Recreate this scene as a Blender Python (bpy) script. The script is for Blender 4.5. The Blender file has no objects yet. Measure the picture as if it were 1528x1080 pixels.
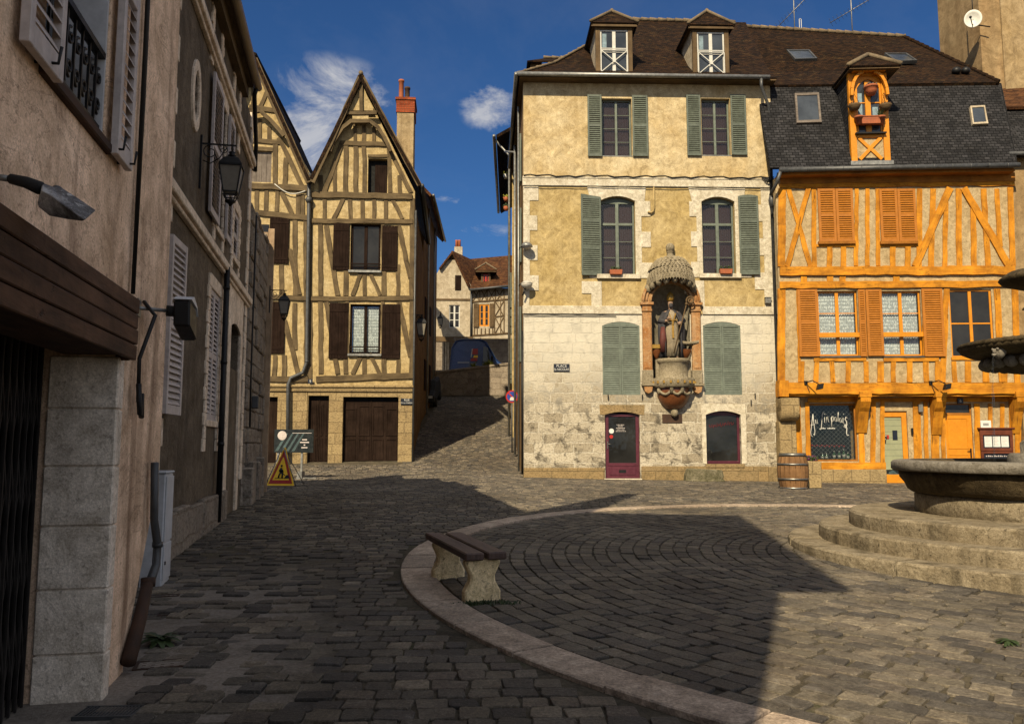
import bpy, bmesh, math, random
from math import radians as R, sin, cos, tan, pi, sqrt, atan, atan2
from mathutils import Vector as V, Matrix, noise
from mathutils.geometry import tessellate_polygon
random.seed(7)
sc = bpy.context.scene
col = sc.collection

# ------------------------------------------------------------------ camera, sky, sun, exposure
FPX = 1200.0; PITCH = atan(125 / FPX); CAMZ = 1.6
cam = bpy.data.objects.new('camera', bpy.data.cameras.new('camera')); col.objects.link(cam)
cam.location = (0, 0, CAMZ); cam.rotation_euler = (pi / 2 + PITCH, 0, 0)
cam.data.sensor_width = 36; cam.data.lens = 36 * FPX / 1528; cam.data.clip_end = 2000; cam.data.clip_start = .05
sc.camera = cam
SUN_EL, SUN_AZ = R(40), R(20)          # sun stands behind the camera, 20 degrees to its left
SUND = V((-sin(SUN_AZ) * cos(SUN_EL), -cos(SUN_AZ) * cos(SUN_EL), sin(SUN_EL)))
sun = bpy.data.objects.new('sun', bpy.data.lights.new('sun', 'SUN')); col.objects.link(sun)
sun.data.energy = 5.0; sun.data.angle = R(.5); sun.data.color = (1, .84, .57)
sun.rotation_euler = SUND.to_track_quat('Z', 'Y').to_euler()
wd = bpy.data.worlds.new('World'); sc.world = wd; wd.use_nodes = True
sc.view_settings.view_transform = 'Standard'; sc.view_settings.look = 'None'
sc.view_settings.exposure = 0.7; sc.view_settings.gamma = 1

def nd(nt, typ, inp=None, **props):
    n = nt.nodes.new(typ)
    for k, v in props.items(): setattr(n, k, v)
    for k, v in (inp or {}).items():
        s = n.inputs[k]
        if isinstance(v, bpy.types.NodeSocket): nt.links.new(v, s)
        elif isinstance(v, (tuple, list)) and s.type == 'RGBA' and len(v) == 3: s.default_value = (*v, 1)
        else: s.default_value = v
    return n
def mixc(nt, f, a, b, blend='MIX'):
    n = nd(nt, 'ShaderNodeMix', data_type='RGBA', blend_type=blend)
    for k, v in ((0, f), (6, a), (7, b)):
        s = n.inputs[k]
        if isinstance(v, bpy.types.NodeSocket): nt.links.new(v, s)
        elif isinstance(v, (tuple, list)): s.default_value = (*v[:3], 1)
        else: s.default_value = v
    return n.outputs[2]
def math_(nt, op, a, b=0., c=0.):
    n = nd(nt, 'ShaderNodeMath', {0: a, 1: b, 2: c}, operation=op); return n.outputs[0]
def mrange(nt, v, a, b, c=0., d=1.):
    n = nd(nt, 'ShaderNodeMapRange', {0: v, 1: a, 2: b, 3: c, 4: d}); return n.outputs[0]

def make_world():
    nt = wd.node_tree; nt.nodes.clear()
    sky = nd(nt, 'ShaderNodeTexSky', sky_type='NISHITA', sun_disc=False, sun_elevation=SUN_EL,
             sun_rotation=pi + SUN_AZ, air_density=1.0, dust_density=.4, ozone_density=3.5, altitude=300)
    tc = nd(nt, 'ShaderNodeTexCoord').outputs['Generated']
    sep = nd(nt, 'ShaderNodeSeparateXYZ', {0: tc})
    deep = mixc(nt, 1., sky.outputs[0], (.34, .60, .88), 'MULTIPLY')       # a polarised, deeper blue
    mp = nd(nt, 'ShaderNodeMapping', {0: tc, 1: (2.35, .4, 1.05), 3: (2.2, 2.2, 3.0)})
    n1 = nd(nt, 'ShaderNodeTexNoise', {'Vector': mp.outputs[0], 'Scale': 2.0, 'Detail': 9., 'Roughness': .62, 'Distortion': .25})
    cl = mrange(nt, n1.outputs[0], .50, .72)
    # the cloud bank lies to the left of the square and low over the roofs
    def blob(px, py, sx, sy):
        d = ray(px, py).normalized()
        dx = math_(nt, 'DIVIDE', math_(nt, 'SUBTRACT', sep.outputs[0], d.x), sx)
        dz = math_(nt, 'DIVIDE', math_(nt, 'SUBTRACT', sep.outputs[2], d.z), sy)
        return mrange(nt, math_(nt, 'ADD', math_(nt, 'MULTIPLY', dx, dx), math_(nt, 'MULTIPLY', dz, dz)), 1.2, 0.)
    b = math_(nt, 'MAXIMUM', math_(nt, 'MAXIMUM', blob(440, 205, .062, .052), math_(nt, 'MULTIPLY', blob(500, 150, .075, .045), .72)), blob(734, 162, .040, .026))
    b = math_(nt, 'MAXIMUM', b, math_(nt, 'MULTIPLY', blob(690, 296, .06, .012), .5))
    b = math_(nt, 'MAXIMUM', b, math_(nt, 'MULTIPLY', blob(700, 345, .09, .010), .55))
    n2 = nd(nt, 'ShaderNodeTexNoise', {'Vector': mp.outputs[0], 'Scale': 4.2, 'Detail': 10., 'Roughness': .68, 'Distortion': .5})
    f = math_(nt, 'ADD', math_(nt, 'MULTIPLY', b, .9), mrange(nt, n2.outputs[0], .36, .66, -1.1, .55))
    f = nd(nt, 'ShaderNodeClamp', {0: f}).outputs[0]
    thin = math_(nt, 'MULTIPLY', cl, .05)
    f2 = nd(nt, 'ShaderNodeClamp', {0: math_(nt, 'ADD', math_(nt, 'MULTIPLY', f, math_(nt, 'MINIMUM', math_(nt, 'MULTIPLY', b, 1.5), .72)), thin)}).outputs[0]
    ccol = mixc(nt, mrange(nt, n2.outputs[0], .35, .7), (4.6, 4.8, 5.4), (8., 7.8, 7.6))
    # unseen bright cloud added behind and beside the camera to lift the ambient light
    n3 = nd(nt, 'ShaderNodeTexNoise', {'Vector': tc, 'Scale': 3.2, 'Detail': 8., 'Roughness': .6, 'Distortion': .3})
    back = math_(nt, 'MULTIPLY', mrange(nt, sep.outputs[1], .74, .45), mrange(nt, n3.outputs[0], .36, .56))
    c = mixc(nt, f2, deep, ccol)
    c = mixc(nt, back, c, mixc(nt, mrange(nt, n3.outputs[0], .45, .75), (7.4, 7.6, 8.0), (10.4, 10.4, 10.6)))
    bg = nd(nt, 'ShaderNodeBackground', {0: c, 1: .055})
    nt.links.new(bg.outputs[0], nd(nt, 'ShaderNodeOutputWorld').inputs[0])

# ------------------------------------------------------------------ measuring helpers
def ray(px, py):
    u = (px - 764) / FPX; v = (540 - py) / FPX
    return V((u, cos(PITCH) - v * sin(PITCH), sin(PITCH) + v * cos(PITCH)))
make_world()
def gz(x, y):                           # height of the square: a gentle slope, then the steep lane
    z = .0192 * y - .014 * max(0, x) * min(1, max(0, (y - 2) / 6))
    t = min(max(y, -10), 52) - 30.3
    k = min(1, max(0, (3.0 - x) / 2.0))
    z += .195 * (t + sqrt(t * t + 2)) / 2 * k
    return z
def gp(px, py):                         # point of the ground seen at a pixel
    r = ray(px, py); t = 3.
    while t < 80:
        q = r * t + V((0, 0, CAMZ))
        if q.z < gz(q.x, q.y): break
        t += .01
    q = r * t + V((0, 0, CAMZ)); return V((q.x, q.y, gz(q.x, q.y)))
class Fac:                              # an upright plane: local x along it, local y into the house, z up
    def __init__(s, x, y, ang):
        s.M = Matrix.Translation((x, y, 0)) @ Matrix.Rotation(R(ang), 4, 'Z'); s.I = s.M.inverted()
        s.x, s.y, s.ang = x, y, R(ang)
    def p(s, px, py, d=0.):
        o = s.I @ V((0, 0, CAMZ)); r = s.I.to_3x3() @ ray(px, py); t = (d - o.y) / r.y
        q = o + r * t; return q.x, q.z
    def r(s, a, b, c, e, d=0.):
        x0 = s.p(a, (b + e) / 2, d)[0]; x1 = s.p(c, (b + e) / 2, d)[0]
        z1 = s.p((a + c) / 2, b, d)[1]; z0 = s.p((a + c) / 2, e, d)[1]
        return x0, x1, z0, z1
    def w(s, x, y, z): return s.M @ V((x, y, z))
    def g(s, x, y=0.):
        q = s.w(x, y, 0); return gz(q.x, q.y)

# ------------------------------------------------------------------ mesh builder
class MB:
    def __init__(s): s.v = []; s.f = []; s.ax = []; s.sm = []
    def add(s, vs, fs, ax=None, smooth=False):
        b = len(s.v); s.v += [tuple(q) for q in vs]
        for f in fs: s.f.append([i + b for i in f]); s.ax.append(ax); s.sm.append(smooth)
        return s
    def box(s, x0, x1, y0, y1, z0, z1, ax=None):
        if ax is None:
            d = (abs(x1 - x0), abs(y1 - y0), abs(z1 - z0)); ax = [(1, 0, 0), (0, 1, 0), (0, 0, 1)][d.index(max(d))]
        return s.add([(x0, y0, z0), (x1, y0, z0), (x1, y1, z0), (x0, y1, z0), (x0, y0, z1), (x1, y0, z1), (x1, y1, z1), (x0, y1, z1)],
              [(0, 3, 2, 1), (4, 5, 6, 7), (0, 1, 5, 4), (1, 2, 6, 5), (2, 3, 7, 6), (3, 0, 4, 7)], ax)
    def prism(s, poly, y0, y1, ax=(1, 0, 0)):      # outline in x,z pushed along y
        n = len(poly)
        vs = [(x, y0, z) for x, z in poly] + [(x, y1, z) for x, z in poly]
        fs = [tuple(range(n)), tuple(range(2 * n - 1, n - 1, -1))] + [(i, i + n, (i + 1) % n + n, (i + 1) % n) for i in range(n)]
        return s.add(vs, fs, ax)
    def slab(s, pts, up=None, th=.1, ax=None):     # a flat polygon with thickness
        pts = [V(p) for p in pts]
        nrm = (pts[1] - pts[0]).cross(pts[2] - pts[0]).normalized()
        if nrm.z < 0: nrm = -nrm
        if up: nrm = V(up)
        n = len(pts); low = [p - nrm * th for p in pts]
        fs = [tuple(range(n)), tuple(range(2 * n - 1, n - 1, -1))] + [(i, i + n, (i + 1) % n + n, (i + 1) % n) for i in range(n)]
        return s.add(pts + low, fs, ax or tuple((pts[1] - pts[0]).normalized()))
    def beam(s, x0, z0, x1, z1, w, y0, y1, wob=.012, w2=None):
        a = V((x0, z0)); b = V((x1, z1)); L = (b - a).length
        if L < 1e-4: return s
        d = (b - a) / L; n = V((-d.y, d.x)); k = max(2, int(L / .35)); A = []; B = []
        w2 = w2 or w
        for i in range(k + 1):
            t = i / k; q = a.lerp(b, t); ww = w + (w2 - w) * t; o = random.uniform(-wob, wob) if 0 < i < k else 0
            A.append(q + n * (ww / 2 + o + random.uniform(-wob, wob) * .6)); B.append(q - n * (ww / 2 - o + random.uniform(-wob, wob) * .6))
        yy = y0 - random.uniform(0, .012)
        ax = (d.x, 0, d.y)
        vs = []
        for i in range(k + 1):
            for q in (A[i], B[i]): vs += [(q.x, yy, q.y), (q.x, y1, q.y)]
        fs = [(0, 1, 3, 2), (4 * k, 4 * k + 2, 4 * k + 3, 4 * k + 1)]
        for i in range(k):
            o = 4 * i; e = o + 4
            fs += [(o, o + 2, e + 2, e), (o + 1, e + 1, e + 3, o + 3), (o, e, e + 1, o + 1), (o + 2, o + 3, e + 3, e + 2)]
        return s.add(vs, fs, ax)
    def bar(s, a, b, w, h=None, up=(0, 0, 1)):     # squared bar between two points
        a = V(a); b = V(b); d = (b - a).normalized(); h = h or w
        r = d.cross(V(up));
        if r.length < 1e-3: r = d.cross(V((1, 0, 0)))
        r.normalize(); u = r.cross(d)
        vs = [p + r * (w / 2 * i) + u * (h / 2 * j) for p in (a, b) for i, j in ((-1, -1), (1, -1), (1, 1), (-1, 1))]
        return s.add(vs, [(0, 1, 2, 3), (7, 6, 5, 4), (0, 4, 5, 1), (1, 5, 6, 2), (2, 6, 7, 3), (3, 7, 4, 0)], tuple(d))
    def tube(s, pts, r, n=8, cap=True):
        pts = [V(p) for p in pts]; rs = r if isinstance(r, (list, tuple)) else [r] * len(pts)
        vs = []; u = None
        for i, p in enumerate(pts):
            d = (pts[min(i + 1, len(pts) - 1)] - pts[max(i - 1, 0)])
            if d.length < 1e-6: d = V((0, 0, 1))
            d.normalize()
            if u is None: u = d.orthogonal().normalized()
            u = (u - d * u.dot(d))
            if u.length < 1e-5: u = d.orthogonal()
            u.normalize(); w = d.cross(u)
            for k in range(n):
                t = 2 * pi * k / n; vs.append(p + (u * cos(t) + w * sin(t)) * rs[i])
        fs = [(i * n + k, i * n + (k + 1) % n, (i + 1) * n + (k + 1) % n, (i + 1) * n + k) for i in range(len(pts) - 1) for k in range(n)]
        if cap: fs += [tuple(range(n - 1, -1, -1)), tuple(range((len(pts) - 1) * n, len(pts) * n))]
        return s.add(vs, fs, None, n > 5)
    def lathe(s, prof, c=(0, 0, 0), n=24, a0=0., a1=2 * pi, mod=None, smooth=True):
        full = abs(a1 - a0 - 2 * pi) < 1e-4; m = n if full else n + 1; vs = []
        for r, z in prof:
            for k in range(m):
                t = a0 + (a1 - a0) * k / n; rr = r if mod is None else mod(r, z, t)
                vs.append((c[0] + rr * cos(t), c[1] + rr * sin(t), c[2] + z))
        fs = [(i * m + k, i * m + (k + 1) % m, (i + 1) * m + (k + 1) % m, (i + 1) * m + k) for i in range(len(prof) - 1) for k in range(n)]
        if full:
            fs += [tuple(range(m - 1, -1, -1)), tuple(range((len(prof) - 1) * m, len(prof) * m))]
        return s.add(vs, fs, None, smooth)
    def blob(s, c, r, n=8, m=6, jit=0.):
        rx, ry, rz = (r, r, r) if not isinstance(r, (tuple, list)) else r
        prof = [(sin(pi * i / m), -cos(pi * i / m)) for i in range(m + 1)]; prof[0] = (.02, -1); prof[-1] = (.02, 1)
        vs = []
        for a, z in prof:
            for k in range(n):
                t = 2 * pi * k / n; q = 1 + random.uniform(-jit, jit)
                vs.append((c[0] + rx * a * cos(t) * q, c[1] + ry * a * sin(t) * q, c[2] + rz * z * q))
        fs = [(i * n + k, i * n + (k + 1) % n, (i + 1) * n + (k + 1) % n, (i + 1) * n + k) for i in range(m) for k in range(n)]
        fs += [tuple(range(n - 1, -1, -1)), tuple(range(m * n, m * n + n))]
        return s.add(vs, fs, None, True)
    def wall(s, outer, holes=(), y0=0., y1=.3, back=True):     # outline with openings, reveals included
        loops = [[V((x, z, 0)) for x, z in outer]] + [[V((x, z, 0)) for x, z in h] for h in holes]
        tri = tessellate_polygon(loops); pts = [q for l in loops for q in l]; n = len(pts)
        vs = [(q.x, y0, q.y) for q in pts] + [(q.x, y1, q.y) for q in pts]
        fs = [tuple(t) for t in tri]
        if back: fs += [tuple(i + n for i in reversed(t)) for t in tri]
        o = 0
        for l in loops:
            k = len(l); fs += [(o + i, o + (i + 1) % k, o + (i + 1) % k + n, o + i + n) for i in range(k)]; o += k
        return s.add(vs, fs, (1, 0, 0))
    def build(s, name, mat, parent=None, bevel=0., rnd=False, loc=None, recalc=True):
        me = bpy.data.meshes.new(name); me.from_pydata(s.v, [], s.f); me.update()
        if recalc:
            bm = bmesh.new(); bm.from_mesh(me); bmesh.ops.recalc_face_normals(bm, faces=bm.faces); bm.to_mesh(me); bm.free()
        uv = me.uv_layers.new(name='UVMap').data
        offs = {}
        for i, p in enumerate(me.polygons):
            p.use_smooth = s.sm[i]; n = p.normal; ax = s.ax[i]
            a = V(ax) if ax else V((1, 0, 0))
            u = a - n * a.dot(n)
            if u.length < .05:
                u = V((0, 0, 1)) - n * n.z
                if u.length < .05: u = V((0, 1, 0))
            u.normalize(); w = n.cross(u)
            if w.z < -1e-3 or (abs(w.z) <= 1e-3 and w.y < 0): w = -w
            o = (0, 0)
            if rnd:
                key = ax; kk = min(p.vertices)
                o = (hash((ax, )) % 97 * .731, hash((ax, kk // 8)) % 89 * .379)
            for li in p.loop_indices:
                co = me.vertices[me.loops[li].vertex_index].co
                uv[li].uv = (co.dot(u) + o[0], co.dot(w) + o[1])
        me.materials.append(mat)
        ob = bpy.data.objects.new(name, me); col.objects.link(ob)
        if parent: ob.parent = parent
        if loc is not None: ob.location = loc
        if bevel:
            m = ob.modifiers.new('bevel', 'BEVEL'); m.width = bevel; m.segments = 1; m.limit_method = 'ANGLE'; m.angle_limit = R(40)
        return ob

def tag(o, label=None, cat=None, group=None, kind=None):
    for k, v in (('label', label), ('category', cat), ('group', group), ('kind', kind)):
        if v: o[k] = v
    return o
def thing(name, label, cat, loc=(0, 0, 0), rz=0., group=None):
    o = bpy.data.objects.new(name, None); o.empty_display_size = .2; col.objects.link(o)
    o.location = loc; o.rotation_euler = (0, 0, rz); return tag(o, label, cat, group)
def house(name, fac, label, cat='house'):
    return thing(name, label, cat, (fac.x, fac.y, 0), fac.ang)
def copy_tree(o, parent=None):
    c = o.copy(); col.objects.link(c)
    if parent: c.parent = parent
    for ch in list(o.children): copy_tree(ch, c)
    return c
def text_mb(txt, size, mat, name, parent, loc, rx=pi / 2, shear=0., depth=.003, rz=0., align='CENTER', sx=1., space=1.):
    cu = bpy.data.curves.new(name, 'FONT'); cu.body = txt; cu.size = size; cu.shear = shear; cu.extrude = depth; cu.space_character = space
    cu.align_x = align; cu.align_y = 'CENTER'; cu.resolution_u = 3
    tmp = bpy.data.objects.new(name + '_source', cu); col.objects.link(tmp)
    dg = bpy.context.evaluated_depsgraph_get(); me = bpy.data.meshes.new_from_object(tmp.evaluated_get(dg))
    bpy.data.objects.remove(tmp); bpy.data.curves.remove(cu)
    me.name = name; me.materials.clear(); me.materials.append(mat)
    ob = bpy.data.objects.new(name, me); col.objects.link(ob); ob.parent = parent
    ob.location = loc; ob.rotation_euler = (rx, 0, rz); ob.scale = (sx, 1, 1); return ob

# ------------------------------------------------------------------ materials
def new_mat(name):
    m = bpy.data.materials.new(name); m.use_nodes = True; nt = m.node_tree; nt.nodes.clear()
    out = nd(nt, 'ShaderNodeOutputMaterial'); b = nd(nt, 'ShaderNodeBsdfPrincipled'); nt.links.new(b.outputs[0], out.inputs[0])
    return m, nt, b
def setc(nt, b, c, rough=.8, bump=None, bs=.4, bd=.02, spec=.3, metal=0.):
    for k, v in (('Base Color', c), ('Roughness', rough), ('Specular IOR Level', spec), ('Metallic', metal)):
        s = b.inputs[k]
        if isinstance(v, bpy.types.NodeSocket): nt.links.new(v, s)
        elif isinstance(v, (tuple, list)): s.default_value = (*v[:3], 1)
        else: s.default_value = v
    if bump is not None:
        bn = nd(nt, 'ShaderNodeBump', {'Strength': bs, 'Distance': bd, 'Height': bump}); nt.links.new(bn.outputs[0], b.inputs['Normal'])
def oc(nt): return nd(nt, 'ShaderNodeTexCoord').outputs['Object']
def uvc(nt): return nd(nt, 'ShaderNodeTexCoord').outputs['UV']
def mapv(nt, v, sc_=(1, 1, 1), loc=(0, 0, 0)): return nd(nt, 'ShaderNodeMapping', {0: v, 1: loc, 3: sc_}).outputs[0]
def nz(nt, v, s, det=5., rough=.6, dist=0.): return nd(nt, 'ShaderNodeTexNoise', {'Vector': v, 'Scale': s, 'Detail': det, 'Roughness': rough, 'Distortion': dist}).outputs[0]
K = .66                                 # overall paint brightness: the picture is exposed a little above normal
def kc(*cs): return [tuple(x * K for x in c) if c else c for c in cs]
def plaster(name, c1, c2, dirt, s=.55, dirtamt=.5, speck=.5, bump=.35, fine=22., streak=.55):
    c1, c2, dirt = kc(c1, c2, dirt); m, nt, b = new_mat(name); v = oc(nt)
    c = mixc(nt, mrange(nt, nz(nt, v, s, 7, .65, .6), .35, .68), c1, c2)
    mid = nz(nt, v, s * 5, 6, .7, .8)
    c = mixc(nt, 1., c, mixc(nt, mrange(nt, mid, .3, .7), (.58, .55, .50), (1.22, 1.22, 1.22)), 'MULTIPLY')
    st = nz(nt, mapv(nt, v, (2.6, 2.6, .22)), 1.2, 6, .65, .3)
    c = mixc(nt, math_(nt, 'MULTIPLY', mrange(nt, st, .5, .78), streak), c, dirt)
    big = nz(nt, v, s * 2.2, 8, .72, 1.2)
    c = mixc(nt, math_(nt, 'MULTIPLY', mrange(nt, big, .56, .74), dirtamt), c, dirt)
    sp = nz(nt, v, fine, 3, .7)
    gr = nz(nt, v, fine * 3.1, 3, .8)
    c = mixc(nt, 1., c, mixc(nt, mrange(nt, gr, .3, .7), (.68, .66, .64), (1.26, 1.26, 1.26)), 'MULTIPLY')
    c = mixc(nt, math_(nt, 'MULTIPLY', mrange(nt, sp, .58, .7), speck), c, tuple(x * .4 for x in dirt))
    cr = math_(nt, 'ABSOLUTE', math_(nt, 'SUBTRACT', nz(nt, v, s * 2.6, 9, .68, 1.4), .5))
    c = mixc(nt, math_(nt, 'MULTIPLY', mrange(nt, cr, .012, .0), .5 * min(1, dirtamt * 1.4)), c, tuple(x * .4 for x in dirt))
    h = math_(nt, 'ADD', math_(nt, 'MULTIPLY', mid, .8), math_(nt, 'MULTIPLY', sp, .45))
    setc(nt, b, c, .92, h, bump, .03, .15); return m
def ashlar(name, c1, c2, c3, mort, bw=.55, bh=.3, ms=.014, distort=.07, white=None, wz=None, bump=.8, patch=.6, smooth=.3):
    c1, c2, c3, mort, white = kc(c1, c2, c3, mort, white); m, nt, b = new_mat(name); u = uvc(nt); o = oc(nt)
    w = nd(nt, 'ShaderNodeTexNoise', {'Vector': u, 'Scale': 1.6, 'Detail': 4., 'Roughness': .6})
    off = nd(nt, 'ShaderNodeVectorMath', {0: w.outputs['Color'], 1: (.5, .5, .5)}, operation='SUBTRACT').outputs[0]
    off = nd(nt, 'ShaderNodeVectorMath', {0: off, 'Scale': distort}, operation='SCALE').outputs[0]
    uu = nd(nt, 'ShaderNodeVectorMath', {0: u, 1: off}, operation='ADD').outputs[0]
    br = nd(nt, 'ShaderNodeTexBrick', {'Vector': uu, 'Color1': c1, 'Color2': c2, 'Mortar': mort, 'Scale': 1., 'Mortar Size': ms, 'Mortar Smooth': smooth,
             'Bias': 0., 'Brick Width': bw, 'Row Height': bh}, offset=.47, squash=1.35, squash_frequency=3)
    c = br.outputs['Color']
    n1 = nz(nt, u, 2.6, 8, .72, .7); n2 = nz(nt, u, 17., 5, .75); n3 = nz(nt, u, .9, 5, .6, .5)
    c = mixc(nt, math_(nt, 'MULTIPLY', mrange(nt, n1, .5, .62), patch), c, c3)
    c = mixc(nt, 1., c, mixc(nt, mrange(nt, n2, .35, .66), (.48, .45, .42), (1.25, 1.25, 1.25)), 'MULTIPLY')
    hole = mrange(nt, n2, .57, .68)
    c = mixc(nt, math_(nt, 'MULTIPLY', hole, .8), c, tuple(x * .3 for x in c3))
    if white:
        f = mrange(nt, n3, .42, .56)
        if wz:
            z = nd(nt, 'ShaderNodeSeparateXYZ', {0: o}).outputs[2]
            zz = mrange(nt, z, wz[0], wz[1], -.6, 1.0)
            f = nd(nt, 'ShaderNodeClamp', {0: math_(nt, 'ADD', math_(nt, 'MULTIPLY', mrange(nt, n1, .36, .6, -.35, .5), 1.), zz)}).outputs[0]
        c = mixc(nt, math_(nt, 'MULTIPLY', f, .93), c, mixc(nt, mrange(nt, n1, .35, .7), white, tuple(x * .66 for x in white)))
    h = math_(nt, 'SUBTRACT', math_(nt, 'ADD', math_(nt, 'MULTIPLY', n1, .5), math_(nt, 'MULTIPLY', n2, .6)), math_(nt, 'MULTIPLY', br.outputs['Fac'], .5))
    setc(nt, b, c, .93, h, bump, .05, .15); return m
def wood(name, c1, c2, crack, bump=.5, su=1.2, sv=22., rough=.8, spec=.25, crk=.75):
    c1, c2, crack = kc(c1, c2, crack); m, nt, b = new_mat(name); u = uvc(nt)
    g = nz(nt, mapv(nt, u, (su, sv, 1)), 1., 6, .65, .4); g2 = nz(nt, mapv(nt, u, (su * .8, sv * .5, 1), (3, 7, 0)), 1.3, 5, .7, .8)
    big = nz(nt, oc(nt), 1.7, 5, .65)
    c = mixc(nt, mrange(nt, g, .3, .7), c1, c2)
    c = mixc(nt, 1., c, mixc(nt, mrange(nt, big, .3, .7), (.50, .47, .44), (1.2, 1.2, 1.2)), 'MULTIPLY')
    wx = nz(nt, mapv(nt, u, (su * 1.6, sv * .16, 1), (9, 4, 0)), 1.7, 7, .7, 1.)
    c = mixc(nt, math_(nt, 'MULTIPLY', mrange(nt, wx, .55, .75), crk * .7), c, crack)
    k = mrange(nt, g2, .62, .7)
    c = mixc(nt, math_(nt, 'MULTIPLY', k, crk), c, crack)
    setc(nt, b, c, rough, math_(nt, 'SUBTRACT', g, k), bump, .02, spec); return m
def flat(name, c, rough=.6, metal=0., spec=.4, var=.3, s=9., bump=.1):
    c = kc(c)[0]; m, nt, b = new_mat(name); v = oc(nt); n = nz(nt, v, s, 6, .7); n2 = nz(nt, v, s * .16, 5, .65, .4)
    cc = mixc(nt, mrange(nt, n, .3, .7), tuple(x * (1 - var) for x in c), tuple(min(1, x * (1 + var * .5)) for x in c))
    cc = mixc(nt, 1., cc, mixc(nt, mrange(nt, n2, .3, .7), (1 - var, 1 - var, 1 - var), (1.08, 1.08, 1.08)), 'MULTIPLY')
    setc(nt, b, cc, mrange(nt, n, .3, .7, max(.05, rough - .12), min(1, rough + .12)), n, bump, .01, spec, metal); return m
def tiles(name, cols, bw, bh, mort, moss=None, bump=1.0, mossamt=.5, ms=.006):
    cols = kc(*cols); mort, moss = kc(mort, moss); m, nt, b = new_mat(name); u = uvc(nt)
    w = nd(nt, 'ShaderNodeTexNoise', {'Vector': u, 'Scale': 4., 'Detail': 3.})
    off = nd(nt, 'ShaderNodeVectorMath', {0: w.outputs['Color'], 1: (.5, .5, .5)}, operation='SUBTRACT').outputs[0]
    uu = nd(nt, 'ShaderNodeVectorMath', {0: u, 1: nd(nt, 'ShaderNodeVectorMath', {0: off, 'Scale': .04}, operation='SCALE').outputs[0]}, operation='ADD').outputs[0]
    br = nd(nt, 'ShaderNodeTexBrick', {'Vector': uu, 'Color1': (0, 0, 0), 'Color2': (1, 1, 1), 'Mortar': (.5, .5, .5), 'Scale': 1., 'Mortar Size': ms,
             'Mortar Smooth': .2, 'Brick Width': bw, 'Row Height': bh}, offset=.5)
    rp = nd(nt, 'ShaderNodeValToRGB', {0: br.outputs['Color']})
    rp.color_ramp.elements[0].color = (*cols[0], 1); rp.color_ramp.elements[1].color = (*cols[-1], 1)
    for i, cc in enumerate(cols[1:-1]): e = rp.color_ramp.elements.new((i + 1) / (len(cols) - 1)); e.color = (*cc, 1)
    c = rp.outputs[0]; n1 = nz(nt, u, 1.1, 7, .7, .5); n2 = nz(nt, u, 14, 4, .7)
    c = mixc(nt, 1., c, mixc(nt, mrange(nt, n1, .3, .7), (.6, .58, .56), (1.25, 1.25, 1.25)), 'MULTIPLY')
    c = mixc(nt, 1., c, mixc(nt, mrange(nt, n2, .3, .7), (.65, .65, .65), (1.2, 1.2, 1.2)), 'MULTIPLY')
    if moss: c = mixc(nt, math_(nt, 'MULTIPLY', mrange(nt, nz(nt, u, 2.3, 9, .78, .8), .55, .7), mossamt), c, moss)
    c = mixc(nt, br.outputs['Fac'], c, mort)
    vv = nd(nt, 'ShaderNodeSeparateXYZ', {0: uu}).outputs[1]
    saw = math_(nt, 'FRACT', math_(nt, 'DIVIDE', vv, bh))
    h = math_(nt, 'ADD', math_(nt, 'SUBTRACT', math_(nt, 'MULTIPLY', n2, .35), math_(nt, 'MULTIPLY', saw, .6)), math_(nt, 'MULTIPLY', br.outputs['Color'], .25))
    h = math_(nt, 'SUBTRACT', h, math_(nt, 'MULTIPLY', br.outputs['Fac'], .5))
    setc(nt, b, c, .9, h, bump, .03, .1); return m
def glassdark(name, c=(.010, .010, .010), rough=.06, spec=.35):
    m, nt, b = new_mat(name); n = nz(nt, oc(nt), 2.2, 2)
    c = mixc(nt, mrange(nt, nz(nt, oc(nt), .9, 3), .35, .7), c, tuple(x * 2.4 for x in c))
    setc(nt, b, c, rough, n, .25, .03, spec); return m
def clearglass(name):
    m = bpy.data.materials.new(name); m.use_nodes = True; nt = m.node_tree; nt.nodes.clear()
    out = nd(nt, 'ShaderNodeOutputMaterial'); t = nd(nt, 'ShaderNodeBsdfTransparent', {0: (.9, .92, .92)}); g = nd(nt, 'ShaderNodeBsdfGlossy', {1: .0})
    lw = nd(nt, 'ShaderNodeLayerWeight', {0: .5}).outputs['Facing']; f = math_(nt, 'MULTIPLY_ADD', math_(nt, 'POWER', lw, 4.), .5, .03); mx = nd(nt, 'ShaderNodeMixShader', {0: f, 1: t.outputs[0], 2: g.outputs[0]})
    nt.links.new(mx.outputs[0], out.inputs[0]); return m
def lace(name, c=(.58, .60, .60)):
    m, nt, b = new_mat(name); v = uvc(nt)
    vo = nd(nt, 'ShaderNodeTexVoronoi', {'Vector': v, 'Scale': 11.}).outputs[0]
    wv = nd(nt, 'ShaderNodeTexWave', {'Vector': v, 'Scale': 2.6, 'Distortion': 1.5, 'Detail': 2.}, bands_direction='Y').outputs[1]
    f = mrange(nt, math_(nt, 'ADD', vo, math_(nt, 'MULTIPLY', wv, .3)), .42, .70)
    cc = mixc(nt, f, c, (.30, .32, .33)); setc(nt, b, cc, .9, vo, .3, .01, .1); return m
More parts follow.
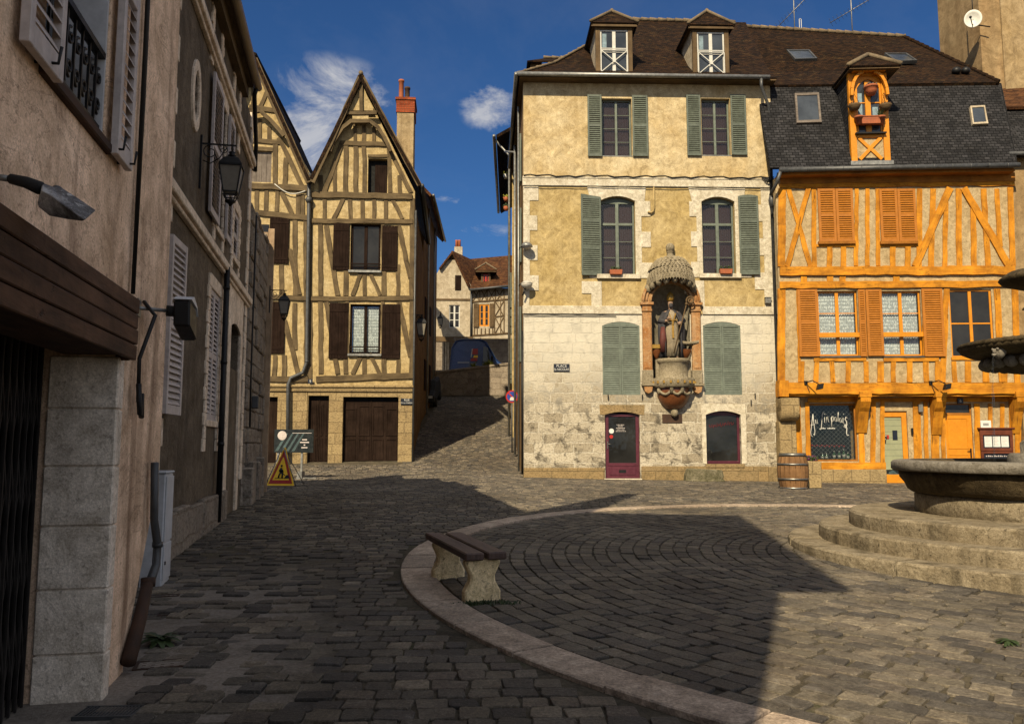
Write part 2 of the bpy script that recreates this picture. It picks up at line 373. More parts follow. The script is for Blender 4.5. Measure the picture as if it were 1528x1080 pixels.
def setts(name, cols, mossy=.1):
    m, nt, b = new_mat(name); v = oc(nt)
    g = nd(nt, 'ShaderNodeNewGeometry').outputs['Random Per Island']
    rp = nd(nt, 'ShaderNodeValToRGB', {0: g})
    rp.color_ramp.elements[0].color = (*cols[0], 1); rp.color_ramp.elements[1].color = (*cols[-1], 1)
    for i, cc in enumerate(cols[1:-1]): e = rp.color_ramp.elements.new((i + 1) / (len(cols) - 1)); e.color = (*cc, 1)
    n = nz(nt, v, 8, 8, .75, .5); n2 = nz(nt, v, 45, 5, .75); n3 = nz(nt, v, .45, 4, .6)
    c = mixc(nt, 1., rp.outputs[0], mixc(nt, mrange(nt, n, .3, .7), (.42, .40, .38), (1.5, 1.48, 1.44)), 'MULTIPLY')
    c = mixc(nt, 1., c, mixc(nt, mrange(nt, n2, .3, .72), (.45, .45, .45), (1.5, 1.5, 1.5)), 'MULTIPLY')
    c = mixc(nt, math_(nt, 'MULTIPLY', mrange(nt, nz(nt, v, 90, 3, .7), .62, .72), .5), c, (.36, .33, .29))
    c = mixc(nt, 1., c, mixc(nt, mrange(nt, n3, .35, .65), (.72, .7, .68), (1.2, 1.2, 1.2)), 'MULTIPLY')
    c = mixc(nt, math_(nt, 'MULTIPLY', mrange(nt, nz(nt, v, 3., 8, .8, .6), .58, .68), .35), c, (.34, .31, .27))
    setc(nt, b, c, mrange(nt, n, .3, .7, .55, .9), math_(nt, 'ADD', n, math_(nt, 'MULTIPLY', n2, .6)), .75, .03, .3); return m

M = {}
M['yellow'] = plaster('yellow_plaster', (.64, .49, .26), (.80, .69, .47), (.36, .25, .11), .6, .6, .55, streak=.5)
M['ochre'] = plaster('ochre_plaster', (.52, .39, .17), (.66, .53, .29), (.24, .16, .06), .8, .5, .4, streak=.35)
M['white_stone'] = plaster('white_painted_stone', (.74, .68, .54), (.80, .75, .64), (.33, .26, .15), 1.2, .45, .4, streak=.35)
M['stone_c'] = ashlar('patched_limestone', (.76, .69, .55), (.44, .38, .28), (.15, .13, .10), (.80, .74, .61), .66, .34, .018, .2,
                      white=(.86, .80, .67), wz=(2.2, 5.2), patch=.95)
M['plinth'] = ashlar('plinth_stone', (.42, .30, .15), (.36, .27, .15), (.22, .17, .09), (.24, .18, .10), 1.3, .75, .01, .04)
M['stone_g'] = ashlar('ground_floor_limestone', (.50, .38, .20), (.42, .31, .16), (.24, .18, .10), (.30, .22, .12), .6, .42, .014, .08)
M['cream'] = plaster('cream_infill', (.54, .41, .23), (.62, .50, .31), (.30, .20, .09), 1.2, .6, .7)
M['infill'] = plaster('yellowed_infill', (.56, .42, .20), (.66, .54, .32), (.25, .17, .07), 1.1, .65, .65, streak=.6)
M['neighbour'] = plaster('neighbour_render', (.40, .27, .14), (.46, .34, .19), (.18, .12, .06), .5, .5, .4)
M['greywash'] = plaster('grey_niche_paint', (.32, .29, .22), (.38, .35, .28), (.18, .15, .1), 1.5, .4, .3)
M['far_cream'] = plaster('far_cream_render', (.56, .48, .36), (.64, .57, .45), (.25, .19, .12), .7, .5, .6)
M['timber'] = wood('weathered_oak', (.095, .064, .03), (.20, .145, .075), (.02, .015, .008), .8, .9, 10.)
M['timber_far'] = wood('dark_oak', (.12, .075, .035), (.18, .12, .06), (.03, .02, .01))
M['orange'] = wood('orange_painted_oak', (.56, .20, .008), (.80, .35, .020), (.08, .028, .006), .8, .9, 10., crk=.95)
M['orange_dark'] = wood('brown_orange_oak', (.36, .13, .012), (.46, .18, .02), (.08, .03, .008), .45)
M['orange_paint'] = flat('orange_paint', (.78, .29, .008), .45, var=.14)
M['orange_shutter'] = flat('ochre_orange_paint', (.50, .175, .010), .5, var=.16)
M['brown_wood'] = wood('dark_brown_boards', (.016, .009, .007), (.034, .020, .015), (.008, .005, .004), .35, rough=.9, spec=.06)
M['door_wood'] = wood('old_door_boards', (.018, .011, .008), (.040, .024, .018), (.008, .005, .004), .4, rough=.9, spec=.06)
M['grey_wood'] = wood('silvered_boards', (.17, .14, .12), (.28, .24, .21), (.04, .03, .025), .5)
M['green'] = flat('sage_green_paint', (.185, .22, .18), .55, var=.3)
M['green_dark'] = flat('grey_green_shutter', (.14, .168, .135), .55, var=.35)
M['iron'] = flat('black_iron', (.012, .012, .013), .5, .3, var=.3)
M['black'] = flat('black_void', (.004, .004, .004), .9, var=.1)
M['white'] = flat('white_paint', (.72, .71, .66), .5, var=.12)
M['purple'] = flat('plum_paint', (.115, .022, .040), .4, var=.2)
M['roof_tile'] = tiles('brown_clay_tiles', [(.010, .006, .004), (.026, .013, .007), (.05, .024, .010), (.014, .007, .004)], .15, .09, (.010, .006, .004), (.19, .12, .045), 1., .4)
M['roof_red'] = tiles('red_clay_tiles', [(.055, .024, .013), (.115, .048, .022), (.17, .075, .03), (.075, .033, .017)], .20, .13, (.03, .015, .01), (.32, .22, .10), 1., .3)
M['slate'] = tiles('grey_slate', [(.022, .022, .025), (.033, .033, .037), (.056, .055, .061), (.028, .028, .031)], .20, .115, (.006, .006, .007), (.16, .15, .14), .45, .22, .013)
M['ridge'] = flat('lichened_ridge_tiles', (.27, .20, .12), .9, var=.5, s=14, bump=.6)
M['brick'] = tiles('red_brick', [(.30, .06, .025), (.42, .10, .04), (.25, .05, .02)], .24, .085, (.20, .13, .08), None, .8)
M['terracotta'] = flat('terracotta', (.46, .13, .05), .8, var=.25)
M['glass'] = glassdark('window_glass')
M['glass_blue'] = glassdark('sky_glass', (.02, .024, .03), .05, .6)
M['clear'] = clearglass('clear_glass')
M['lace'] = lace('lace_curtain')
M['red_curtain'] = flat('dark_red_curtain', (.05, .022, .022), .95, var=.25, s=1.5, bump=.02)
M['blue_curtain'] = flat('pale_blue_curtain', (.30, .42, .50), .9, var=.4)
M['sett'] = setts('grey_granite_setts', [(.040, .037, .035), (.082, .073, .060), (.128, .110, .084), (.062, .057, .052), (.185, .158, .12), (.094, .078, .064), (.058, .055, .052)])
M['sett_in'] = setts('smooth_paving_setts', [(.055, .050, .046), (.094, .083, .068), (.128, .111, .084), (.072, .065, .058), (.165, .141, .106), (.10, .085, .070)])
M['fountain'] = plaster('fountain_limestone', (.29, .24, .165), (.38, .325, .235), (.055, .044, .028), 1.3, .8, .7, .8, streak=1.)
M['fountain_dark'] = plaster('algae_stained_stone', (.075, .056, .032), (.15, .115, .066), (.018, .014, .009), 1.6, .85, .6, .7, streak=1.)
M['fountain_rim'] = plaster('grey_rim_stone', (.24, .22, .19), (.30, .28, .25), (.10, .09, .08), 1.5, .6, .6, .6)
M['moss_stone'] = plaster('mossy_stone', (.30, .27, .19), (.12, .115, .06), (.04, .042, .018), 4., .9, .9, 1.)
M['leaf'] = flat('leaf_green', (.05, .085, .02), .6, var=.5, s=20)
M['yellowleaf'] = flat('yellow_flowers', (.35, .36, .03), .6, var=.5, s=20)
M['flower'] = flat('purple_flowers', (.16, .04, .12), .7, var=.5, s=30)
M['barrel'] = wood('barrel_oak', (.24, .12, .045), (.36, .20, .09), (.08, .04, .02), .3)
M['hoop'] = flat('steel_hoop', (.30, .29, .27), .4, .8, var=.3)
M['gold'] = flat('gilded', (.48, .28, .05), .45, .3, var=.3, s=20)
M['skin'] = flat('painted_flesh', (.42, .27, .18), .7, var=.25, s=20)
M['robe_dark'] = flat('dark_blue_cope', (.055, .052, .06), .75, var=.4, s=12)
M['robe_white'] = flat('cream_alb', (.38, .31, .21), .8, var=.4, s=14)
M['robe_red'] = flat('dark_red_lining', (.13, .028, .02), .75, var=.3, s=14)
M['ochre_stone'] = plaster('painted_ochre_stone', (.44, .19, .06), (.58, .36, .18), (.62, .54, .38), 3., .75, .4, .6, streak=.5)
M['pot_brown'] = flat('varnished_brown', (.22, .075, .025), .35, var=.4, s=8)
M['carved'] = plaster('carved_grey_stone', (.34, .29, .20), (.48, .42, .31), (.05, .04, .025), 5., .95, .8, .9)
M['van'] = flat('dark_blue_van_paint', (.03, .075, .24), .3, .0, .4, var=.15)
M['rubber'] = flat('black_rubber', (.012, .012, .012), .8)
M['sign_yellow'] = flat('sign_yellow', (1.2, .70, .02), .4, var=.12)
M['sign_red'] = flat('sign_red', (.50, .025, .015), .4, var=.15)
M['sign_blue'] = flat('sign_blue', (.02, .06, .35), .4, var=.15)
M['plate_blue'] = flat('dark_blue_enamel', (.012, .018, .035), .4, var=.2)
M['poster'] = flat('dark_green_board', (.008, .014, .016), .4, var=.3)
M['teal'] = flat('pale_teal_print', (.07, .12, .13), .5, var=.4)
M['paper'] = flat('white_paper', (.78, .78, .76), .7, var=.06)
M['mahogany'] = wood('mahogany_frame', (.14, .038, .02), (.20, .06, .03), (.05, .015, .008), .2, rough=.4)
M['blind'] = flat('sage_blind', (.34, .36, .22), .7, var=.1)
M['water'] = clearglass('falling_water')
M['pool'] = glassdark('basin_water', (.02, .025, .02), .03, .7)
M['lamp_glass'] = flat('frosted_lamp_glass', (.30, .27, .22), .35, var=.2)
M['lamp_white'] = flat('aged_lamp_diffuser', (.62, .59, .52), .4, var=.25)
M['bottle'] = glassdark('green_bottle', (.02, .05, .02), .08)
M['bluewall'] = flat('blue_paint', (.03, .13, .25), .6)

K = 1.15
M['stone_dark'] = ashlar('grey_rubble_stone', (.27, .23, .185), (.19, .16, .13), (.10, .085, .07), (.22, .18, .14), .5, .36, .02, .2, patch=.7)
M['stone_left'] = plaster('grey_jamb_stone', (.56, .50, .43), (.66, .59, .51), (.24, .20, .16), .9, .5, .5, .4, streak=.6)
M['tan'] = plaster('tan_render', (.60, .43, .30), (.74, .56, .42), (.15, .09, .055), .6, .72, .6, streak=1.)
M['rough'] = plaster('dark_roughcast', (.085, .068, .05), (.15, .12, .088), (.03, .023, .016), .6, .5, .9, bump=1.0, fine=16., streak=.6)
M['pale_l'] = plaster('pale_dressed_stone', (.60, .50, .40), (.70, .60, .49), (.20, .15, .10), 1.2, .5, .5, streak=.5)
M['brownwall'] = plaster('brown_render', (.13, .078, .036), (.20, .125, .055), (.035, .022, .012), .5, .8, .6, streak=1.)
M['beam_wood'] = wood('rusty_stained_wood', (.032, .017, .011), (.105, .055, .032), (.008, .005, .004), .5, 2., 9.)
M['bench_wood'] = wood('bench_wood', (.03, .014, .010), (.10, .06, .045), (.012, .008, .006), .6, 2., 16., .55, .4)
M['greyshut'] = flat('lilac_grey_shutter_paint', (.42, .37, .35), .6, var=.25, s=14)
M['zinc'] = flat('zinc', (.22, .22, .21), .45, .6, var=.35)
M['zinc_dark'] = flat('dark_zinc', (.07, .072, .075), .5, .4, var=.35)
M['copper_pipe'] = flat('weathered_gutter', (.21, .165, .12), .5, .35, var=.3)
M['rust'] = flat('rusty_iron', (.055, .028, .017), .8, .2, var=.5)
M['grille'] = flat('dull_grille', (.032, .027, .024), .65, .4, var=.5)
M['whitegrey'] = flat('pale_grey_plastic', (.42, .43, .45), .5, var=.2)
M['kerb'] = setts('dressed_kerb_stone', [(.30, .245, .195), (.36, .29, .23), (.41, .33, .26), (.33, .27, .215)])
M['bench_stone'] = plaster('bench_stone', (.62, .50, .29), (.68, .56, .36), (.09, .075, .05), 2.2, .55, .6, .5, streak=.3)
M['paintchip'] = plaster('chipped_white_paint', (.10, .10, .11), (.13, .13, .14), (.75, .75, .74), 5., 1., .1, .3, streak=1.)
K = .66

K = 1.15
M['board'] = wood('tan_board', (.26, .18, .11), (.36, .26, .17), (.06, .04, .025), .5, 1., 14.)
K = .66
M['mesh'] = flat('dull_mesh_wire', (.20, .20, .19), .6, .5)
M['neutral_dark'] = flat('dark_interior', (.02, .018, .016), .9)
M['stack'] = plaster('stained_tan_stack', (.44, .32, .17), (.54, .42, .26), (.17, .12, .07), .45, .6, .5, .5, streak=.8)

M['faint_red'] = flat('faded_red_script', (.16, .012, .018), .5)

# ------------------------------------------------------------------ ground
def proj(q):
    d = V(q) - V((0, 0, CAMZ)); y = d.y * cos(PITCH) + d.z * sin(PITCH); z = -d.y * sin(PITCH) + d.z * cos(PITCH)
    return 764 + FPX * d.x / y, 540 - FPX * z / y
def solve(fn, target, a, b):
    fa = fn(a) - target
    for _ in range(50):
        m = (a + b) / 2; fm = fn(m) - target
        if fa * fm <= 0: b = m
        else: a, fa = m, fm
    return (a + b) / 2
_a = gp(145, 1043); FA = Fac(_a.x, _a.y, 101.5)
_b = gp(245, 833); FB = Fac(_b.x, _b.y, 101.5)
FC = Fac(27.3 * ray(782, 712).x / ray(782, 712).y, 27.3, 1.7)
FO = Fac(26.9 * ray(1161, 600).x / ray(1161, 600).y, 26.9, -3.0)
FG = Fac(31.6 * ray(466, 600).x / ray(466, 600).y, 31.6, 4.0)
RC = V((6.73, 10.28)); RR = 8.05; RW = .37
FCN = V((7.45, 11.0))                                   # fountain centre

def make_ground():
    xs = [-300, -120, -60, -30] + [-20 + .5 * i for i in range(81)] + [30, 60, 120, 300]
    ys = [-300, -100, -40, -15] + [-8 + .5 * i for i in range(125)] + [70, 120, 300]
    mb = MB(); n = len(xs)
    vs = [(x, y, gz(x, y)) for y in ys for x in xs]
    fs = [(j * n + i, j * n + i + 1, (j + 1) * n + i + 1, (j + 1) * n + i) for j in range(len(ys) - 1) for i in range(n - 1)]
    mb.add(vs, fs, None, True)
    m, nt, b = new_mat('gritty_joint_mortar'); v = oc(nt)
    n1 = nz(nt, v, 2.2, 8, .72, .5); n2 = nz(nt, v, 30, 5, .75)
    c = mixc(nt, mrange(nt, n1, .35, .65), (.040, .034, .025), (.11, .092, .064))
    c = mixc(nt, mrange(nt, nz(nt, v, 1.1, 6, .7), .58, .7), c, (.035, .045, .016))
    c = mixc(nt, 1., c, mixc(nt, mrange(nt, n2, .3, .7), (.5, .5, .5), (1.3, 1.3, 1.3)), 'MULTIPLY')
    pos = nd(nt, 'ShaderNodeSeparateXYZ', {0: v}).outputs     # pale cement trodden in along the left house fronts
    lim = math_(nt, 'ADD', math_(nt, 'MULTIPLY', pos[1], -.204), -.15)
    f = math_(nt, 'MULTIPLY', mrange(nt, math_(nt, 'SUBTRACT', pos[0], lim), .3, -.5), mrange(nt, pos[1], 10.5, 8.0))
    c = mixc(nt, math_(nt, 'MULTIPLY', f, mrange(nt, n1, .3, .5, .4, .95)), c, mixc(nt, mrange(nt, n2, .3, .7), (.14, .12, .10), (.27, .235, .20)))
    setc(nt, b, c, .95, math_(nt, 'ADD', n1, n2), .6, .03, .15)
    o = mb.build('ground', m, recalc=False); tag(o, kind='structure')
make_ground()

def sett(mb, x, y, a, b, rot, hi, big=True, lift=.0):
    z = gz(x, y) + lift + random.uniform(-.004, .004)
    tx, ty = random.uniform(-.03, .03), random.uniform(-.03, .03)
    c, s_ = cos(rot), sin(rot); a *= random.uniform(.94, 1.); b *= random.uniform(.93, 1.)
    gx = gz(x + .1, y) - gz(x - .1, y); gy = gz(x, y + .1) - gz(x, y - .1); gx *= 5; gy *= 5
    ch = min(a, b) * random.uniform(.12, .3)
    ol = [(-a + ch, -b), (a - ch, -b), (a, -b + ch), (a, b - ch), (a - ch, b), (-a + ch, b), (-a, b - ch), (-a, -b + ch)] if big else [(-a, -b), (a, -b), (a, b), (-a, b)]
    ol = [(p + random.uniform(-.011, .011), q + random.uniform(-.011, .011)) for p, q in ol]; n = len(ol)
    def ring(k, dz): return [(x + (p * c - q * s_) * k, y + (p * s_ + q * c) * k, z + dz + (p * c - q * s_) * (gx + tx) * k + (p * s_ + q * c) * (gy + ty) * k) for p, q in ol]
    if big:
        vs = ring(.94, hi) + ring(.985, hi - .006) + ring(1., hi - .04)
        fs = [tuple(range(n))] + [(i + o, i + o + n, (i + 1) % n + o + n, (i + 1) % n + o) for o in (0, n) for i in range(n)]
    else:
        vs = ring(.88, hi) + ring(1., hi - .03); fs = [tuple(range(n))] + [(i, i + n, (i + 1) % n + n, (i + 1) % n) for i in range(n)]
    mb.add(vs, fs, None, False)

def in_view(x, y, m=.6): return y > 3.2 and abs(x) < .655 * y + m
def make_setts():
    mb = MB(); y = 3.3; row = 0
    while y < 49:
        h = random.uniform(.165, .195)
        x = -13. + random.uniform(0, .3)
        while x < 17.2:
            w = random.uniform(.15, .25); xx = x + w / 2; x += w
            yy = y + .018 * xx + .04 * sin(xx * .9 + row * .1)
            if not in_view(xx, yy): continue
            d = sqrt((xx - RC.x) ** 2 + (yy - RC.y) ** 2)
            if d < RR + .12: continue
            if yy < 27.4 or xx < FC.x:
                lim = (FA.x - .204 * (yy - FA.y) if yy < 7 else FB.x - .204 * (yy - FB.y)) if yy < 18 else -12.5
                if xx < lim + .12: continue
                if yy > 31.2 and xx < -4.3: continue
                if yy > 27.0 and xx > FC.x - .05: continue
            else: continue
            wallside = xx < -.1 - .204 * yy
            if yy < 11 and wallside and random.random() < .3: continue
            k = random.uniform(.8, 1.15) if (wallside and yy < 11) else 1
            sett(mb, xx, yy, w / 2 - .003, (h / 2 - .003) * k, .018 + random.uniform(-.05, .05), random.uniform(.014, .020) if not wallside else random.uniform(.002, .024), yy < 11)
        y += h; row += 1
    tag(mb.build('cobbled_street', M['sett'], recalc=False), kind='structure')
    mb = MB(); r = RR - RW - .12; k = 0
    while r > .6:
        n = max(3, int(2 * pi * r / .235)); o = random.random()
        for i in range(n):
            t = 2 * pi * (i + o + random.uniform(-.12, .12)) / n; x, y = RC.x + r * cos(t), RC.y + r * sin(t)
            if not in_view(x, y): continue
            if (x - FCN.x) ** 2 + (y - FCN.y) ** 2 < 3.3 ** 2: continue
            sett(mb, x, y, pi * r / n - .003, .085, t + pi / 2 + random.uniform(-.03, .03), .018, y < 11.5)
        r -= .178
    tag(mb.build('circular_paving', M['sett_in'], recalc=False), kind='structure')
    mb = MB(); n = 54
    for i in range(n):
        t0, t1 = 2 * pi * (i + .011) / n, 2 * pi * (i + .989) / n; vs = []
        dz = random.uniform(0, .012)
        for j in range(5):
            t = t0 + (t1 - t0) * j / 4
            for rr, zz in ((RR - RW, -.04), (RR - RW, .026), (RR - RW + .012, .034), (RR - .012, .034), (RR, .026), (RR, -.04)):
                x, y = RC.x + rr * cos(t), RC.y + rr * sin(t); vs.append((x, y, gz(x, y) + zz + dz))
        fs = [(j * 6 + k, j * 6 + k + 1, j * 6 + k + 7, j * 6 + k + 6) for j in range(4) for k in range(5)] + [tuple(range(6)), tuple(range(24, 30))]
        mb.add(vs, fs)
    tag(mb.build('kerb_ring', M['kerb']), kind='structure')
make_setts()

# ------------------------------------------------------------------ shared building pieces
def rect(x0, x1, z0, z1): return [(x0, z0), (x1, z0), (x1, z1), (x0, z1)]
def arch(x0, x1, z0, z1, rise, n=8):        # opening with a segmental head; z1 is the crown
    pts = [(x0, z0), (x1, z0)]; w = (x1 - x0) / 2; cx = (x0 + x1) / 2
    for i in range(n + 1):
        t = 1 - 2 * i / n; pts.append((cx + w * t, z1 - rise * t * t))
    return pts
def shutter(parent, x0, x1, z0, z1, y0, y1, mat, rails=1, kind='louvre', rise=0., name='shutter', ang=0., hinge=None, st=.06):
    mb = MB(); w = x1 - x0; cx = (x0 + x1) / 2
    top = lambda x: z1 - rise * ((x - cx) / (w / 2)) ** 2 if rise > 0 else (z1 if rise == 0 else z1 + rise * (x - x0) / w if rise > -9 else z1)
    ym = (y0 + y1) / 2
    if kind == 'plank':
        n = max(2, int(w / .12))
        for i in range(n):
            a, b = x0 + w * i / n + .002, x0 + w * (i + 1) / n - .002
            mb.box(a, b, y0 + .012 + random.uniform(0, .003), y1, z0, z1, (0, 0, 1))
        for f in (.10, .86): mb.box(x0 + .01, x1 - .01, y0, y0 + .011, z0 + (z1 - z0) * f - .06, z0 + (z1 - z0) * f + .06)
    else:
        sw = min(st, w * .2)
        for a, b in ((x0, x0 + sw), (x1 - sw, x1)): mb.prism([(a, z0), (b, z0), (b, top(b)), (a, top(a))], y0, y1, (0, 0, 1))
        H = z1 - z0; bs = [z0 + H * i / rails for i in range(rails + 1)]
        for i, zb in enumerate(bs):
            if i == rails:
                k = 5; xs = [x0 + sw + (w - 2 * sw) * j / k for j in range(k + 1)]
                zt = min(top(xs[0]), top(xs[-1])) - .09
                mb.prism([(xs[0], zt), (xs[-1], zt)] + [(x, top(x)) for x in reversed(xs)], y0 + .002, y1 - .002)
                lim = zt
            else:
                a, b = (zb, zb + .11) if i == 0 else (zb - .05, zb + .05)
                mb.box(x0 + sw, x1 - sw, y0 + .002, y1 - .002, a, b)
        for i in range(rails):
            a = bs[i] + (.11 if i == 0 else .05); b = (bs[i + 1] - .05) if i < rails - 1 else lim
            n = max(2, int((b - a) / .072)); dz = (b - a) / n
            for j in range(n):
                zz = a + dz * (j + .5); h = dz * .42; t = y1 - y0
                mb.add([(x0 + sw, y0 + .004, zz - h), (x1 - sw, y0 + .004, zz - h), (x1 - sw, y1 - .006, zz + h), (x0 + sw, y1 - .006, zz + h),
                        (x0 + sw, y0 + .004, zz - h + .009), (x1 - sw, y0 + .004, zz - h + .009), (x1 - sw, y1 - .006, zz + h + .009), (x0 + sw, y1 - .006, zz + h + .009)],
                       [(0, 1, 2, 3), (4, 5, 6, 7), (0, 1, 5, 4), (2, 3, 7, 6)], (1, 0, 0))
    if ang and hinge is not None:
        Mx = Matrix.Translation((hinge, ym, 0)) @ Matrix.Rotation(ang, 4, 'Z') @ Matrix.Translation((-hinge, -ym, 0))
        mb.v = [tuple(Mx @ V(q)) for q in mb.v]
    return mb.build(name, mat, parent, bevel=.004)
def window(parent, x0, x1, z0, z1, y, fm, nx=2, nz=3, fw=.055, bar=.022, pane=None, rise=0., curtain=None, ratio=None, sill=None, name='window', post=.08, transom=None, back=True, room=None):
    mb = MB(); d0, d1 = y, y + .055; w = x1 - x0; cx = (x0 + x1) / 2
    out = arch(x0, x1, z0, z1, rise) if rise else rect(x0, x1, z0, z1)
    zi = z1 - rise - fw
    mb.wall(out, [rect(x0 + fw, x1 - fw, z0 + fw, zi)], d0, d1)
    px0, px1, pz0, pz1 = x0 + fw, x1 - fw, z0 + fw, zi
    if transom: mb.box(px0, px1, d0 - .012, d1 + .001, transom - .045, transom + .045)
    if nx == 2: mb.box(cx - post / 2, cx + post / 2, d0 - .01, d1 - .004, pz0, pz1, (0, 0, 1))
    elif nx > 2:
        for i in range(1, nx): xx = px0 + (px1 - px0) * i / nx; mb.box(xx - bar / 2, xx + bar / 2, d0 + .008, d1 - .008, pz0, pz1)
    zt = transom - .045 if transom else pz1
    for i in range(1, nz):
        zz = pz0 + (zt - pz0) * i / nz; mb.box(px0, px1, d0 + .010, d1 - .010, zz - bar / 2, zz + bar / 2)
    f = mb.build(name, fm, parent, bevel=.004)
    g = MB(); g.box(px0, px1, y + .025, y + .031, pz0, pz1)
    g.build('pane', M[pane or 'glass'], f)
    if curtain:
        c = MB(); n = 24
        for s0, s1 in ((px0, cx), (cx, px1)):
            vs = []
            for i in range(n + 1):
                x = s0 + (s1 - s0) * i / n
                yy = y + .10 + .018 * sin(i * 1.9) + .008 * sin(i * 3.7)
                vs += [(x, yy, pz0), (x, yy, pz1)]
            c.add(vs, [(2 * i, 2 * i + 2, 2 * i + 3, 2 * i + 1) for i in range(n)], (1, 0, 0), True)
        c.build('curtain', M[curtain], f)
    if room or (curtain and pane == 'clear'):
        r = MB(); r.box(px0, px1, y + .5, y + .52, pz0, pz1); r.build('room_back', M['black'], f)
    if sill:
        s = MB(); s.box(x0 - sill[1], x1 + sill[1], sill[2], y, z0 - sill[0], z0 - .003); s.build('sill', M[sill[3]], f, bevel=.01)
    return f
def iron_scroll(mb, c, r, turns, a0, sgn, plane, th=.008):     # spiral in a local vertical plane
    pts = []
    for i in range(26):
        t = i / 25; a = a0 + sgn * turns * 2 * pi * t; rr = r * (1 - .82 * t)
        pts.append(plane(c[0] + rr * cos(a), c[1] + rr * sin(a)))
    mb.tube(pts, th, 6)
def lantern(name, label, fac, X, Z, out, size, y0=0., drop=.14, bracket=True, group='wall lanterns'):
    q = fac.w(X, y0, 0); t = thing(name, label, 'street lamp', (q.x, q.y, Z), fac.ang, group)
    b = MB(); k = size
    if bracket:
        b.box(-.02 * k, .02 * k, -.03, 0, -.95 * k, .16 * k); b.box(-.015 * k, .015 * k, -out - .06, -.03, -.03 * k, 0)
        P = lambda u, v: (0, -u, v)
        iron_scroll(b, (.20 * k, -.18 * k), .15 * k, 1.4, pi / 2, 1, P, .011 * k)
        iron_scroll(b, (out - .17 * k, -.12 * k), .09 * k, 1.3, pi / 2, -1, P, .009 * k)
        b.tube([P(.06 * k, -.36 * k), P(.2 * k, -.42 * k), P(out * .6, -.3 * k), P(out - .1 * k, -.06 * k)], .011 * k, 6)
    b.tube([(0, -out, 0), (0, -out, -drop * k)], .016 * k, 8)
    b.build('bracket', M['iron'], t)
    zc = -drop * k; c = (0, -out, zc)
    f = MB(); a45 = pi / 4
    f.lathe([(.03 * k, 0), (.07 * k, -.02 * k), (.05 * k, -.06 * k), (.09 * k, -.09 * k), (.06 * k, -.12 * k)], c, 12)
    f.lathe([(.10 * k, -.12 * k), (.20 * k, -.17 * k), (.31 * k, -.30 * k), (.31 * k, -.33 * k)], c, 4, a45, 2 * pi + a45, smooth=False)
    def cor(r, z, i): t_ = a45 + i * pi / 2; return (r * cos(t_), -out + r * sin(t_), zc + z)
    for i in range(4):
        f.bar(cor(.30 * k, -.33 * k, i), cor(.185 * k, -.86 * k, i), .022 * k); f.bar(cor(.185 * k, -.86 * k, i), cor(.185 * k, -.86 * k, i + 1), .022 * k)
        f.bar(cor(.185 * k, -.93 * k, i), cor(.185 * k, -.93 * k, i + 1), .02 * k); f.bar(cor(.185 * k, -.86 * k, i), cor(.10 * k, -1.04 * k, i), .016 * k)
        f.bar(cor(.30 * k, -.335 * k, i), cor(.30 * k, -.335 * k, i + 1), .03 * k)
    f.lathe([(.10 * k, -1.02 * k), (.11 * k, -1.05 * k), (.05 * k, -1.09 * k), (.02 * k, -1.14 * k)], c, 10)
    f.build('lamp_frame', M['iron'], t)
    g = MB(); g.lathe([(.285 * k, -.34 * k), (.18 * k, -.85 * k)], c, 4, a45, 2 * pi + a45, smooth=False); g.build('lamp_glass', M['lamp_glass'], t)
    return t

# ------------------------------------------------------------------ left row: near house with the awning beam
def shadow_on(fac, px, py):                 # where the sun ray that ends at this bit of ground crosses a house front
    q = fac.I @ gp(px, py); r = fac.I.to_3x3() @ SUND; t = -q.y / r.y; q = q + r * t; return q.x, q.z

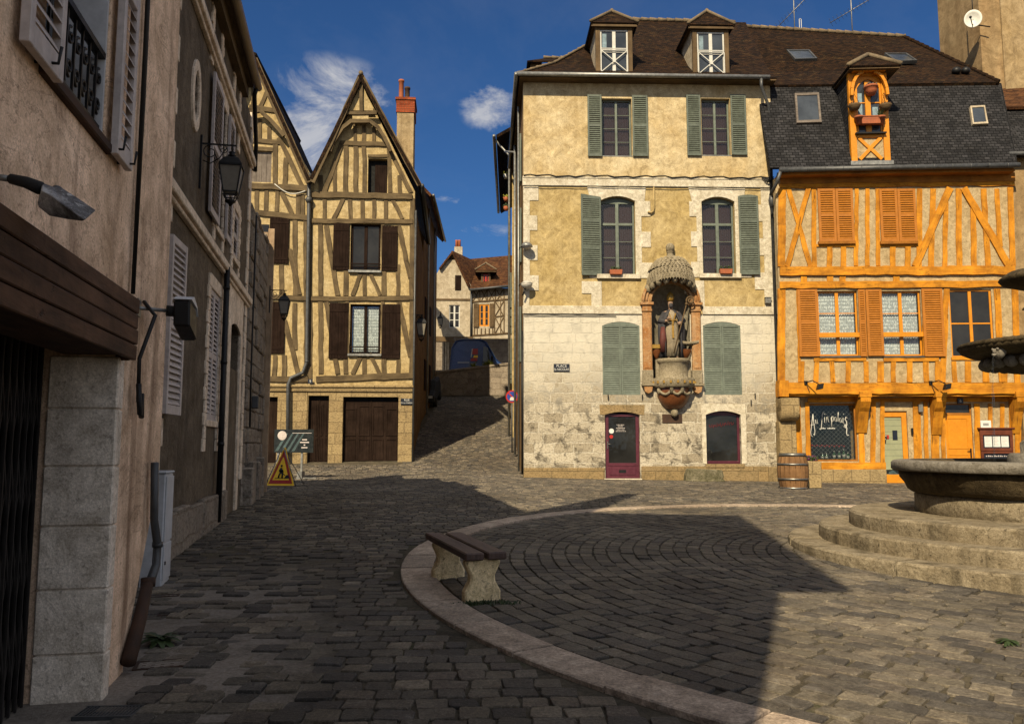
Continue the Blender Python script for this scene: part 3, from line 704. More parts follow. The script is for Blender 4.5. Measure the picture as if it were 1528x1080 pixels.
def near_house():
    h = house('corner_house', FA, 'tan rendered house nearest on the left with folding grille under a rusty wooden fascia')
    Xe = FA.p(256, 300)[0]; sh = [shadow_on(FA, *p) for p in ((1140, 1050), (1215, 900), (1275, 885), (1105, 770), (885, 766), (955, 737), (800, 748))]
    wx0, wz0 = FA.p(64, 98); wx1, wz1 = FA.p(155, 211); wz = (wz0 + wz1) / 2
    gx, gzz = FA.p(0, 300)
    bz1 = FA.p(203, 443, -.12)[1]; bz0 = FA.p(200, 537, -.12)[1]; bx = FA.p(206, 490, -.12)[0]
    X0 = sh[0][0]; zb = -.3
    c1 = FA.p(236, 715); c2 = FA.p(184, 985)
    outer = [(X0, zb), (c2[0], zb), (c2[0], c2[1]), (c1[0], c1[1]), (Xe, c1[1] + .3), (Xe, sh[6][1] - .25), (sh[5][0], sh[5][1]), (sh[4][0] - .02, sh[4][1]), (sh[3][0], sh[3][1]),
             (sh[2][0], sh[2][1]), (X0, sh[1][1])]
    mb = MB(); mb.wall(outer, [rect(wx0, wx1, wz, wz + 2.1), rect(-3.6, -.0, -.2, bz0 + .1)], 0, .42)
    mb.build('wall', M['tan'], h)
    r = MB(); r.slab([(X0, .42, sh[1][1] - .3), (Xe, .42, sh[6][1] - .8), (Xe, 6, sh[6][1] - .4), (X0, 6, sh[1][1] + .1)], th=.2); r.build('roof', M['roof_tile'], h)
    # stone jamb of the garage opening
    p = MB(); g0 = FA.g(0); zs = [g0 - .1] + [FA.p(145, y)[1] for y in (976, 882, 788, 697, 607)] + [bz0 + .02]
    for a, b in zip(zs, zs[1:]): p.box(-.03, .10, -.035, .36, a + .004, b - .004, (0, 1, 0))
    p.box(-.015, .09, -.025, .35, zs[0], zs[-1]); p.build('stone_jamb', M['stone_left'], h, bevel=.008)
    f = MB(); H = bz1 - bz0
    for i in range(4):
        f.box(-4.2, bx, -.12 - .004 * (i % 2), -.085, bz0 + H * i / 4 + .003, bz0 + H * (i + 1) / 4 - .003)
    f.box(-4.2, bx - .01, -.085, .1, bz1 - .03, bz1 + .012); f.box(bx - .025, bx - .004, -.086, -.001, bz0, bz1 - .03, (0, 0, 1)); f.box(-4.2, bx - .03, -.084, .3, bz0 + .03, bz0 + .06)
    f.build('fascia_beam', M['beam_wood'], h, bevel=.006)
    v = MB(); v.box(-3.9, .3, 2.4, 2.5, -.4, bz0 + .3); v.box(-3.9, .3, .421, 2.4, bz0 + .101, bz0 + .3); v.box(.10, .3, .421, 2.4, -.4, bz0 + .1); v.box(-3.9, -3.7, .421, 2.4, -.4, bz0 + .1); v.build('garage_void', M['black'], h)
    v = MB(); v.box(c2[0] - .35, c2[0] - .02, .421, 3.5, zb, c1[1]); v.box(Xe - .35, Xe - .01, .421, 3.5, c1[1], sh[6][1] - .8); v.build('end_wall', M['tan'], h)
    g = MB(); step = .095; n = 36
    for i in range(n):
        x = -.04 - i * step; g.bar((x, .40, g0), (x, .40, bz0 + .09), .018, .02, (0, 1, 0))
        g.bar((x - .03, .385, g0), (x - .03, .385, bz0 + .08), .010, .012, (0, 1, 0))
        for k in range(5):
            za = g0 + .12 + k * .46
            g.bar((x, .392, za), (x - step, .392, za + .4), .012, .006, (0, 1, 0)); g.bar((x, .398, za + .4), (x - step, .398, za), .012, .006, (0, 1, 0))
    g.build('folding_grille', M['grille'], h)
    s = MB(); s.box(-3.6, -.032, .02, .6, g0 - .3, g0 - .01); s.build('threshold', M['stone_dark'], h, bevel=.01)
    # window with iron guard and shutters
    w = window(h, wx0, wx1, wz + .02, wz + 2.1, .26, M['whitegrey'], 2, 3, pane='glass_blue')
    sl = MB(); sl.box(wx0 - .05, wx1 + .06, -.04, .26, wz - .06, wz - .002); sl.build('sill', M['rust'], w, bevel=.008)
    rv = MB(); rv.box(wx1 - .03, wx1 - .004, .01, .25, wz + .02, wz + 2.05, (0, 0, 1)); rv.build('reveal_panel', M['whitegrey'], w)
    gd = MB(); zt = wz + .5
    gd.bar((wx0, .03, zt), (wx1 - .03, .03, zt), .05, .035); gd.bar((wx0, .03, wz + .07), (wx1 - .03, .03, wz + .07), .02)
    n = 8; dx = (wx1 - wx0) / n
    for i in range(n):
        x = wx0 + dx * (i + .5); P = lambda u, q: (u, .03, q)
        gd.bar((x - dx / 2, .03, wz + .06), (x - dx / 2, .03, zt), .014)
        iron_scroll(gd, (x, wz + .36), dx * .42, 1.2, pi / 2, 1, P, .009); iron_scroll(gd, (x, wz + .19), dx * .42, 1.2, -pi / 2, -1, P, .009)
    gd.build('iron_guard', M['iron'], w)
    sx1 = FA.p(192, 240, -.05)[0]; sxl = FA.p(25, 40, -.05)[0]
    shutter(h, wx1 + .02, sx1, wz - .06, wz + 2.1, -.075, -.03, M['greyshut'], 2, st=.05)
    shutter(h, wx0 - (sx1 - wx1) - .02, wx0 + .05, wz - .06, wz + 2.1, -.075, -.03, M['greyshut'], 2, st=.05)
    for x in (wx1 + .03, sx1 - .06, wx0 - .1): hk = MB(); hk.tube([(x, 0, wz - .03), (x, -.10, wz - .03), (x, -.11, wz + .05)], .008, 6); hk.build('shutter_hook', M['iron'], h)
    # conduit and cable on the render
    a = FA.p(211, 40); b = FA.p(208, 450); c = MB()
    c.tube([(a[0], -.03, a[1] + 4), (a[0], -.03, b[1])], .014, 8); c.tube([(a[0] + .07, -.02, a[1] + 1.5), (a[0] + .09, -.02, a[1] - .4), (a[0] + .02, -.03, b[1] + .02)], .008, 6)
    e = FA.p(196, 535); e2 = FA.p(194, 600)
    c.tube([(b[0], -.03, b[1]), (e[0] + .03, -.13, e[1] + .3), (e[0], -.05, e[1]), (e2[0], -.05, e2[1])], .014, 8)
    c.tube([(e2[0] - .05, -.06, e2[1] + .12), (e2[0] - .02, -.07, e2[1] - .08), (e2[0] + .02, -.07, e2[1] - .10), (e2[0] + .04, -.06, e2[1] + .06)], .018, 8)
    c.build('cable_conduit', M['iron'], h)
    # leaning rain pipe at the far corner
    P = [FA.p(*q, -.05) for q in ((231, 690), (230, 775), (235, 812), (233, 842), (224, 868))]
    c = MB(); c.tube([(x, -.05, z) for x, z in P], [.028, .028, .03, .03, .034], 12)
    for i in (2, 4): x, z = P[i]; c.tube([(x, -.05, z + .02), (x, -.05, z - .02)], .038, 12)
    c.build('rain_pipe', M['zinc_dark'], h)
    P = [FA.p(*q, -.05) for q in ((221, 866), (208, 925), (191, 988))]
    c = MB(); c.tube([(x, -.05, z) for x, z in P], [.040, .046, .050], 12); c.tube([(P[0][0], -.05, P[0][1] + .02), (P[0][0], -.05, P[0][1] - .04)], .050, 12)
    c.build('cast_iron_pipe_foot', M['rust'], h)
near_house()

def rough_house():
    h = house('roughcast_house', FB, 'dark roughcast house on the left with pale string courses and an oval window')
    Xe = FB.p(367, 460)[0]; OV = .26; Xg, zt = FB.p(381, 128, -OV); g0 = FB.g(0)
    def zr(xa, ya, xb, yb): return FB.p(xa, ya)[1], FB.p(xb, yb)[1]
    s1 = FB.p(300, 350)[1]; s2 = FB.p(345, 157)[1]
    w1 = (FB.p(323, 250)[0], FB.p(334, 250)[0], FB.p(322, 337)[1], FB.p(313, 104)[1])
    w2 = (FB.p(309, 530)[0], FB.p(325, 530)[0], FB.p(315, 628)[1], FB.p(318, 433)[1])
    w3 = (FB.p(319, 30)[0], FB.p(331, 30)[0], FB.p(328, 84)[1], FB.p(328, -60)[1])
    w4 = (FB.p(350, 130)[0], FB.p(357, 130)[0], FB.p(354, 185)[1], FB.p(352, 66)[1])
    w5 = (FB.p(347, 350)[0], FB.p(355, 350)[0], FB.p(351, 388)[1], FB.p(351, 315)[1])
    dr = (FB.p(341, 520)[0], FB.p(356, 520)[0], FB.p(349, 552)[1], FB.p(348, 482)[1])
    ol = (FB.p(291, 143)[0], FB.p(291, 143)[1]); orz = (FB.p(291, 85)[1] - FB.p(291, 201)[1]) / 2; orx = (FB.p(298, 143)[0] - FB.p(285, 143)[0]) / 2
    def ell(rx, rz, n=20): return [(ol[0] + rx * cos(2 * pi * i / n), ol[1] + rz * sin(2 * pi * i / n)) for i in range(n)]
    mb = MB(); mb.wall(rect(-4, Xe, -.2, zt), [rect(*w1), rect(*w2), rect(*w3), rect(*w4), rect(*w5), arch(*dr, .12), ell(orx * .62, orz * .70)], 0, .35)
    mb.build('wall', M['rough'], h)
    r = MB(); r.slab([(-4.3, -OV, zt + .06), (Xg, -OV, zt + .06), (Xg, 5, zt + 2.4), (-4.3, 5, zt + 2.4)], th=.12); r.build('roof', M['roof_tile'], h)
    iw = MB(); iw.box(-3.9, Xe - .1, .62, .7, -.1, zt - .1); iw.build('dark_interior', M['black'], h)
    e = MB(); e.wall([(Xe - 0, -.2), (Xe, -.2)] and rect(0, 5.0, -.2, zt), [], 0, .3)
    e.v = [(Xe - .0 - y, .36 + x, z) for x, y, z in e.v]; e.build('end_wall', M['rough'], h)
    c = MB()
    for z, dp in ((s1, .13), (s2, .12)):
        c.box(-4, Xe + .04, -dp, 0, z - .11, z + .02); c.box(-4, Xe + .03, -dp * .6, 0, z - .17, z - .11)
    c.build('string_course', M['pale_l'], h, bevel=.012)
    l = MB(); l.box(-4, Xe + .05, -dp * .95, -.0, s1 + .021, s1 + .04); l.box(-4, Xe + .05, -dp * .95, 0, s2 + .021, s2 + .04); l.build('lead_flashing', M['zinc_dark'], h)
    d = MB()                                            # dressed stone round the openings and corner quoins
    d.wall(ell(orx, orz), [ell(orx * .62, orz * .70)], -.035, .05); d.build('oval_surround', M['pale_l'], h, bevel=.008)
    for x0, x1, z0, z1 in (w1, w2, w3, w4, w5):
        z0b = max(z0 - .5, g0); jw = .16; d = MB()
        for i in range(14):
            za, zb = z0b + (z1 + .2 - z0b) * i / 14, z0b + (z1 + .2 - z0b) * (i + 1) / 14
            k = .0 if i % 2 else .07
            d.box(x0 - jw - k, x0, -.03, 0.02, za + .003, zb - .003); d.box(x1, x1 + jw + k, -.03, .02, za + .003, zb - .003)
        d.box(x0 - .02, x1 + .02, -.028, .02, z1, z1 + .22); d.box(x0 - .1, x1 + .1, -.05, .1, z0 - .1, z0); d.build('window_surround', M['pale_l'], h, bevel=.008)
    d = MB(); d2 = MB(); z = g0 + .7; i = 0
    while z < zt - .2:
        k = .0 if i % 2 else .1; d.box(-1.15 - k * 0, -.62 + k, -.03, .02, z + .003, z + .34); d2.box(Xe - .22 - k, Xe + .02, -.03, .02, z + .003, z + .34); z += .345; i += 1
    d.build('quoins', M['pale_l'], h, bevel=.008); d2.build('quoins', M['pale_l'], h, bevel=.008); d = MB()
    x0, x1, z0, z1 = dr; d.box(x0 - .35, x0, -.04, .02, g0, z1); d.box(x1, x1 + .3, -.04, .02, g0, z1)
    d.wall([(x0 - .35, z1 + .9), (x0 - .35, z1 + .001), (x0, z1 + .001)] + [(x, zz) for x, zz in reversed(arch(*dr, .12)[2:])] + [(x1 + .3, z1 + .001), (x1 + .3, z1 + .9)], [], -.035, .02)
    d.build('door_surround', M['pale_l'], h, bevel=.008)
    st = MB(); st.box(x0, x1, .03, .3, g0 - .1, dr[2] - .01); st.build('blocked_doorway', M['stone_dark'], h)
    v = MB(); v.box(x0, x1, .28, .32, dr[2], dr[3]); v.build('doorway_void', M['black'], h)
    pl = MB(); pe = FB.p(330, 760)[0]
    x = -1.6
    while x < pe:
        L = min(random.uniform(.8, 1.3), pe - x); pl.box(x + .005, x + L - .005, -.10 - random.uniform(0, .03), 0, g0 - .2, g0 + .58 + random.uniform(-.03, .03)); x += L
    pl.build('plinth', M['stone_dark'], h, bevel=.02)
    o = MB(); o.box(ol[0] - orx, ol[0] + orx, .12, .14, ol[1] - orz, ol[1] + orz); ow = o.build('window', M['glass'], h)
    ib = MB(); ib.box(ol[0] - .012, ol[0] + .012, .09, .115, ol[1] - orz * .7, ol[1] + orz * .7); ib.box(ol[0] - orx * .6, ol[0] + orx * .6, .092, .113, ol[1] - .012, ol[1] + .012); ib.build('glazing_bar', M['greyshut'], ow)
    for k, q in enumerate((w1, w3, w4)): window(h, q[0], q[1], q[2], q[3], .16, M['greyshut'], 2, 3)
    shutter(h, w2[0], (w2[0] + w2[1]) / 2 - .004, w2[2], w2[3], .0, .045, M['greyshut'], 2); shutter(h, (w2[0] + w2[1]) / 2 + .004, w2[1], w2[2], w2[3], .0, .045, M['greyshut'], 2)
    shutter(h, w5[0], w5[1], w5[2], w5[3], .0, .045, M['greyshut'], 2)
    ww = w1[1] - w1[0]
    shutter(h, FB.p(311, 230)[0] - .12, w1[0] - .02, w1[2] - .05, w1[3], -.09, -.045, M['greyshut'], 2); shutter(h, w1[1] + .02, w1[1] + .62, w1[2] - .05, w1[3], -.09, -.045, M['greyshut'], 2)
    a = FB.p(250, 480, -.12)[0]; b = FB.p(268, 480, -.12)[0]
    shutter(h, a, b, FB.p(250, 618, -.12)[1], FB.p(255, 348, -.12)[1], -.15, -.10, M['greyshut'], 2, ang=R(-3), hinge=a)
    dp = MB(); x = FB.p(330, 600, -.08)[0]; dp.tube([(x, -.1, s1 - .05), (x, -.1, FB.g(x) + .05)], .05, 10)
    for z in (1.6, 3.0, 4.3): dp.tube([(x, -.1, z), (x, -.1, z + .06)], .06, 10)
    dp.build('drainpipe', M['iron'], h)
    gt = MB()
    zg = zt - .04
    gt.lathe([(.085, 0), (.085, Xg + 4.2)], (0, 0, 0), 12, 0, 2 * pi, smooth=True); gt.v = [(q[2] - 4.2, -OV - .05 + q[0], zg + q[1]) for q in gt.v]; gt.build('gutter', M['copper_pipe'], h)
    sf = MB(); sf.box(-4.2, Xg - .02, -OV, 0, zt - .06, zt + .0); sf.box(-4.2, min(Xe, Xg) - .03, -.14, 0, zt - .28, zt - .06); sf.build('cornice', M['timber_far'], h)
    pp = MB(); x = Xe - .05; pp.tube([(Xg - .1, -OV - .05, zg), (Xg - .1, -OV, zg - .2), (x, -.1, zg - .5), (x, -.1, s2 - .2)], .045, 8); pp.build('downpipe', M['iron'], h)
    return Xe
XeB = rough_house()

# ruined stone stub at the end of the row, with an old board at its edge
def stub():
    x0, x1 = XeB + .06, FB.p(388, 620)[0]; zt = FB.p(380, 318)[1]; g = FB.g(x1)
    t = house('stone_stub_wall', FB, 'broken grey stone wall end with a tall board at its edge, at the end of the left row', 'wall')
    mb = MB(); z = g - .1
    while z < zt:
        hh = random.uniform(.28, .48); x = x0
        while x < x1 - .05:
            L = min(random.uniform(.35, .8), x1 - x); mb.box(x + .006, x + L - .006, -.04 - random.uniform(0, .07), .6, z + .006, min(zt, z + hh) - .006, (1, 0, 0)); x += L
        z += hh
    mb.box(x0 + .02, x1 - .02, -.02, .55, g - .1, zt - .05)
    for i in range(9): mb.box(x0 + .1 + .28 * i, x0 + .4 + .28 * i, -.12 - random.uniform(0, .16), .1, g - .1, g + random.uniform(.3, 1.0))
    mb.build('rubble_masonry', M['stone_dark'], t, bevel=.03)
    p = MB(); xb = x1 + .02; w = .55
    p.box(xb, xb + .07, -.22, -.06, FB.g(xb) - .05, FB.p(395, 335)[1]); p.box(xb, xb + .07, -.06 + .006, .3, FB.g(xb) - .05, FB.p(395, 335)[1] - .1); p.build('edge_board', M['board'], t, bevel=.01)
    m = MB(); x = FB.p(373, 600)[0]; zz = FB.p(373, 600)[1]; m.box(x - .14, x + .14, -.2, -.04, zz - .14, zz + .14); m.build('meter_box', M['zinc_dark'], t, bevel=.02)
    c = MB(); x = x0 + .05; c.tube([(x, -.14, zt - .3), (x, -.14, 3.), (x + .1, -.14, 2.0)], .02, 6); c.build('cable', M['iron'], t)
stub()

# lanterns
_X, _Z = FB.p(299, 213)
_o = solve(lambda o: proj(FB.w(_X, -o, _Z))[0], 347, .05, 2.5)
lantern('wall_lantern', 'large black lantern on a scrolled bracket, hanging from the dark roughcast house', FB, _X, _Z, _o, .82 * 40 / 45 * 1.0, 0., .14)

# ------------------------------------------------------------------ tall yellow corner house
def quoins(mb, x0, ws, wl, z0, z1, h, y=-.018, flip=False, alt=0):
    n = max(1, round((z1 - z0) / h)); dz = (z1 - z0) / n
    for i in range(n):
        w = (wl if (i + alt) % 2 else ws) * random.uniform(.94, 1.06)
        a, b = (x0 - w, x0) if flip else (x0, x0 + w)
        mb.box(a, b, y - random.uniform(0, .004), .02, z0 + dz * i + .0008, z0 + dz * (i + 1) - .0008, (1, 0, 0))
def hip_dormer(parent, fac, xa, xb, zb, zt, df, dback, apex, win, wallm, frame, roofm, over=.16, ridge_back=None):
    """timber front at depth df with side cheeks running back to the slope; hipped little roof"""
    d = MB(); pw = .16
    d.box(xa, xa + pw, df, df + .14, zb, zt, (0, 0, 1)); d.box(xb - pw, xb, df, df + .14, zb, zt, (0, 0, 1)); d.box(xa + pw, xb - pw, df + .004, df + .14, zt - .16, zt - .002); d.box(xa - .01, xb + .01, df - .02, df + .14, zb - .12, zb - .002)
    dm = d.build('dormer', frame, parent, bevel=.008)
    c = MB()
    for x, s in ((xa + .01, .05), (xb - .06, .05)): c.add([(x, df + .14, zb), (x + s, df + .14, zb), (x, df + .14, zt), (x + s, df + .14, zt), (x, dback, zt), (x + s, dback, zt), (x, dback, zb), (x + s, dback, zb)],
                                                          [(0, 1, 3, 2), (2, 3, 5, 4), (4, 5, 7, 6), (6, 7, 1, 0), (0, 2, 4, 6), (1, 7, 5, 3)], (0, 1, 0))
    c.build('cheek', wallm, dm)
    r = MB(); cx = (xa + xb) / 2; ax, az = apex; x0, x1 = xa - over, xb + over; y0 = df - over * .8; za = zt + .02; yr = df + .42
    th = .07
    r.slab([(x0, y0, za), (x1, y0, za), (cx, yr, az)], th=th, ax=(1, 0, 0)); r.slab([(x0, y0, za), (cx, yr, az), (cx, dback + 1.2, az), (x0, dback + .4, za)], th=th, ax=(0, 1, 0)); r.slab([(x1, y0, za), (cx, yr, az), (cx, dback + 1.2, az), (x1, dback + .4, za)], th=th, ax=(0, 1, 0))
    rr = r.build('dormer_roof', roofm, dm)
    s = MB(); s.box(x0 + .03, x1 - .03, y0 + .03, dback, zt + .0, zt + .012); s.box(x0 + .04, x1 - .04, y0 + .05, y0 + .1, zt - .10, zt - .001); s.build('soffit', M['timber_far'], dm)
    k = MB()
    for p, q in (((x0, y0, za + .04), (cx, yr, az + .04)), ((x1, y0, za + .04), (cx, yr, az + .04)), ((cx, yr - .05, az + .05), (cx, dback + 1.2, az + .05))): k.tube([p, q], .06, 8)
    k.build('ridge_tiles', M['ridge'], dm)
    return dm
def ridge_line(parent, a, b, mat, n=None, r=.085):
    mb = MB(); a = V(a); b = V(b); L = (b - a).length; n = n or int(L / .33)
    for i in range(n):
        p = a.lerp(b, i / n); q = a.lerp(b, (i + 1.12) / n); mb.tube([p + V((0, 0, .02)), q + V((0, 0, -.0))], [r * 1.12, r * .86], 8)
        if i % 2 == 0: mb.blob(q + V((0, 0, r * .8)), (.05, .05, .045), 6, 4)
    return mb.build('ridge_tiles', mat, parent)

CW = {}
def corner_house():
    F = FC; h = house('corner_house', F, 'tall yellow rendered corner house with grey green shutters and a bare stone ground floor')
    xr = F.p(1159, 420)[0]; g = F.g(0) - .3; xl = 0.
    z1 = F.p(960, 469)[1]; z1b = F.p(960, 457)[1]; z2 = F.p(960, 279)[1]; z2b = F.p(960, 266)[1]; zt = F.p(960, 118)[1] + .1
    zpl = F.p(900, 696)[1]
    CW.update(xr=xr, z1=z1, zt=zt)
    nx0, nx1 = F.p(973, 500)[0], F.p(1030, 500)[0]; nb = F.p(1000, 572)[1]; nc = (nx0 + nx1) / 2; nr = (nx1 - nx0) / 2; nz0 = F.p(1000, 452)[1]
    CW.update(nc=nc, nr=nr, nz0=nz0, nb=nb)
    # lower wall in bare stone
    door = F.r(903, 617, 955, 716); shop = F.r(1054, 613, 1106, 692); m1 = F.r(899, 480, 955, 589); m2 = F.r(1050, 480, 1106, 589)
    mb = MB()
    low = [(0, g), (xr, g), (xr, z1), (nx1, z1), (nx1, nb), (nx0, nb), (nx0, z1), (0, z1)]
    dz0 = F.g(door[0]) + .0
    mb.wall(low, [arch(door[0], door[1], dz0, door[3] + .06, .10), arch(shop[0], shop[1], shop[2], shop[3] + .0, .13), arch(*m1, .14), arch(*m2, .14)], 0, .45)
    mb.build('stone_wall', M['stone_c'], h)
    pl = MB()
    for a, b in ((-.02, door[0] - .02), (door[1] + .03, shop[1] + .9), (shop[1] + .9, xr - .02)): pl.box(a + .004, b - .004, -.035, .05, g, zpl + random.uniform(-.05, .02))
    pl.build('plinth', M['plinth'], h, bevel=.015)
    # ochre middle storey, yellow top storey
    arc = [(nc + nr * cos(pi * i / 12), nz0 + nr * sin(pi * i / 12)) for i in range(13)]
    e1 = F.r(896, 293, 948, 410); e2 = F.r(1048, 294, 1097, 409)
    mb = MB(); mid = [(0, z1 + .003), (nx0, z1 + .003)] + list(reversed(arc)) + [(nx1, z1 + .003), (xr, z1 + .003), (xr, z2b), (0, z2b)]
    mb.wall(mid, [arch(*e1, .17), arch(*e2, .17)], 0.004, .45); mb.build('middle_wall', M['ochre'], h)
    t1 = F.r(898, 147, 943, 233); t2 = F.r(1047, 147, 1090, 232)
    mb = MB(); mb.wall(rect(0, xr, z2b + .003, zt), [rect(*t1), rect(*t2)], 0.008, .45); mb.build('upper_wall', M['yellow'], h)
    # white painted stone: bands, quoins, surrounds
    w = MB(); w.box(-.04, xr + .02, -.05, .02, z2, z2b); w.box(-.03, xr + .01, -.07, .02, z2b - .05, z2b + .02); n0, n1 = F.p(958, 463)[0], F.p(1048, 463)[0]
    w.box(-.04, n0, -.05, .02, z1, z1b); w.box(n1, xr + .02, -.05, .02, z1, z1b); w.build('white_band', M['white_stone'], h, bevel=.01)
    w = MB(); quoins(w, -.012, .22, .50, z1b, z2, .56); w.build('quoins', M['white_stone'], h, bevel=.006)
    w = MB(); quoins(w, xr - .02, .42, .78, z1b, z2, .60, flip=True); w.build('quoins', M['white_stone'], h, bevel=.006)
    for e, bl, brr in ((e1, 1, 1), (e2, 1, 1)):
        w = MB(); x0, x1, za, zb = e; s = za - .12
        w.wall([(x0 - .34, zb - .17), (x0 - .004, zb - .17)] + [(x, z) for x, z in reversed(arch(x0, x1, za, zb, .17)[3:-1])] + [(x1 + .004, zb - .17), (x1 + .34, zb - .17), (x1 + .40, z2), (x0 - .46, z2)], [], -.022, .02)
        quoins(w, x0 - .003, .20, .42, s, zb - .17, .58, -.022, True, 1); quoins(w, x1 + .003, .22, .55, s, zb - .17, .58, -.022, False, 1)
        quoins(w, x0 + .02, .38, .68, z1b, s - .12, .50, -.022, True); 
        w.build('window_surround', M['white_stone'], h, bevel=.006)
    iw = MB(); iw.box(.4, xr + .2, .9, 1.0, g, zt - .2); iw.build('dark_interior', M['neutral_dark'], h)
    # windows
    for t in (t1, t2): window(h, t[0] + .01, t[1] - .01, t[2] + .02, t[3] - .01, .17, M['green'], 2, 4, pane='clear', curtain='red_curtain', sill=(.05, .03, .0, 'zinc'))
    for e in (e1, e2):
        zz = e[3] - (e[3] - e[2]) * .345
        window(h, e[0] + .01, e[1] - .01, e[2] + .01, e[3] - .01, .17, M['green'], 2, 3, rise=.16, pane='clear', curtain='red_curtain', transom=zz, sill=(.16, .16, -.10, 'white_stone'), post=.11)
    def sh(a, b, c, d, rails=2, rise=0., y=(-.075, -.03), ang=0., hinge=None):
        q = F.r(a, b, c, d, y[0]); return shutter(h, *q, y[0], y[1], M['green_dark'], rails, rise=rise, ang=R(ang), hinge=hinge)
    sh(877, 141, 898, 233); sh(944, 142, 967, 233); sh(1025, 141, 1046, 232); sh(1091, 141, 1114, 231)
    q = F.r(867, 290, 897, 411, -.06); shutter(h, *q, -.085, -.04, M['green_dark'], 3, rise=-.10, ang=R(4), hinge=q[1])
    q = F.r(1103, 291, 1132, 410, -.06); shutter(h, *q, -.085, -.04, M['green_dark'], 3, rise=.05, ang=R(-3), hinge=q[0])
    for q in (m1, m2):
        c = (q[0] + q[1]) / 2
        for a, b, r_ in ((q[0], c - .003, 1), (c + .003, q[1], 2)):
            s = MB(); o = shutter(h, a, b, q[2], q[3] - .05, .015, .06, M['green'], 3)
        s = MB(); s.wall(arch(q[0] + .004, q[1] - .004, q[3] - .16, q[3] - .003, .13), [], .012, .055); s.build('shutter_head', M['green'], h)
    # plum coloured shop door and window
    x0, x1, za, zb = door; f = MB(); zd = dz0 + .02
    f.wall(rect(x0 + .004, x1 - .004, zd, zb), [rect(x0 + .14, x1 - .12, zd + .52, zb - .10)], .10, .17)
    f.box(x0 + .16, x1 - .14, .085, .101, zd + .12, zd + .36); f.box(x0 + .10, x1 - .08, .088, .101, zd + .42, zd + .47)
    dm = f.build('door', M['purple'], h, bevel=.008)
    gl = MB(); gl.box(x0 + .14, x1 - .12, .13, .14, zd + .52, zb - .10); gl.build('pane', M['glass'], dm)
    lb = MB(); cx = (x0 + x1) / 2; lb.box(cx - .12, cx + .12, .078, .086, zd + .19, zd + .29); lb.build('letter_flap', M['iron'], dm)
    hd = MB(); hd.box(x0 + .08, x0 + .11, .07, .10, zd + 1.0, zd + 1.25); hd.tube([(x0 + .095, .06, zd + 1.16), (x0 + .22, .06, zd + 1.16)], .012, 6); hd.build('handle', M['hoop'], dm)
    stc = MB(); stc.lathe([(.085, 0), (.085, .004)], (0, 0, 0), 20, smooth=False); stc.v = [(x0 + .24 + a, .124 - z, zd + 1.60 + b) for a, b, z in stc.v]; stc.build('round_sticker', M['paper'], dm)
    st2 = MB(); st2.lathe([(.065, 0), (.065, .004)], (0, 0, 0), 20, smooth=False); st2.v = [(x0 + .23 + a, .124 - z, zd + 1.41 + b) for a, b, z in st2.v]; st2.build('round_sticker', M['sign_red'], dm)
    ln = MB()
    for i, wl in enumerate((.30, .22, .34, .30, .36)):
        n = int(wl / .045)
        for j in range(n):
            a = cx - .02 - wl / 2 + j * .045; ln.box(a, a + random.uniform(.022, .04), .126, .129, zd + 1.80 - i * .055, zd + 1.822 - i * .055)
    ln.build('door_lettering', M['greyshut'], dm)
    step = MB(); step.box(x0 - .05, x1 + .05, -.05, .2, dz0 - .2, dz0 + .02); step.build('doorstep', M['white_stone'], h, bevel=.01)
    x0, x1, za, zb = shop; f = MB()
    f.wall(arch(x0 + .004, x1 - .004, za + .004, zb - .004, .13), [rect(x0 + .05, x1 - .09, za + .10, zb - .15)], .14, .2)
    wn = f.build('window', M['purple'], h, bevel=.008)
    gl = MB(); gl.box(x0 + .05, x1 - .09, .17, .176, za + .1, zb - .15); gl.build('pane', M['glass'], wn)
    sg = MB()                                             # red brush script, rising to the right
    for j in range(2):
        pts = []
        for i in range(46):
            u = i / 45; pts.append((x0 + .14 + (x1 - x0 - .34) * u + .022 * sin(i * 1.9), .164, zb - .52 + .13 * u + .05 * sin(i * 1.27 + j) * (1.4 if i % 7 < 3 else .7) - .02 * j))
        sg.tube(pts, .007, 5)
    sg.build('window_lettering', M['faint_red'], wn)
    sl = MB(); sl.box(x0 - .05, x1 + .08, -.06, .14, za - .12, za); sl.build('sill', M['plinth'], wn, bevel=.01)
    for q in (door, shop):
        s = MB(); a, b = q[0], q[1]; top = q[3] + (.06 if q is door else 0); r_ = .10 if q is door else .13
        out = arch(a, b, top - .3, top, r_)[2:]
        s.wall([(a - .16, top - r_)] + [(x, z + .003) for x, z in reversed(out)] + [(b + .16, top - r_), (b + .18, top + .24), (a - .18, top + .24)], [], -.015, .02); s.build('lintel', M['white_stone'] if q is shop else M['plinth'], h)
        if q is shop:
            s = MB(); quoins(s, a - .002, .14, .15, q[2], top - r_, .5, -.015, True); s.build('window_surround', M['white_stone'], h, bevel=.005); s = MB(); quoins(s, b + .002, .17, .18, q[2], top - r_, .5, -.015); s.build('window_surround', M['white_stone'], h, bevel=.005)
    # roof: tiled, hipped at the left, with eaves gutter
    zg = F.p(960, 113, -.45)[1]; xg0 = F.p(771, 112, -.45)[0]; xg1 = F.p(1148, 117, -.45)[0]
    R1 = F.p(944, 31, 4.2); R2 = F.p(1092, 40, 4.2); zr = R1[1]
    CW.update(zg=zg, ridge=(R1, R2))
    f0 = (xg0 + .05, -.42, zg); f1 = (xr + .1, -.42, zg); ra = (R1[0], 4.2, zr); rb = (R2[0] + .6, 4.2, zr - .05)
    r = MB(); k = .28                                   # slight bell-cast at the eaves
    def lerp3(a, b, t): return tuple(a[i] + (b[i] - a[i]) * t for i in range(3))
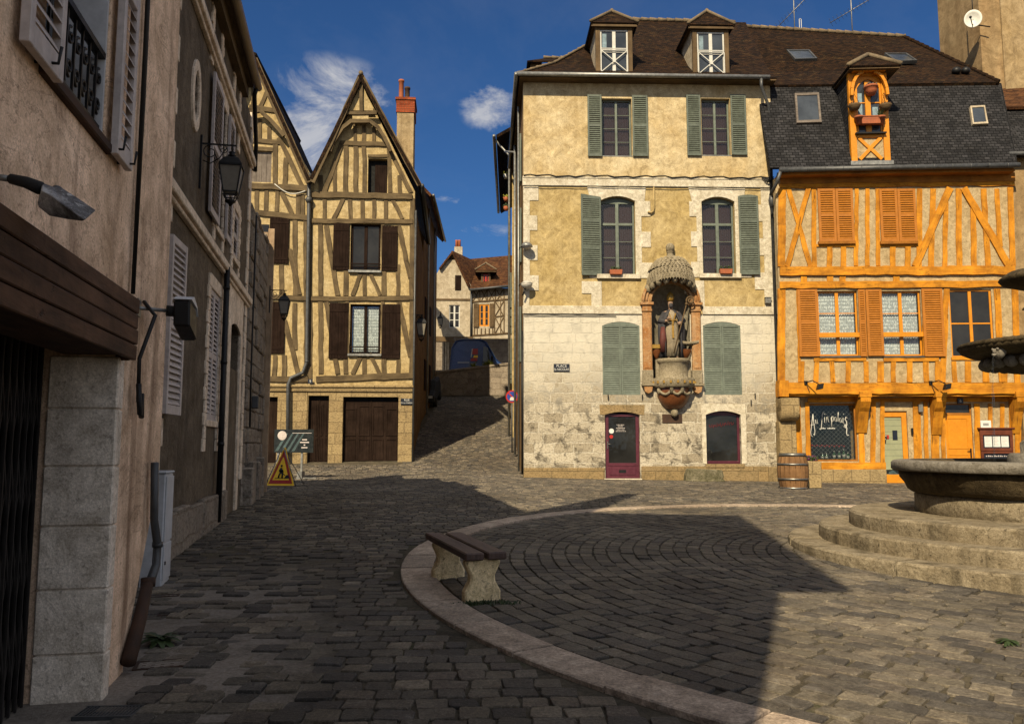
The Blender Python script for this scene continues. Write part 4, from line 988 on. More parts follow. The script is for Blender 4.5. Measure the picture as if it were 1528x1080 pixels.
    m0 = lerp3(f0, ra, k); m0 = (m0[0], m0[1], m0[2] - .25); m1_ = lerp3(f1, rb, k); m1_ = (m1_[0], m1_[1], m1_[2] - .25)
    r.slab([f0, f1, m1_, m0], th=.1, ax=(1, 0, 0)); r.slab([m0, m1_, rb, ra], th=.1, ax=(1, 0, 0))
    bk = (xg0 + .05, 12., zg); mk = (m0[0], 12., m0[2]); rk = (R1[0], 12., zr)
    r.slab([f0, m0, mk, bk], th=.1, ax=(0, 1, 0)); r.slab([m0, ra, rk, mk], th=.1, ax=(0, 1, 0))
    r.slab([(rb[0], 4.2, zr), (ra[0], 4.2, zr), (ra[0], 12, zr - 3), (rb[0], 12, zr - 3)], th=.1, ax=(1, 0, 0))
    ro = r.build('roof', M['roof_tile'], h)
    ridge_line(h, (ra[0], 4.2, zr + .04), (rb[0] - .5, 4.2, zr + .0), M['ridge']); ridge_line(h, (m0[0], m0[1], m0[2] + .04), (ra[0], ra[1], zr + .04), M['ridge'], r=.05); ridge_line(h, (f0[0], f0[1], f0[2] + .04), (m0[0], m0[1], m0[2] + .04), M['ridge'], r=.05)
    s = MB(); s.box(xg0 + .1, xr + .08, -.42, .0, zg - .10, zg - .06); s.box(xg0 + .12, xr + .05, -.02, .02, zt - .0, zg - .1) if zg - .1 > zt else None
    s.box(xg0 + .1, .0, .0, 12., zg - .10, zg - .06); s.build('soffit', M['timber_far'], h)
    gt = MB(); gt.tube([(xg0, -.50, zg - .02), (xg1, -.50, zg - .02)], .075, 10); gt.tube([(xg0 - .02, -.50, zg - .02), (xg0 - .02, 9., zg - .02)], .075, 10); gt.build('gutter', M['zinc'], h)
    P = [F.p(*q, -.3)[:1] + (F.p(*q, -.3)[1],) for q in ((1133, 119), (1135, 133), (1144, 150))]
    xd = F.p(1151, 270, -.09)[0] - .02
    d = MB(); d.tube([(P[0][0], -.5, zg - .05), (P[0][0], -.48, P[1][1]), (xd, -.10, P[2][1] - .1), (xd, -.10, F.p(1156, 600, -.1)[1])], .055, 10)
    d.tube([(xd, -.1, F.p(1150, 292)[1]), (xd, -.1, F.p(1150, 300)[1]), (xd, -.1, F.p(1150, 312)[1])], [.07, .11, .06], 10); d.build('downpipe', M['zinc_dark'], h)
    zz = F.p(1156, 600, -.1)[1]; z676 = F.p(1160, 676, -.1)[1]
    d = MB(); d.tube([(xd, -.10, zz + .02), (xd, -.10, z676)], .06, 10); d.build('downpipe', M['zinc_dark'], h)
    d = MB(); d.tube([(xd, -.12, z676 + .03), (xd, -.12, z676 - .08), (xd, -.12, F.g(xd) + .02)], [.085, .08, .078], 10); d.build('pipe_foot', M['white'], h)
    # dormers
    for (a, b, zt_, zb_, ax_, wx) in ((889, 944, 46, 110, (914, 18), (898, 50, 938, 108)), (1034, 1088, 47, 111, (1060, 18), (1041, 50, 1081, 108))):
        df = .12; xa = F.p(a, 80, df)[0]; xb = F.p(b, 80, df)[0]; zb = F.p(915, zb_, df)[1]; ztp = F.p(915, zt_ - 8, df)[1]
        ap = F.p(ax_[0], ax_[1], df + .42)
        dm = hip_dormer(h, F, xa, xb, zb, ztp, df, 2.9, ap, None, M['far_cream'], M['timber_far'], M['roof_tile'], .2)
        q = F.r(wx[0], wx[1], wx[2], wx[3], df)
        wn = window(h, xa + .162, xb - .162, zb + .02, ztp - .165, df + .04, M['white'], 2, 2, pane='glass_blue', bar=.05, post=.12)
        cu = MB(); cu.box(xa + .25, xa + .40, df + .060, df + .064, zb + 1.0, ztp - .3); cu.build('curtain', M['blue_curtain'], wn)
        gd = MB(); x0, x1, z0, zz1 = xa + .19, xb - .19, zb + .05, zb + .86
        for u, v in (((x0, z0), (x1, zz1)), ((x1, z0), (x0, zz1)), ((x0, z0), (x1, z0)), ((x0, zz1), (x1, zz1)), ((x0, z0), (x0, zz1)), ((x1, z0), (x1, zz1)), ((x0, zz1 + .06), (x1, zz1 + .06))):
            gd.bar((u[0], df - .03, u[1]), (v[0], df - .03, v[1]), .028, .02, (0, 1, 0))
        gd.box((x0 + x1) / 2 - .05, (x0 + x1) / 2 + .05, df - .045, df - .02, (z0 + zz1) / 2 - .05, (z0 + zz1) / 2 + .05); gd.build('balcony_guard', M['white'], wn)
        ld = MB(); ld.box(xa - .02, xb + .02, df - .06, df + .1, zb - .26, zb - .12); ld.build('lead_apron', M['zinc'], dm)
    # cheek dormer on the hidden lane slope, only its tiled hip shows
    dz = F.p(800, 100, 2.6)[1]; za = F.p(826, 84, 3.0)[1]; x0 = F.p(786, 100, 2.4)[0]; x1 = F.p(838, 95, 3.0)[0]
    r = MB(); r.box(x0 + .15, x1, 2.3, 4.2, zg, dz - .02); dd = r.build('dormer', M['timber_far'], h)
    r = MB(); cx = (x0 + x1) / 2; r.slab([(x0, 2.1, dz), (x1 + .3, 2.1, dz), (x1 + .3, 3.2, za), (cx, 3.2, za)], th=.06, ax=(1, 0, 0)); r.slab([(x0, 2.1, dz), (cx, 3.2, za), (x0, 4.3, dz)], th=.06, ax=(0, 1, 0)); r.build('dormer_roof', M['roof_tile'], dd)
    ridge_line(dd, (cx, 3.2, za + .03), (x1 + .3, 3.2, za + .03), M['ridge'], r=.06)
    # lane side wall
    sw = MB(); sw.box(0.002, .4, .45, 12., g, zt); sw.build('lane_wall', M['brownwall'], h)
    for yy, z0, z1_ in ((1.2, 8.2, 10.2), (3.4, 8.2, 10.2), (1.2, 11.2, 13.), (3.4, 11.2, 13.), (1.4, 4.6, 6.6)):
        s = MB(); s.box(-.09, -.03, yy, yy + .6, z0, z1_); s.build('shutter', M['green_dark'], h)
    pq = MB()
    for yy, rr in ((1.6, .035), (5.5, .05)): pq.tube([(-.12, yy, zg - .3), (-.12, yy, F.g(-.1, yy) + .1)], rr, 8)
    pq.tube([(-.5, 7., zg), (-.12, 5.5, zg - .6)], .045, 8)
    pq.build('downpipe', M['zinc'], h)
    x = -.06; p2 = MB(); p2.tube([(x, -.06, z1 - .6), (x, -.06, F.g(0) + .1)], .035, 8); p2.build('cable_duct', M['iron'], h)
    # cables and small fittings
    c = MB(); pts = []
    for i in range(40):
        t = i / 39; pts.append((xr * t, -.085, z2b + .03 + .025 * sin(i * 2.1) + .02 * sin(i * .7)))
    c.tube(pts, .022, 6); c.build('cable', M['iron'], h); c = MB()
    pts = [(xr * i / 39, -.07, z2 - .03 + .012 * sin(i * 1.3)) for i in range(40)]; c.tube(pts, .014, 6); c.build('cable', M['iron'], h); c = MB()
    for k in range(7):
        c.tube([(xr - .45 + .05 * k, -.1, z2b + .05), (xr - .3 + .06 * k, -.14, z2b - .12 - .03 * (k % 3)), (xr + .1, -.16, z2b - .05 + .04 * k)], .018, 6)
    c.build('cable_bundle', M['iron'], h); c = MB()
    zc = F.p(880, 470)[1]; c.tube([(xr * .36 * i / 12, -.04, zc - .03 + .01 * sin(i * 2)) for i in range(13)], .012, 6)
    c.build('cable', M['iron'], h)
    a = F.p(975, 283); c = MB(); zz = F.p(975, 310)[1]; c.tube([(a[0], -.05, z2), (a[0], -.05, zz), (a[0] - .03, -.06, zz - .15), (a[0] - .12, -.07, zz - .20), (a[0] - .22, -.07, zz - .16)], .035, 8); c.build('vent_pipe', M['ochre'], h)
    hk = MB()
    for q in ((907, 592), (958, 592), (1126, 590), (1120, 600)): x, z = F.p(*q); hk.bar((x, -.06, z + .08), (x, -.06, z - .08), .03)
    hk.build('shutter_catch', M['iron'], h)
    return h
corner_house()

def on_facade(name, label, cat, F, px, py, d=0., group=None):
    x, z = F.p(px, py, d); q = F.w(x, d, 0); return thing(name, label, cat, (q.x, q.y, z), F.ang, group)
def facade_bits():
    F = FC
    for (px, py, lb) in ((911, 406, 'terracotta flower box on the left first floor sill of the yellow house'), (1075, 405, 'terracotta flower box on the right first floor sill of the yellow house')):
        t = on_facade('flower_box', lb, 'flower box', F, px + 8, py + 4, -.12, 'flower boxes on the yellow house')
        b = MB(); b.prism([(-.20, 0), (.20, 0), (.22, .17), (-.22, .17)], -.09, .09); b.build('trough', M['terracotta'], t, bevel=.01)
        l = MB()
        for _ in range(60): l.blob((random.uniform(-.2, .2), random.uniform(-.08, .08), .17 + random.uniform(0, .10)), random.uniform(.012, .03), 5, 3)
        l.build('plants', M['leaf'], t)
    t = on_facade('street_sign', 'dark blue enamel street name plate reading PLACE S. NICOLAS on the stone wall', 'sign', F, 838, 548.5, -.03)
    b = MB(); b.box(-.27, .27, -.005, .02, -.13, .13); b.build('plate', M['plate_blue'], t); text_mb('PLACE', .125, M['white'], 'lettering', t, (0, -.008, .055)); text_mb('St NICOLAS', .115, M['white'], 'lettering', t, (0, -.008, -.06), sx=.85)
    t = on_facade('wall_plaque', 'plain dark brown plaque let into the wall under the shrine', 'plaque', F, 1003, 624.5, -.01)
    b = MB(); b.box(-.34, .34, -.02, .03, -.15, .15); b.build('tablet', M['rust'], t, bevel=.008)
    t = on_facade('junction_box', 'small grey junction box on the right edge of the yellow house', 'box', F, 1145, 449, -.03)
    b = MB(); b.box(-.10, .10, -.12, .02, -.10, .09); b.box(-.12, .12, -.14, -.0, .09, .115); b.build('case', M['zinc'], t, bevel=.01)
    for py, lb, up in ((368, 'upper white floodlight on the left corner of the yellow house', 1), (423, 'lower bowl shaped lamp on the left corner of the yellow house', -1)):
        t = on_facade('corner_floodlight', lb, 'floodlight', F, 786, py, -.25, 'corner floodlights')
        b = MB(); b.lathe([(.20, 0), (.19, .06), (.12, .13), (.03, .16)] if up > 0 else [(.03, -.18), (.12, -.16), (.19, -.07), (.20, 0)], (0, 0, 0), 16); b.lathe([(.205, -.012), (.205, .012)], (0, 0, 0), 16); b.build('housing', M['lamp_white'] if up < 0 else M['zinc'], t)
        g = MB(); g.blob((0, 0, -.0), (.17, .17, .10), 14, 6) ; g.build('diffuser', M['lamp_white'], t)
        a = MB(); a.tube([(-.18, .05, .0), (-.25, .1, -.02), (-.25, .26, -.05)], .02, 8); a.build('arm', M['iron'], t)
        if up < 0:
            a2 = MB(); a2.tube([(-.05, 0, -.16), (-.14, .02, -.42)], .03, 8); a2.build('stem', M['iron'], t)
    # rough stone block at the foot of the wall
    q = FC.w(FC.p(1042, 700)[0], -.6, 0); t = thing('stone_block', 'mossy rough stone trough lying on the paving under the shrine', 'stone block', (q.x, q.y, gz(q.x, q.y)), FC.ang)
    b = MB(); b.prism([(-.63, 0), (.60, .0), (.64, .18), (.60, .38), (-.52, .43), (-.60, .22)], -.2, .18); b.box(-.60, .66, -.26, .2, -.05, .07)
    b.build('block', M['moss_stone'], t, bevel=.03)
facade_bits()

# ------------------------------------------------------------------ shrine and bishop statue
def shrine():
    F = FC; nc, nr, z0, nb = CW['nc'], CW['nr'], CW['nz0'], CW['nb']
    h = house('niche_shrine', F, 'arched statue niche with carved canopy and orange stained pilasters on the yellow house', 'shrine')
    n = MB(); k = 16
    prof = []
    vs = []; rows = [nb - .02, (nb + z0) / 2, z0]
    for z in rows:
        for i in range(k + 1): t = pi * i / k; vs.append((nc - nr * cos(t), .02 + .55 * sin(t), z))
    for j in range(1, 7):
        e = pi / 2 * j / 6
        for i in range(k + 1): t = pi * i / k; vs.append((nc - nr * cos(t) * cos(e), .02 + .55 * sin(t) * cos(e), z0 + nr * sin(e)))
    m = k + 1; fs = [(j * m + i, j * m + i + 1, (j + 1) * m + i + 1, (j + 1) * m + i) for j in range(8) for i in range(k)]
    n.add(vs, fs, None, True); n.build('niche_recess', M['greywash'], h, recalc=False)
    o = MB(); r1 = nr + .36
    o.wall([(nc + r1 * cos(pi * i / 20), z0 + r1 * sin(pi * i / 20)) for i in range(21)] + [(nc - nr - .01, z0)] + [(nc - (nr + .01) * cos(pi * i / 20), z0 + (nr + .01) * sin(pi * i / 20)) for i in range(1, 20)] + [(nc + nr + .01, z0)], [], -.13, .02)
    for rr, y in ((nr + .06, -.15), (r1 - .05, -.17), (nr + .2, -.14)):
        o.tube([(nc + rr * cos(pi * i / 24), y, z0 + rr * sin(pi * i / 24)) for i in range(25)], .04, 8)
    o.build('arch_moulding', M['ochre_stone'], h)
    for s in (-1, 1):
        p = MB(); c = MB(); xi = nc + s * (nr + .01); xo = nc + s * (nr + .36); a, b = min(xi, xo), max(xi, xo)
        p.box(a + .02, b - .02, -.12, .02, nb + .02, z0 - .32)
        p.box(a + .05, b - .05, -.14, -.119, nb + .5, z0 - .5)
        for w, q0, q1, y in ((.0, -.32, -.24, -.16), (.02, -.24, -.10, -.14), (-.05, -.10, 0., -.2)): p.box(a + w, b - w, y, .02, z0 + q0, z0 + q1)
        c.box(a + .0, b - .0, -.15, .02, nb - .0, nb + .45); c.box(a - .04, b + .04, -.22, .02, nb - .10, nb - .002)
        p.prism([(a + .02, nb - .101), (a + .06, nb - .30), ((a + b) / 2, nb - .36), (b - .06, nb - .30), (b - .02, nb - .101)], -.18, .02)
        p.build('pilaster', M['ochre_stone'], h, bevel=.012); c.build('pilaster_foot', M['carved'], h, bevel=.012)
    d = MB(); zc = z0 + nr + .05                            # carved canopy of leaves with scalloped lower edge
    for row in range(11):
        zz = zc + .10 + row * .068; rr = .76 * sqrt(max(.05, 1 - (row * .068 / .86) ** 2)) 
        m_ = max(9, int(26 - row * 1.6))
        for i in range(m_):
            t = pi + pi * (i + .5 * (row % 2) + .25) / m_; nn = V((cos(t), sin(t), .25 + .09 * row)).normalized(); u_ = V((-sin(t), cos(t), 0)); dn = nn.cross(u_); dn = dn if dn.z < 0 else -dn
            p_ = V((nc + rr * cos(t), -.02 + rr * sin(t), zz - .22 * (1 + sin(t)) * (1 if row < 6 else .3))); lw, lh = .085 + .02 * random.random(), .13 + .03 * random.random()
            ol = [(-.5, -.5), (-.9, .0), (-.55, .25), (-.75, .6), (-.2, .7), (0, 1.15), (.2, .7), (.75, .6), (.55, .25), (.9, 0), (.5, -.5)]
            lv = [p_ + nn * .075] + [p_ + u_ * (a * lw) + dn * (b_ * lh) + nn * (.045 if b_ > .5 else .01) for a, b_ in ol]
            d.add(lv, [(0, q + 1, (q + 1) % 11 + 1) for q in range(11)])
    d.lathe([(.70, .10), (.64, .25), (.48, .52), (.27, .70), (.20, .80)], (nc, .0, zc + .05), 20, pi, 2 * pi, smooth=True)
    d.v = [(x, y * .45 if y < 0 and i >= 0 else y, z) if False else (x, y, z) for i, (x, y, z) in enumerate(d.v)]
    for i in range(9):
        t = pi * (i + .5) / 9; d.blob((nc - .80 * cos(t), -.04 - .62 * sin(t), zc + .0 - .30 * (1 - sin(t))), (.12, .11, .15), 8, 5, .2)
    d.build('canopy', M['carved'], h)
    f = MB(); zt = zc + .80; f.lathe([(.22, 0), (.18, .06), (.11, .14), (.10, .22), (.14, .25), (.08, .28)], (nc, -.12, zt), 16); f.blob((nc, -.12, zt + .40), (.155, .155, .17), 14, 8); f.build('ball_finial', M['carved'], h)
    # pedestal and corbel
    zs = F.p(1003, 534, -.3)[1]; zm = F.p(1003, 564, -.3)[1]; zk = F.p(1003, 578, -.3)[1]; zb = F.p(1003, 611, -.3)[1]
    e = MB(); X = nc + .03
    e.lathe([(.56, zs - .02), (.60, zs - .08), (.54, zs - .16), (.50, zs - .2), (.50, zm + .06), (.58, zm)], (X, .0, 0), 28, pi, 2 * pi)
    e.box(X - .60, X + .60, -.10, .02, zm, zs - .03)
    e.lathe([(.72, zm), (.74, zm - .04), (.72, zk + .06), (.66, zk)], (X, .02, 0), 28, pi, 2 * pi)
    e.box(X - .72, X + .72, -.06, .02, zk, zm)
    e.box(X - .5, X + .5, 0.0, .5, zs - .3, zs - .02); e.build('pedestal', M['carved'], h)
    lt = MB()
    for i in range(9): t = pi + pi * (i + 1) / 10; lt.box(X + .755 * cos(t) - .03, X + .755 * cos(t) + .03, .02 + .755 * sin(t) - .004, .02 + .755 * sin(t) + .02, zk + .13, zm - .10)
    lt.build('carved_inscription', M['gold'], h)
    b = MB(); b.lathe([(.54, zk), (.56, zk - .12), (.55, zk - .30), (.45, zk - .52), (.28, zk - .70), (.12, zb + .02)], (X, .02, 0), 28, pi, 2 * pi); b.build('corbel_bowl', M['pot_brown'], h)
    k_ = MB(); k_.blob((X, -.12, zb - .10), (.13, .13, .15), 10, 6); k_.lathe([(.14, zb + .05), (.09, zb)], (X, -.1, 0), 10)
    for i in range(3):
        a0, a1 = X - .54 + .36 * i, X - .18 + .36 * i; pts = []
        for j in range(9):
            x = a0 + (a1 - a0) * j / 8; yy = -sqrt(max(.01, .585 ** 2 - (x - X) ** 2)); pts.append((x, yy + .02, zk - .10 - .14 * sin(pi * j / 8)))
        k_.tube(pts, .045, 8)
        for xx in (a0, a1): k_.blob((xx, -sqrt(max(.004, .60 ** 2 - (xx - X) ** 2)) + .02, zk - .10), (.07, .06, .12), 8, 5)
    k_.build('garland', M['carved'], h)
    s = MB()
    for px, w in ((981, .16), (1024, .20)):
        x, z = F.p(px, 521, -.15); s.lathe([(w, z - .0), (w * .95, z - .1), (w * .5, z - .26), (w * .2, z - .32)], (x, -.02, 0), 14, pi, 2 * pi)
    s.build('side_bracket', M['pot_brown'], h)
    s = MB(); x, z = F.p(981, 519, -.2); s.box(x - .17, x + .17, -.2, .02, z - .02, z + .12); s.build('gilded_box', M['gold'], h, bevel=.01)
    s = MB(); x, z = F.p(1028, 512, -.2); n = 10
    vs = []
    for i in range(n + 1):
        t = -1 + 2 * i / n; wd_ = .11 * sqrt(max(.0, 1 - t * t)) + .01; up = .08 * t * t
        for u, v in ((-wd_, .05 + up), (0, -.09 + up * .6), (wd_, .05 + up)): vs.append((x + .38 * t, -.12 + u, z + v))
    s.add(vs, [(3 * i + j, 3 * i + j + 1, 3 * i + 4 + j, 3 * i + 3 + j) for i in range(n) for j in range(2)] + [(3 * i, 3 * i + 3, 3 * i + 5, 3 * i + 2) for i in range(n)], None, True); s.build('small_boat', M['carved'], h)

def loft(mb, rings, n=20, smooth=True):       # rings: (cx, cy, cz, rx, ry, twist) closed horizontal sections
    vs = []
    for cx, cy, cz, rx, ry, fold in rings:
        for k in range(n):
            t = 2 * pi * k / n; q = 1 + fold * sin(t * 7 + cz * 3) + fold * .6 * sin(t * 11 + cz * 5)
            vs.append((cx + rx * cos(t) * q, cy + ry * sin(t) * q, cz))
    fs = [(j * n + k, j * n + (k + 1) % n, (j + 1) * n + (k + 1) % n, (j + 1) * n + k) for j in range(len(rings) - 1) for k in range(n)] + [tuple(range(n - 1, -1, -1)), tuple(range((len(rings) - 1) * n, len(rings) * n))]
    return mb.add(vs, fs, None, smooth)
def skin_body(name, joints, edges, mat, parent, sub=2):
    me = bpy.data.meshes.new(name); me.from_pydata([j[0] for j in joints], edges, []); ob = bpy.data.objects.new(name, me); col.objects.link(ob)
    m = ob.modifiers.new('skin', 'SKIN'); m.use_smooth_shade = True
    for i, j in enumerate(joints):
        sv = me.skin_vertices[0].data[i]; sv.radius = (j[1], j[1] if len(j) < 3 else j[2]); sv.use_root = i == 0
    s = ob.modifiers.new('subdivision', 'SUBSURF'); s.levels = sub; s.render_levels = sub
    dg = bpy.context.evaluated_depsgraph_get(); m2 = bpy.data.meshes.new_from_object(ob.evaluated_get(dg))
    bpy.data.objects.remove(ob); m2.materials.clear(); m2.materials.append(mat)
    for p in m2.polygons: p.use_smooth = True
    o = bpy.data.objects.new(name, m2); col.objects.link(o); o.parent = parent; return o
def statue():
    F = FC; X = CW['nc']; zf = F.p(1003, 535, .05)[1]; zt = F.p(1003, 437, .05)[1]; H = zt - zf; q = F.w(X + .0, -.02, 0)
    t = thing('bishop_statue', 'painted statue of a bishop with golden mitre, dark cope and crozier in the niche', 'statue', (q.x, q.y, zf), F.ang)
    k = H / 2.13
    def S(p): return tuple(a * k for a in p)
    J = [(S((0, 0, .98)), .15 * k), (S((0, 0, 1.20)), .15 * k), (S((.0, .0, 1.42)), .16 * k), (S((0, -.02, 1.55)), .065 * k), (S((-.01, -.04, 1.64)), .075 * k), (S((-.02, -.05, 1.76)), .095 * k), (S((-.02, -.045, 1.86)), .085 * k),
         (S((-.22, 0, 1.44)), .085 * k), (S((-.33, -.08, 1.18)), .07 * k), (S((-.20, -.28, 1.16)), .05 * k), (S((-.15, -.33, 1.18)), .035 * k),
         (S((.22, 0, 1.44)), .085 * k), (S((.33, -.10, 1.18)), .07 * k), (S((.22, -.28, 1.10)), .05 * k), (S((.17, -.32, 1.10)), .038 * k),
         (S((-.12, 0, .90)), .12 * k), (S((-.12, -.05, .48)), .09 * k), (S((-.12, 0, .06)), .06 * k), (S((-.13, -.16, .03)), .045 * k),
         (S((.12, 0, .90)), .12 * k), (S((.14, -.08, .50)), .09 * k), (S((.13, -.02, .06)), .06 * k), (S((.15, -.18, .03)), .045 * k)]
    E = [(0, 1), (1, 2), (2, 3), (3, 4), (4, 5), (5, 6), (2, 7), (7, 8), (8, 9), (9, 10), (2, 11), (11, 12), (12, 13), (13, 14), (0, 15), (15, 16), (16, 17), (17, 18), (0, 19), (19, 20), (20, 21), (21, 22)]
    skin_body('body', J, E, M['skin'], t)
    hd = MB()                                             # nose, brow and ears on the face
    hd.prism([(-.035 * k, 1.745 * k), (-.005 * k, 1.745 * k), (-.02 * k, 1.80 * k)], -.165 * k, -.12 * k); hd.build('nose', M['skin'], t)
    for s, q in ((-1, ((-.20, 0, 1.45), (-.34, -.08, 1.17), (-.23, -.25, 1.15))), (1, ((.20, 0, 1.45), (.34, -.10, 1.17), (.24, -.25, 1.10)))):
        sl = MB(); sl.tube([S(a) for a in q], [.10 * k, .12 * k, .085 * k], 12); sl.build('sleeve', M['robe_dark'], t)
    fg = MB()
    for s, hx, hz in ((-1, -.15, 1.18), (1, .17, 1.10)):   # fingers
        for i in range(5):
            a = i * .022 - .045; L = (.05, .08, .09, .085, .065)[i]
            fg.tube([S((hx + a, -.345, hz + .01)), S((hx + a, -.375, hz + .02 - L * .4)), S((hx + a * .9, -.365, hz - L))] if s > 0 else [S((hx + a, -.35, hz + .01)), S((hx + a * 1.2, -.365, hz + .02 + L * .5)), S((hx + a * 1.2, -.37, hz + L + .03))], [.012 * k, .011 * k, .008 * k], 6)
    fg.build('fingers', M['skin'], t)
    r = MB(); loft(r, [(0, -.02 * k, .05 * k, .27 * k, .19 * k, .13), (0, -.03 * k, .40 * k, .25 * k, .19 * k, .11), (0, -.05 * k, .80 * k, .23 * k, .18 * k, .04), (0, -.04 * k, 1.10 * k, .22 * k, .17 * k, .02), (0, -.03 * k, 1.40 * k, .22 * k, .15 * k, .0), (0, -.02 * k, 1.54 * k, .09 * k, .08 * k, 0)], 32)
    r.build('alb', M['robe_white'], t)
    c = MB(); n = 30; vs = []; rings = [(.02, .40, .30, .10), (.45, .40, .30, .09), (.85, .42, .29, .07), (1.15, .41, .27, .05), (1.38, .33, .21, .02), (1.50, .20, .14, 0.), (1.56, .11, .11, 0)]
    for z, rx, ry, f in rings:
        gap = .62 if z < 1.3 else .4
        for i in range(n + 1):
            a = -pi / 2 + gap + (2 * pi - 2 * gap) * i / n; qf = 1 + f * sin(i * 1.5 + z * 2)
            vs.append((rx * cos(a) * qf * k, ry * sin(a) * qf * k + .0, z * k))
    m = n + 1; fs = [(j * m + i, j * m + i + 1, (j + 1) * m + i + 1, (j + 1) * m + i) for j in range(len(rings) - 1) for i in range(n)]
    c.add(vs, fs, None, True); cp = c.build('cope', M['robe_dark'], t)
    so = cp.modifiers.new('thickness', 'SOLIDIFY'); so.thickness = .03 * k
    l = MB(); loft(l, [(-.30 * k, -.18 * k, .18 * k, .10 * k, .06 * k, .1), (-.31 * k, -.20 * k, .55 * k, .11 * k, .07 * k, .1), (-.30 * k, -.18 * k, .98 * k, .07 * k, .06 * k, .05)], 14); l.build('cope_lining', M['robe_red'], t)
    o = MB(); o.bar(S((-.10, -.22, 1.42)), S((.02, -.24, 1.05)), .055 * k, .02 * k); o.bar(S((.10, -.22, 1.42)), S((-.01, -.24, 1.05)), .055 * k, .02 * k); o.bar(S((0, -.235, 1.08)), S((0, -.25, .62)), .06 * k, .02 * k); o.bar(S((-.15, -.225, 1.20)), S((.15, -.225, 1.20)), .05 * k, .02 * k)
    o.build('orphrey', M['gold'], t)
    mt = MB(); cx, cy = -.02 * k, -.045 * k
    vs = []; nn = 16
    for z, rx, ry in ((1.83, .10, .105), (1.95, .125, .11), (2.06, .10, .07), (2.14, .02, .025)):
        for i in range(nn): a = 2 * pi * i / nn; vs.append((cx + rx * k * cos(a), cy + ry * k * sin(a), z * k))
    mt.add(vs, [(j * nn + i, j * nn + (i + 1) % nn, (j + 1) * nn + (i + 1) % nn, (j + 1) * nn + i) for j in range(3) for i in range(nn)] + [tuple(range(nn - 1, -1, -1)), tuple(range(3 * nn, 4 * nn))], None, True)
    mt.build('mitre', M['gold'], t)
    b = MB(); b.blob((-.02 * k, -.135 * k, 1.685 * k), (.065 * k, .05 * k, .085 * k), 10, 6, .08); b.build('beard', M['robe_dark'], t)
    z = MB(); a, e = V(S((-.02, -.38, .12))), V(S((.43, -.32, 1.70))); z.tube([a, e], .019 * k, 8)
    d = (e - a).normalized(); pts = []
    for i in range(24):
        an = pi * .95 - 2 * pi * 1.35 * i / 23; rr = .13 * (1 - .7 * i / 23) * k; pts.append((e.x + d.x * .12 * k + rr * cos(an) + .10 * k, e.y, e.z + .12 * k + rr * sin(an)))
    z.tube([e] + pts, .028 * k, 8); z.blob(tuple(e), .05 * k, 8, 5); z.build('crozier', M['timber_far'], t)
shrine(); statue()

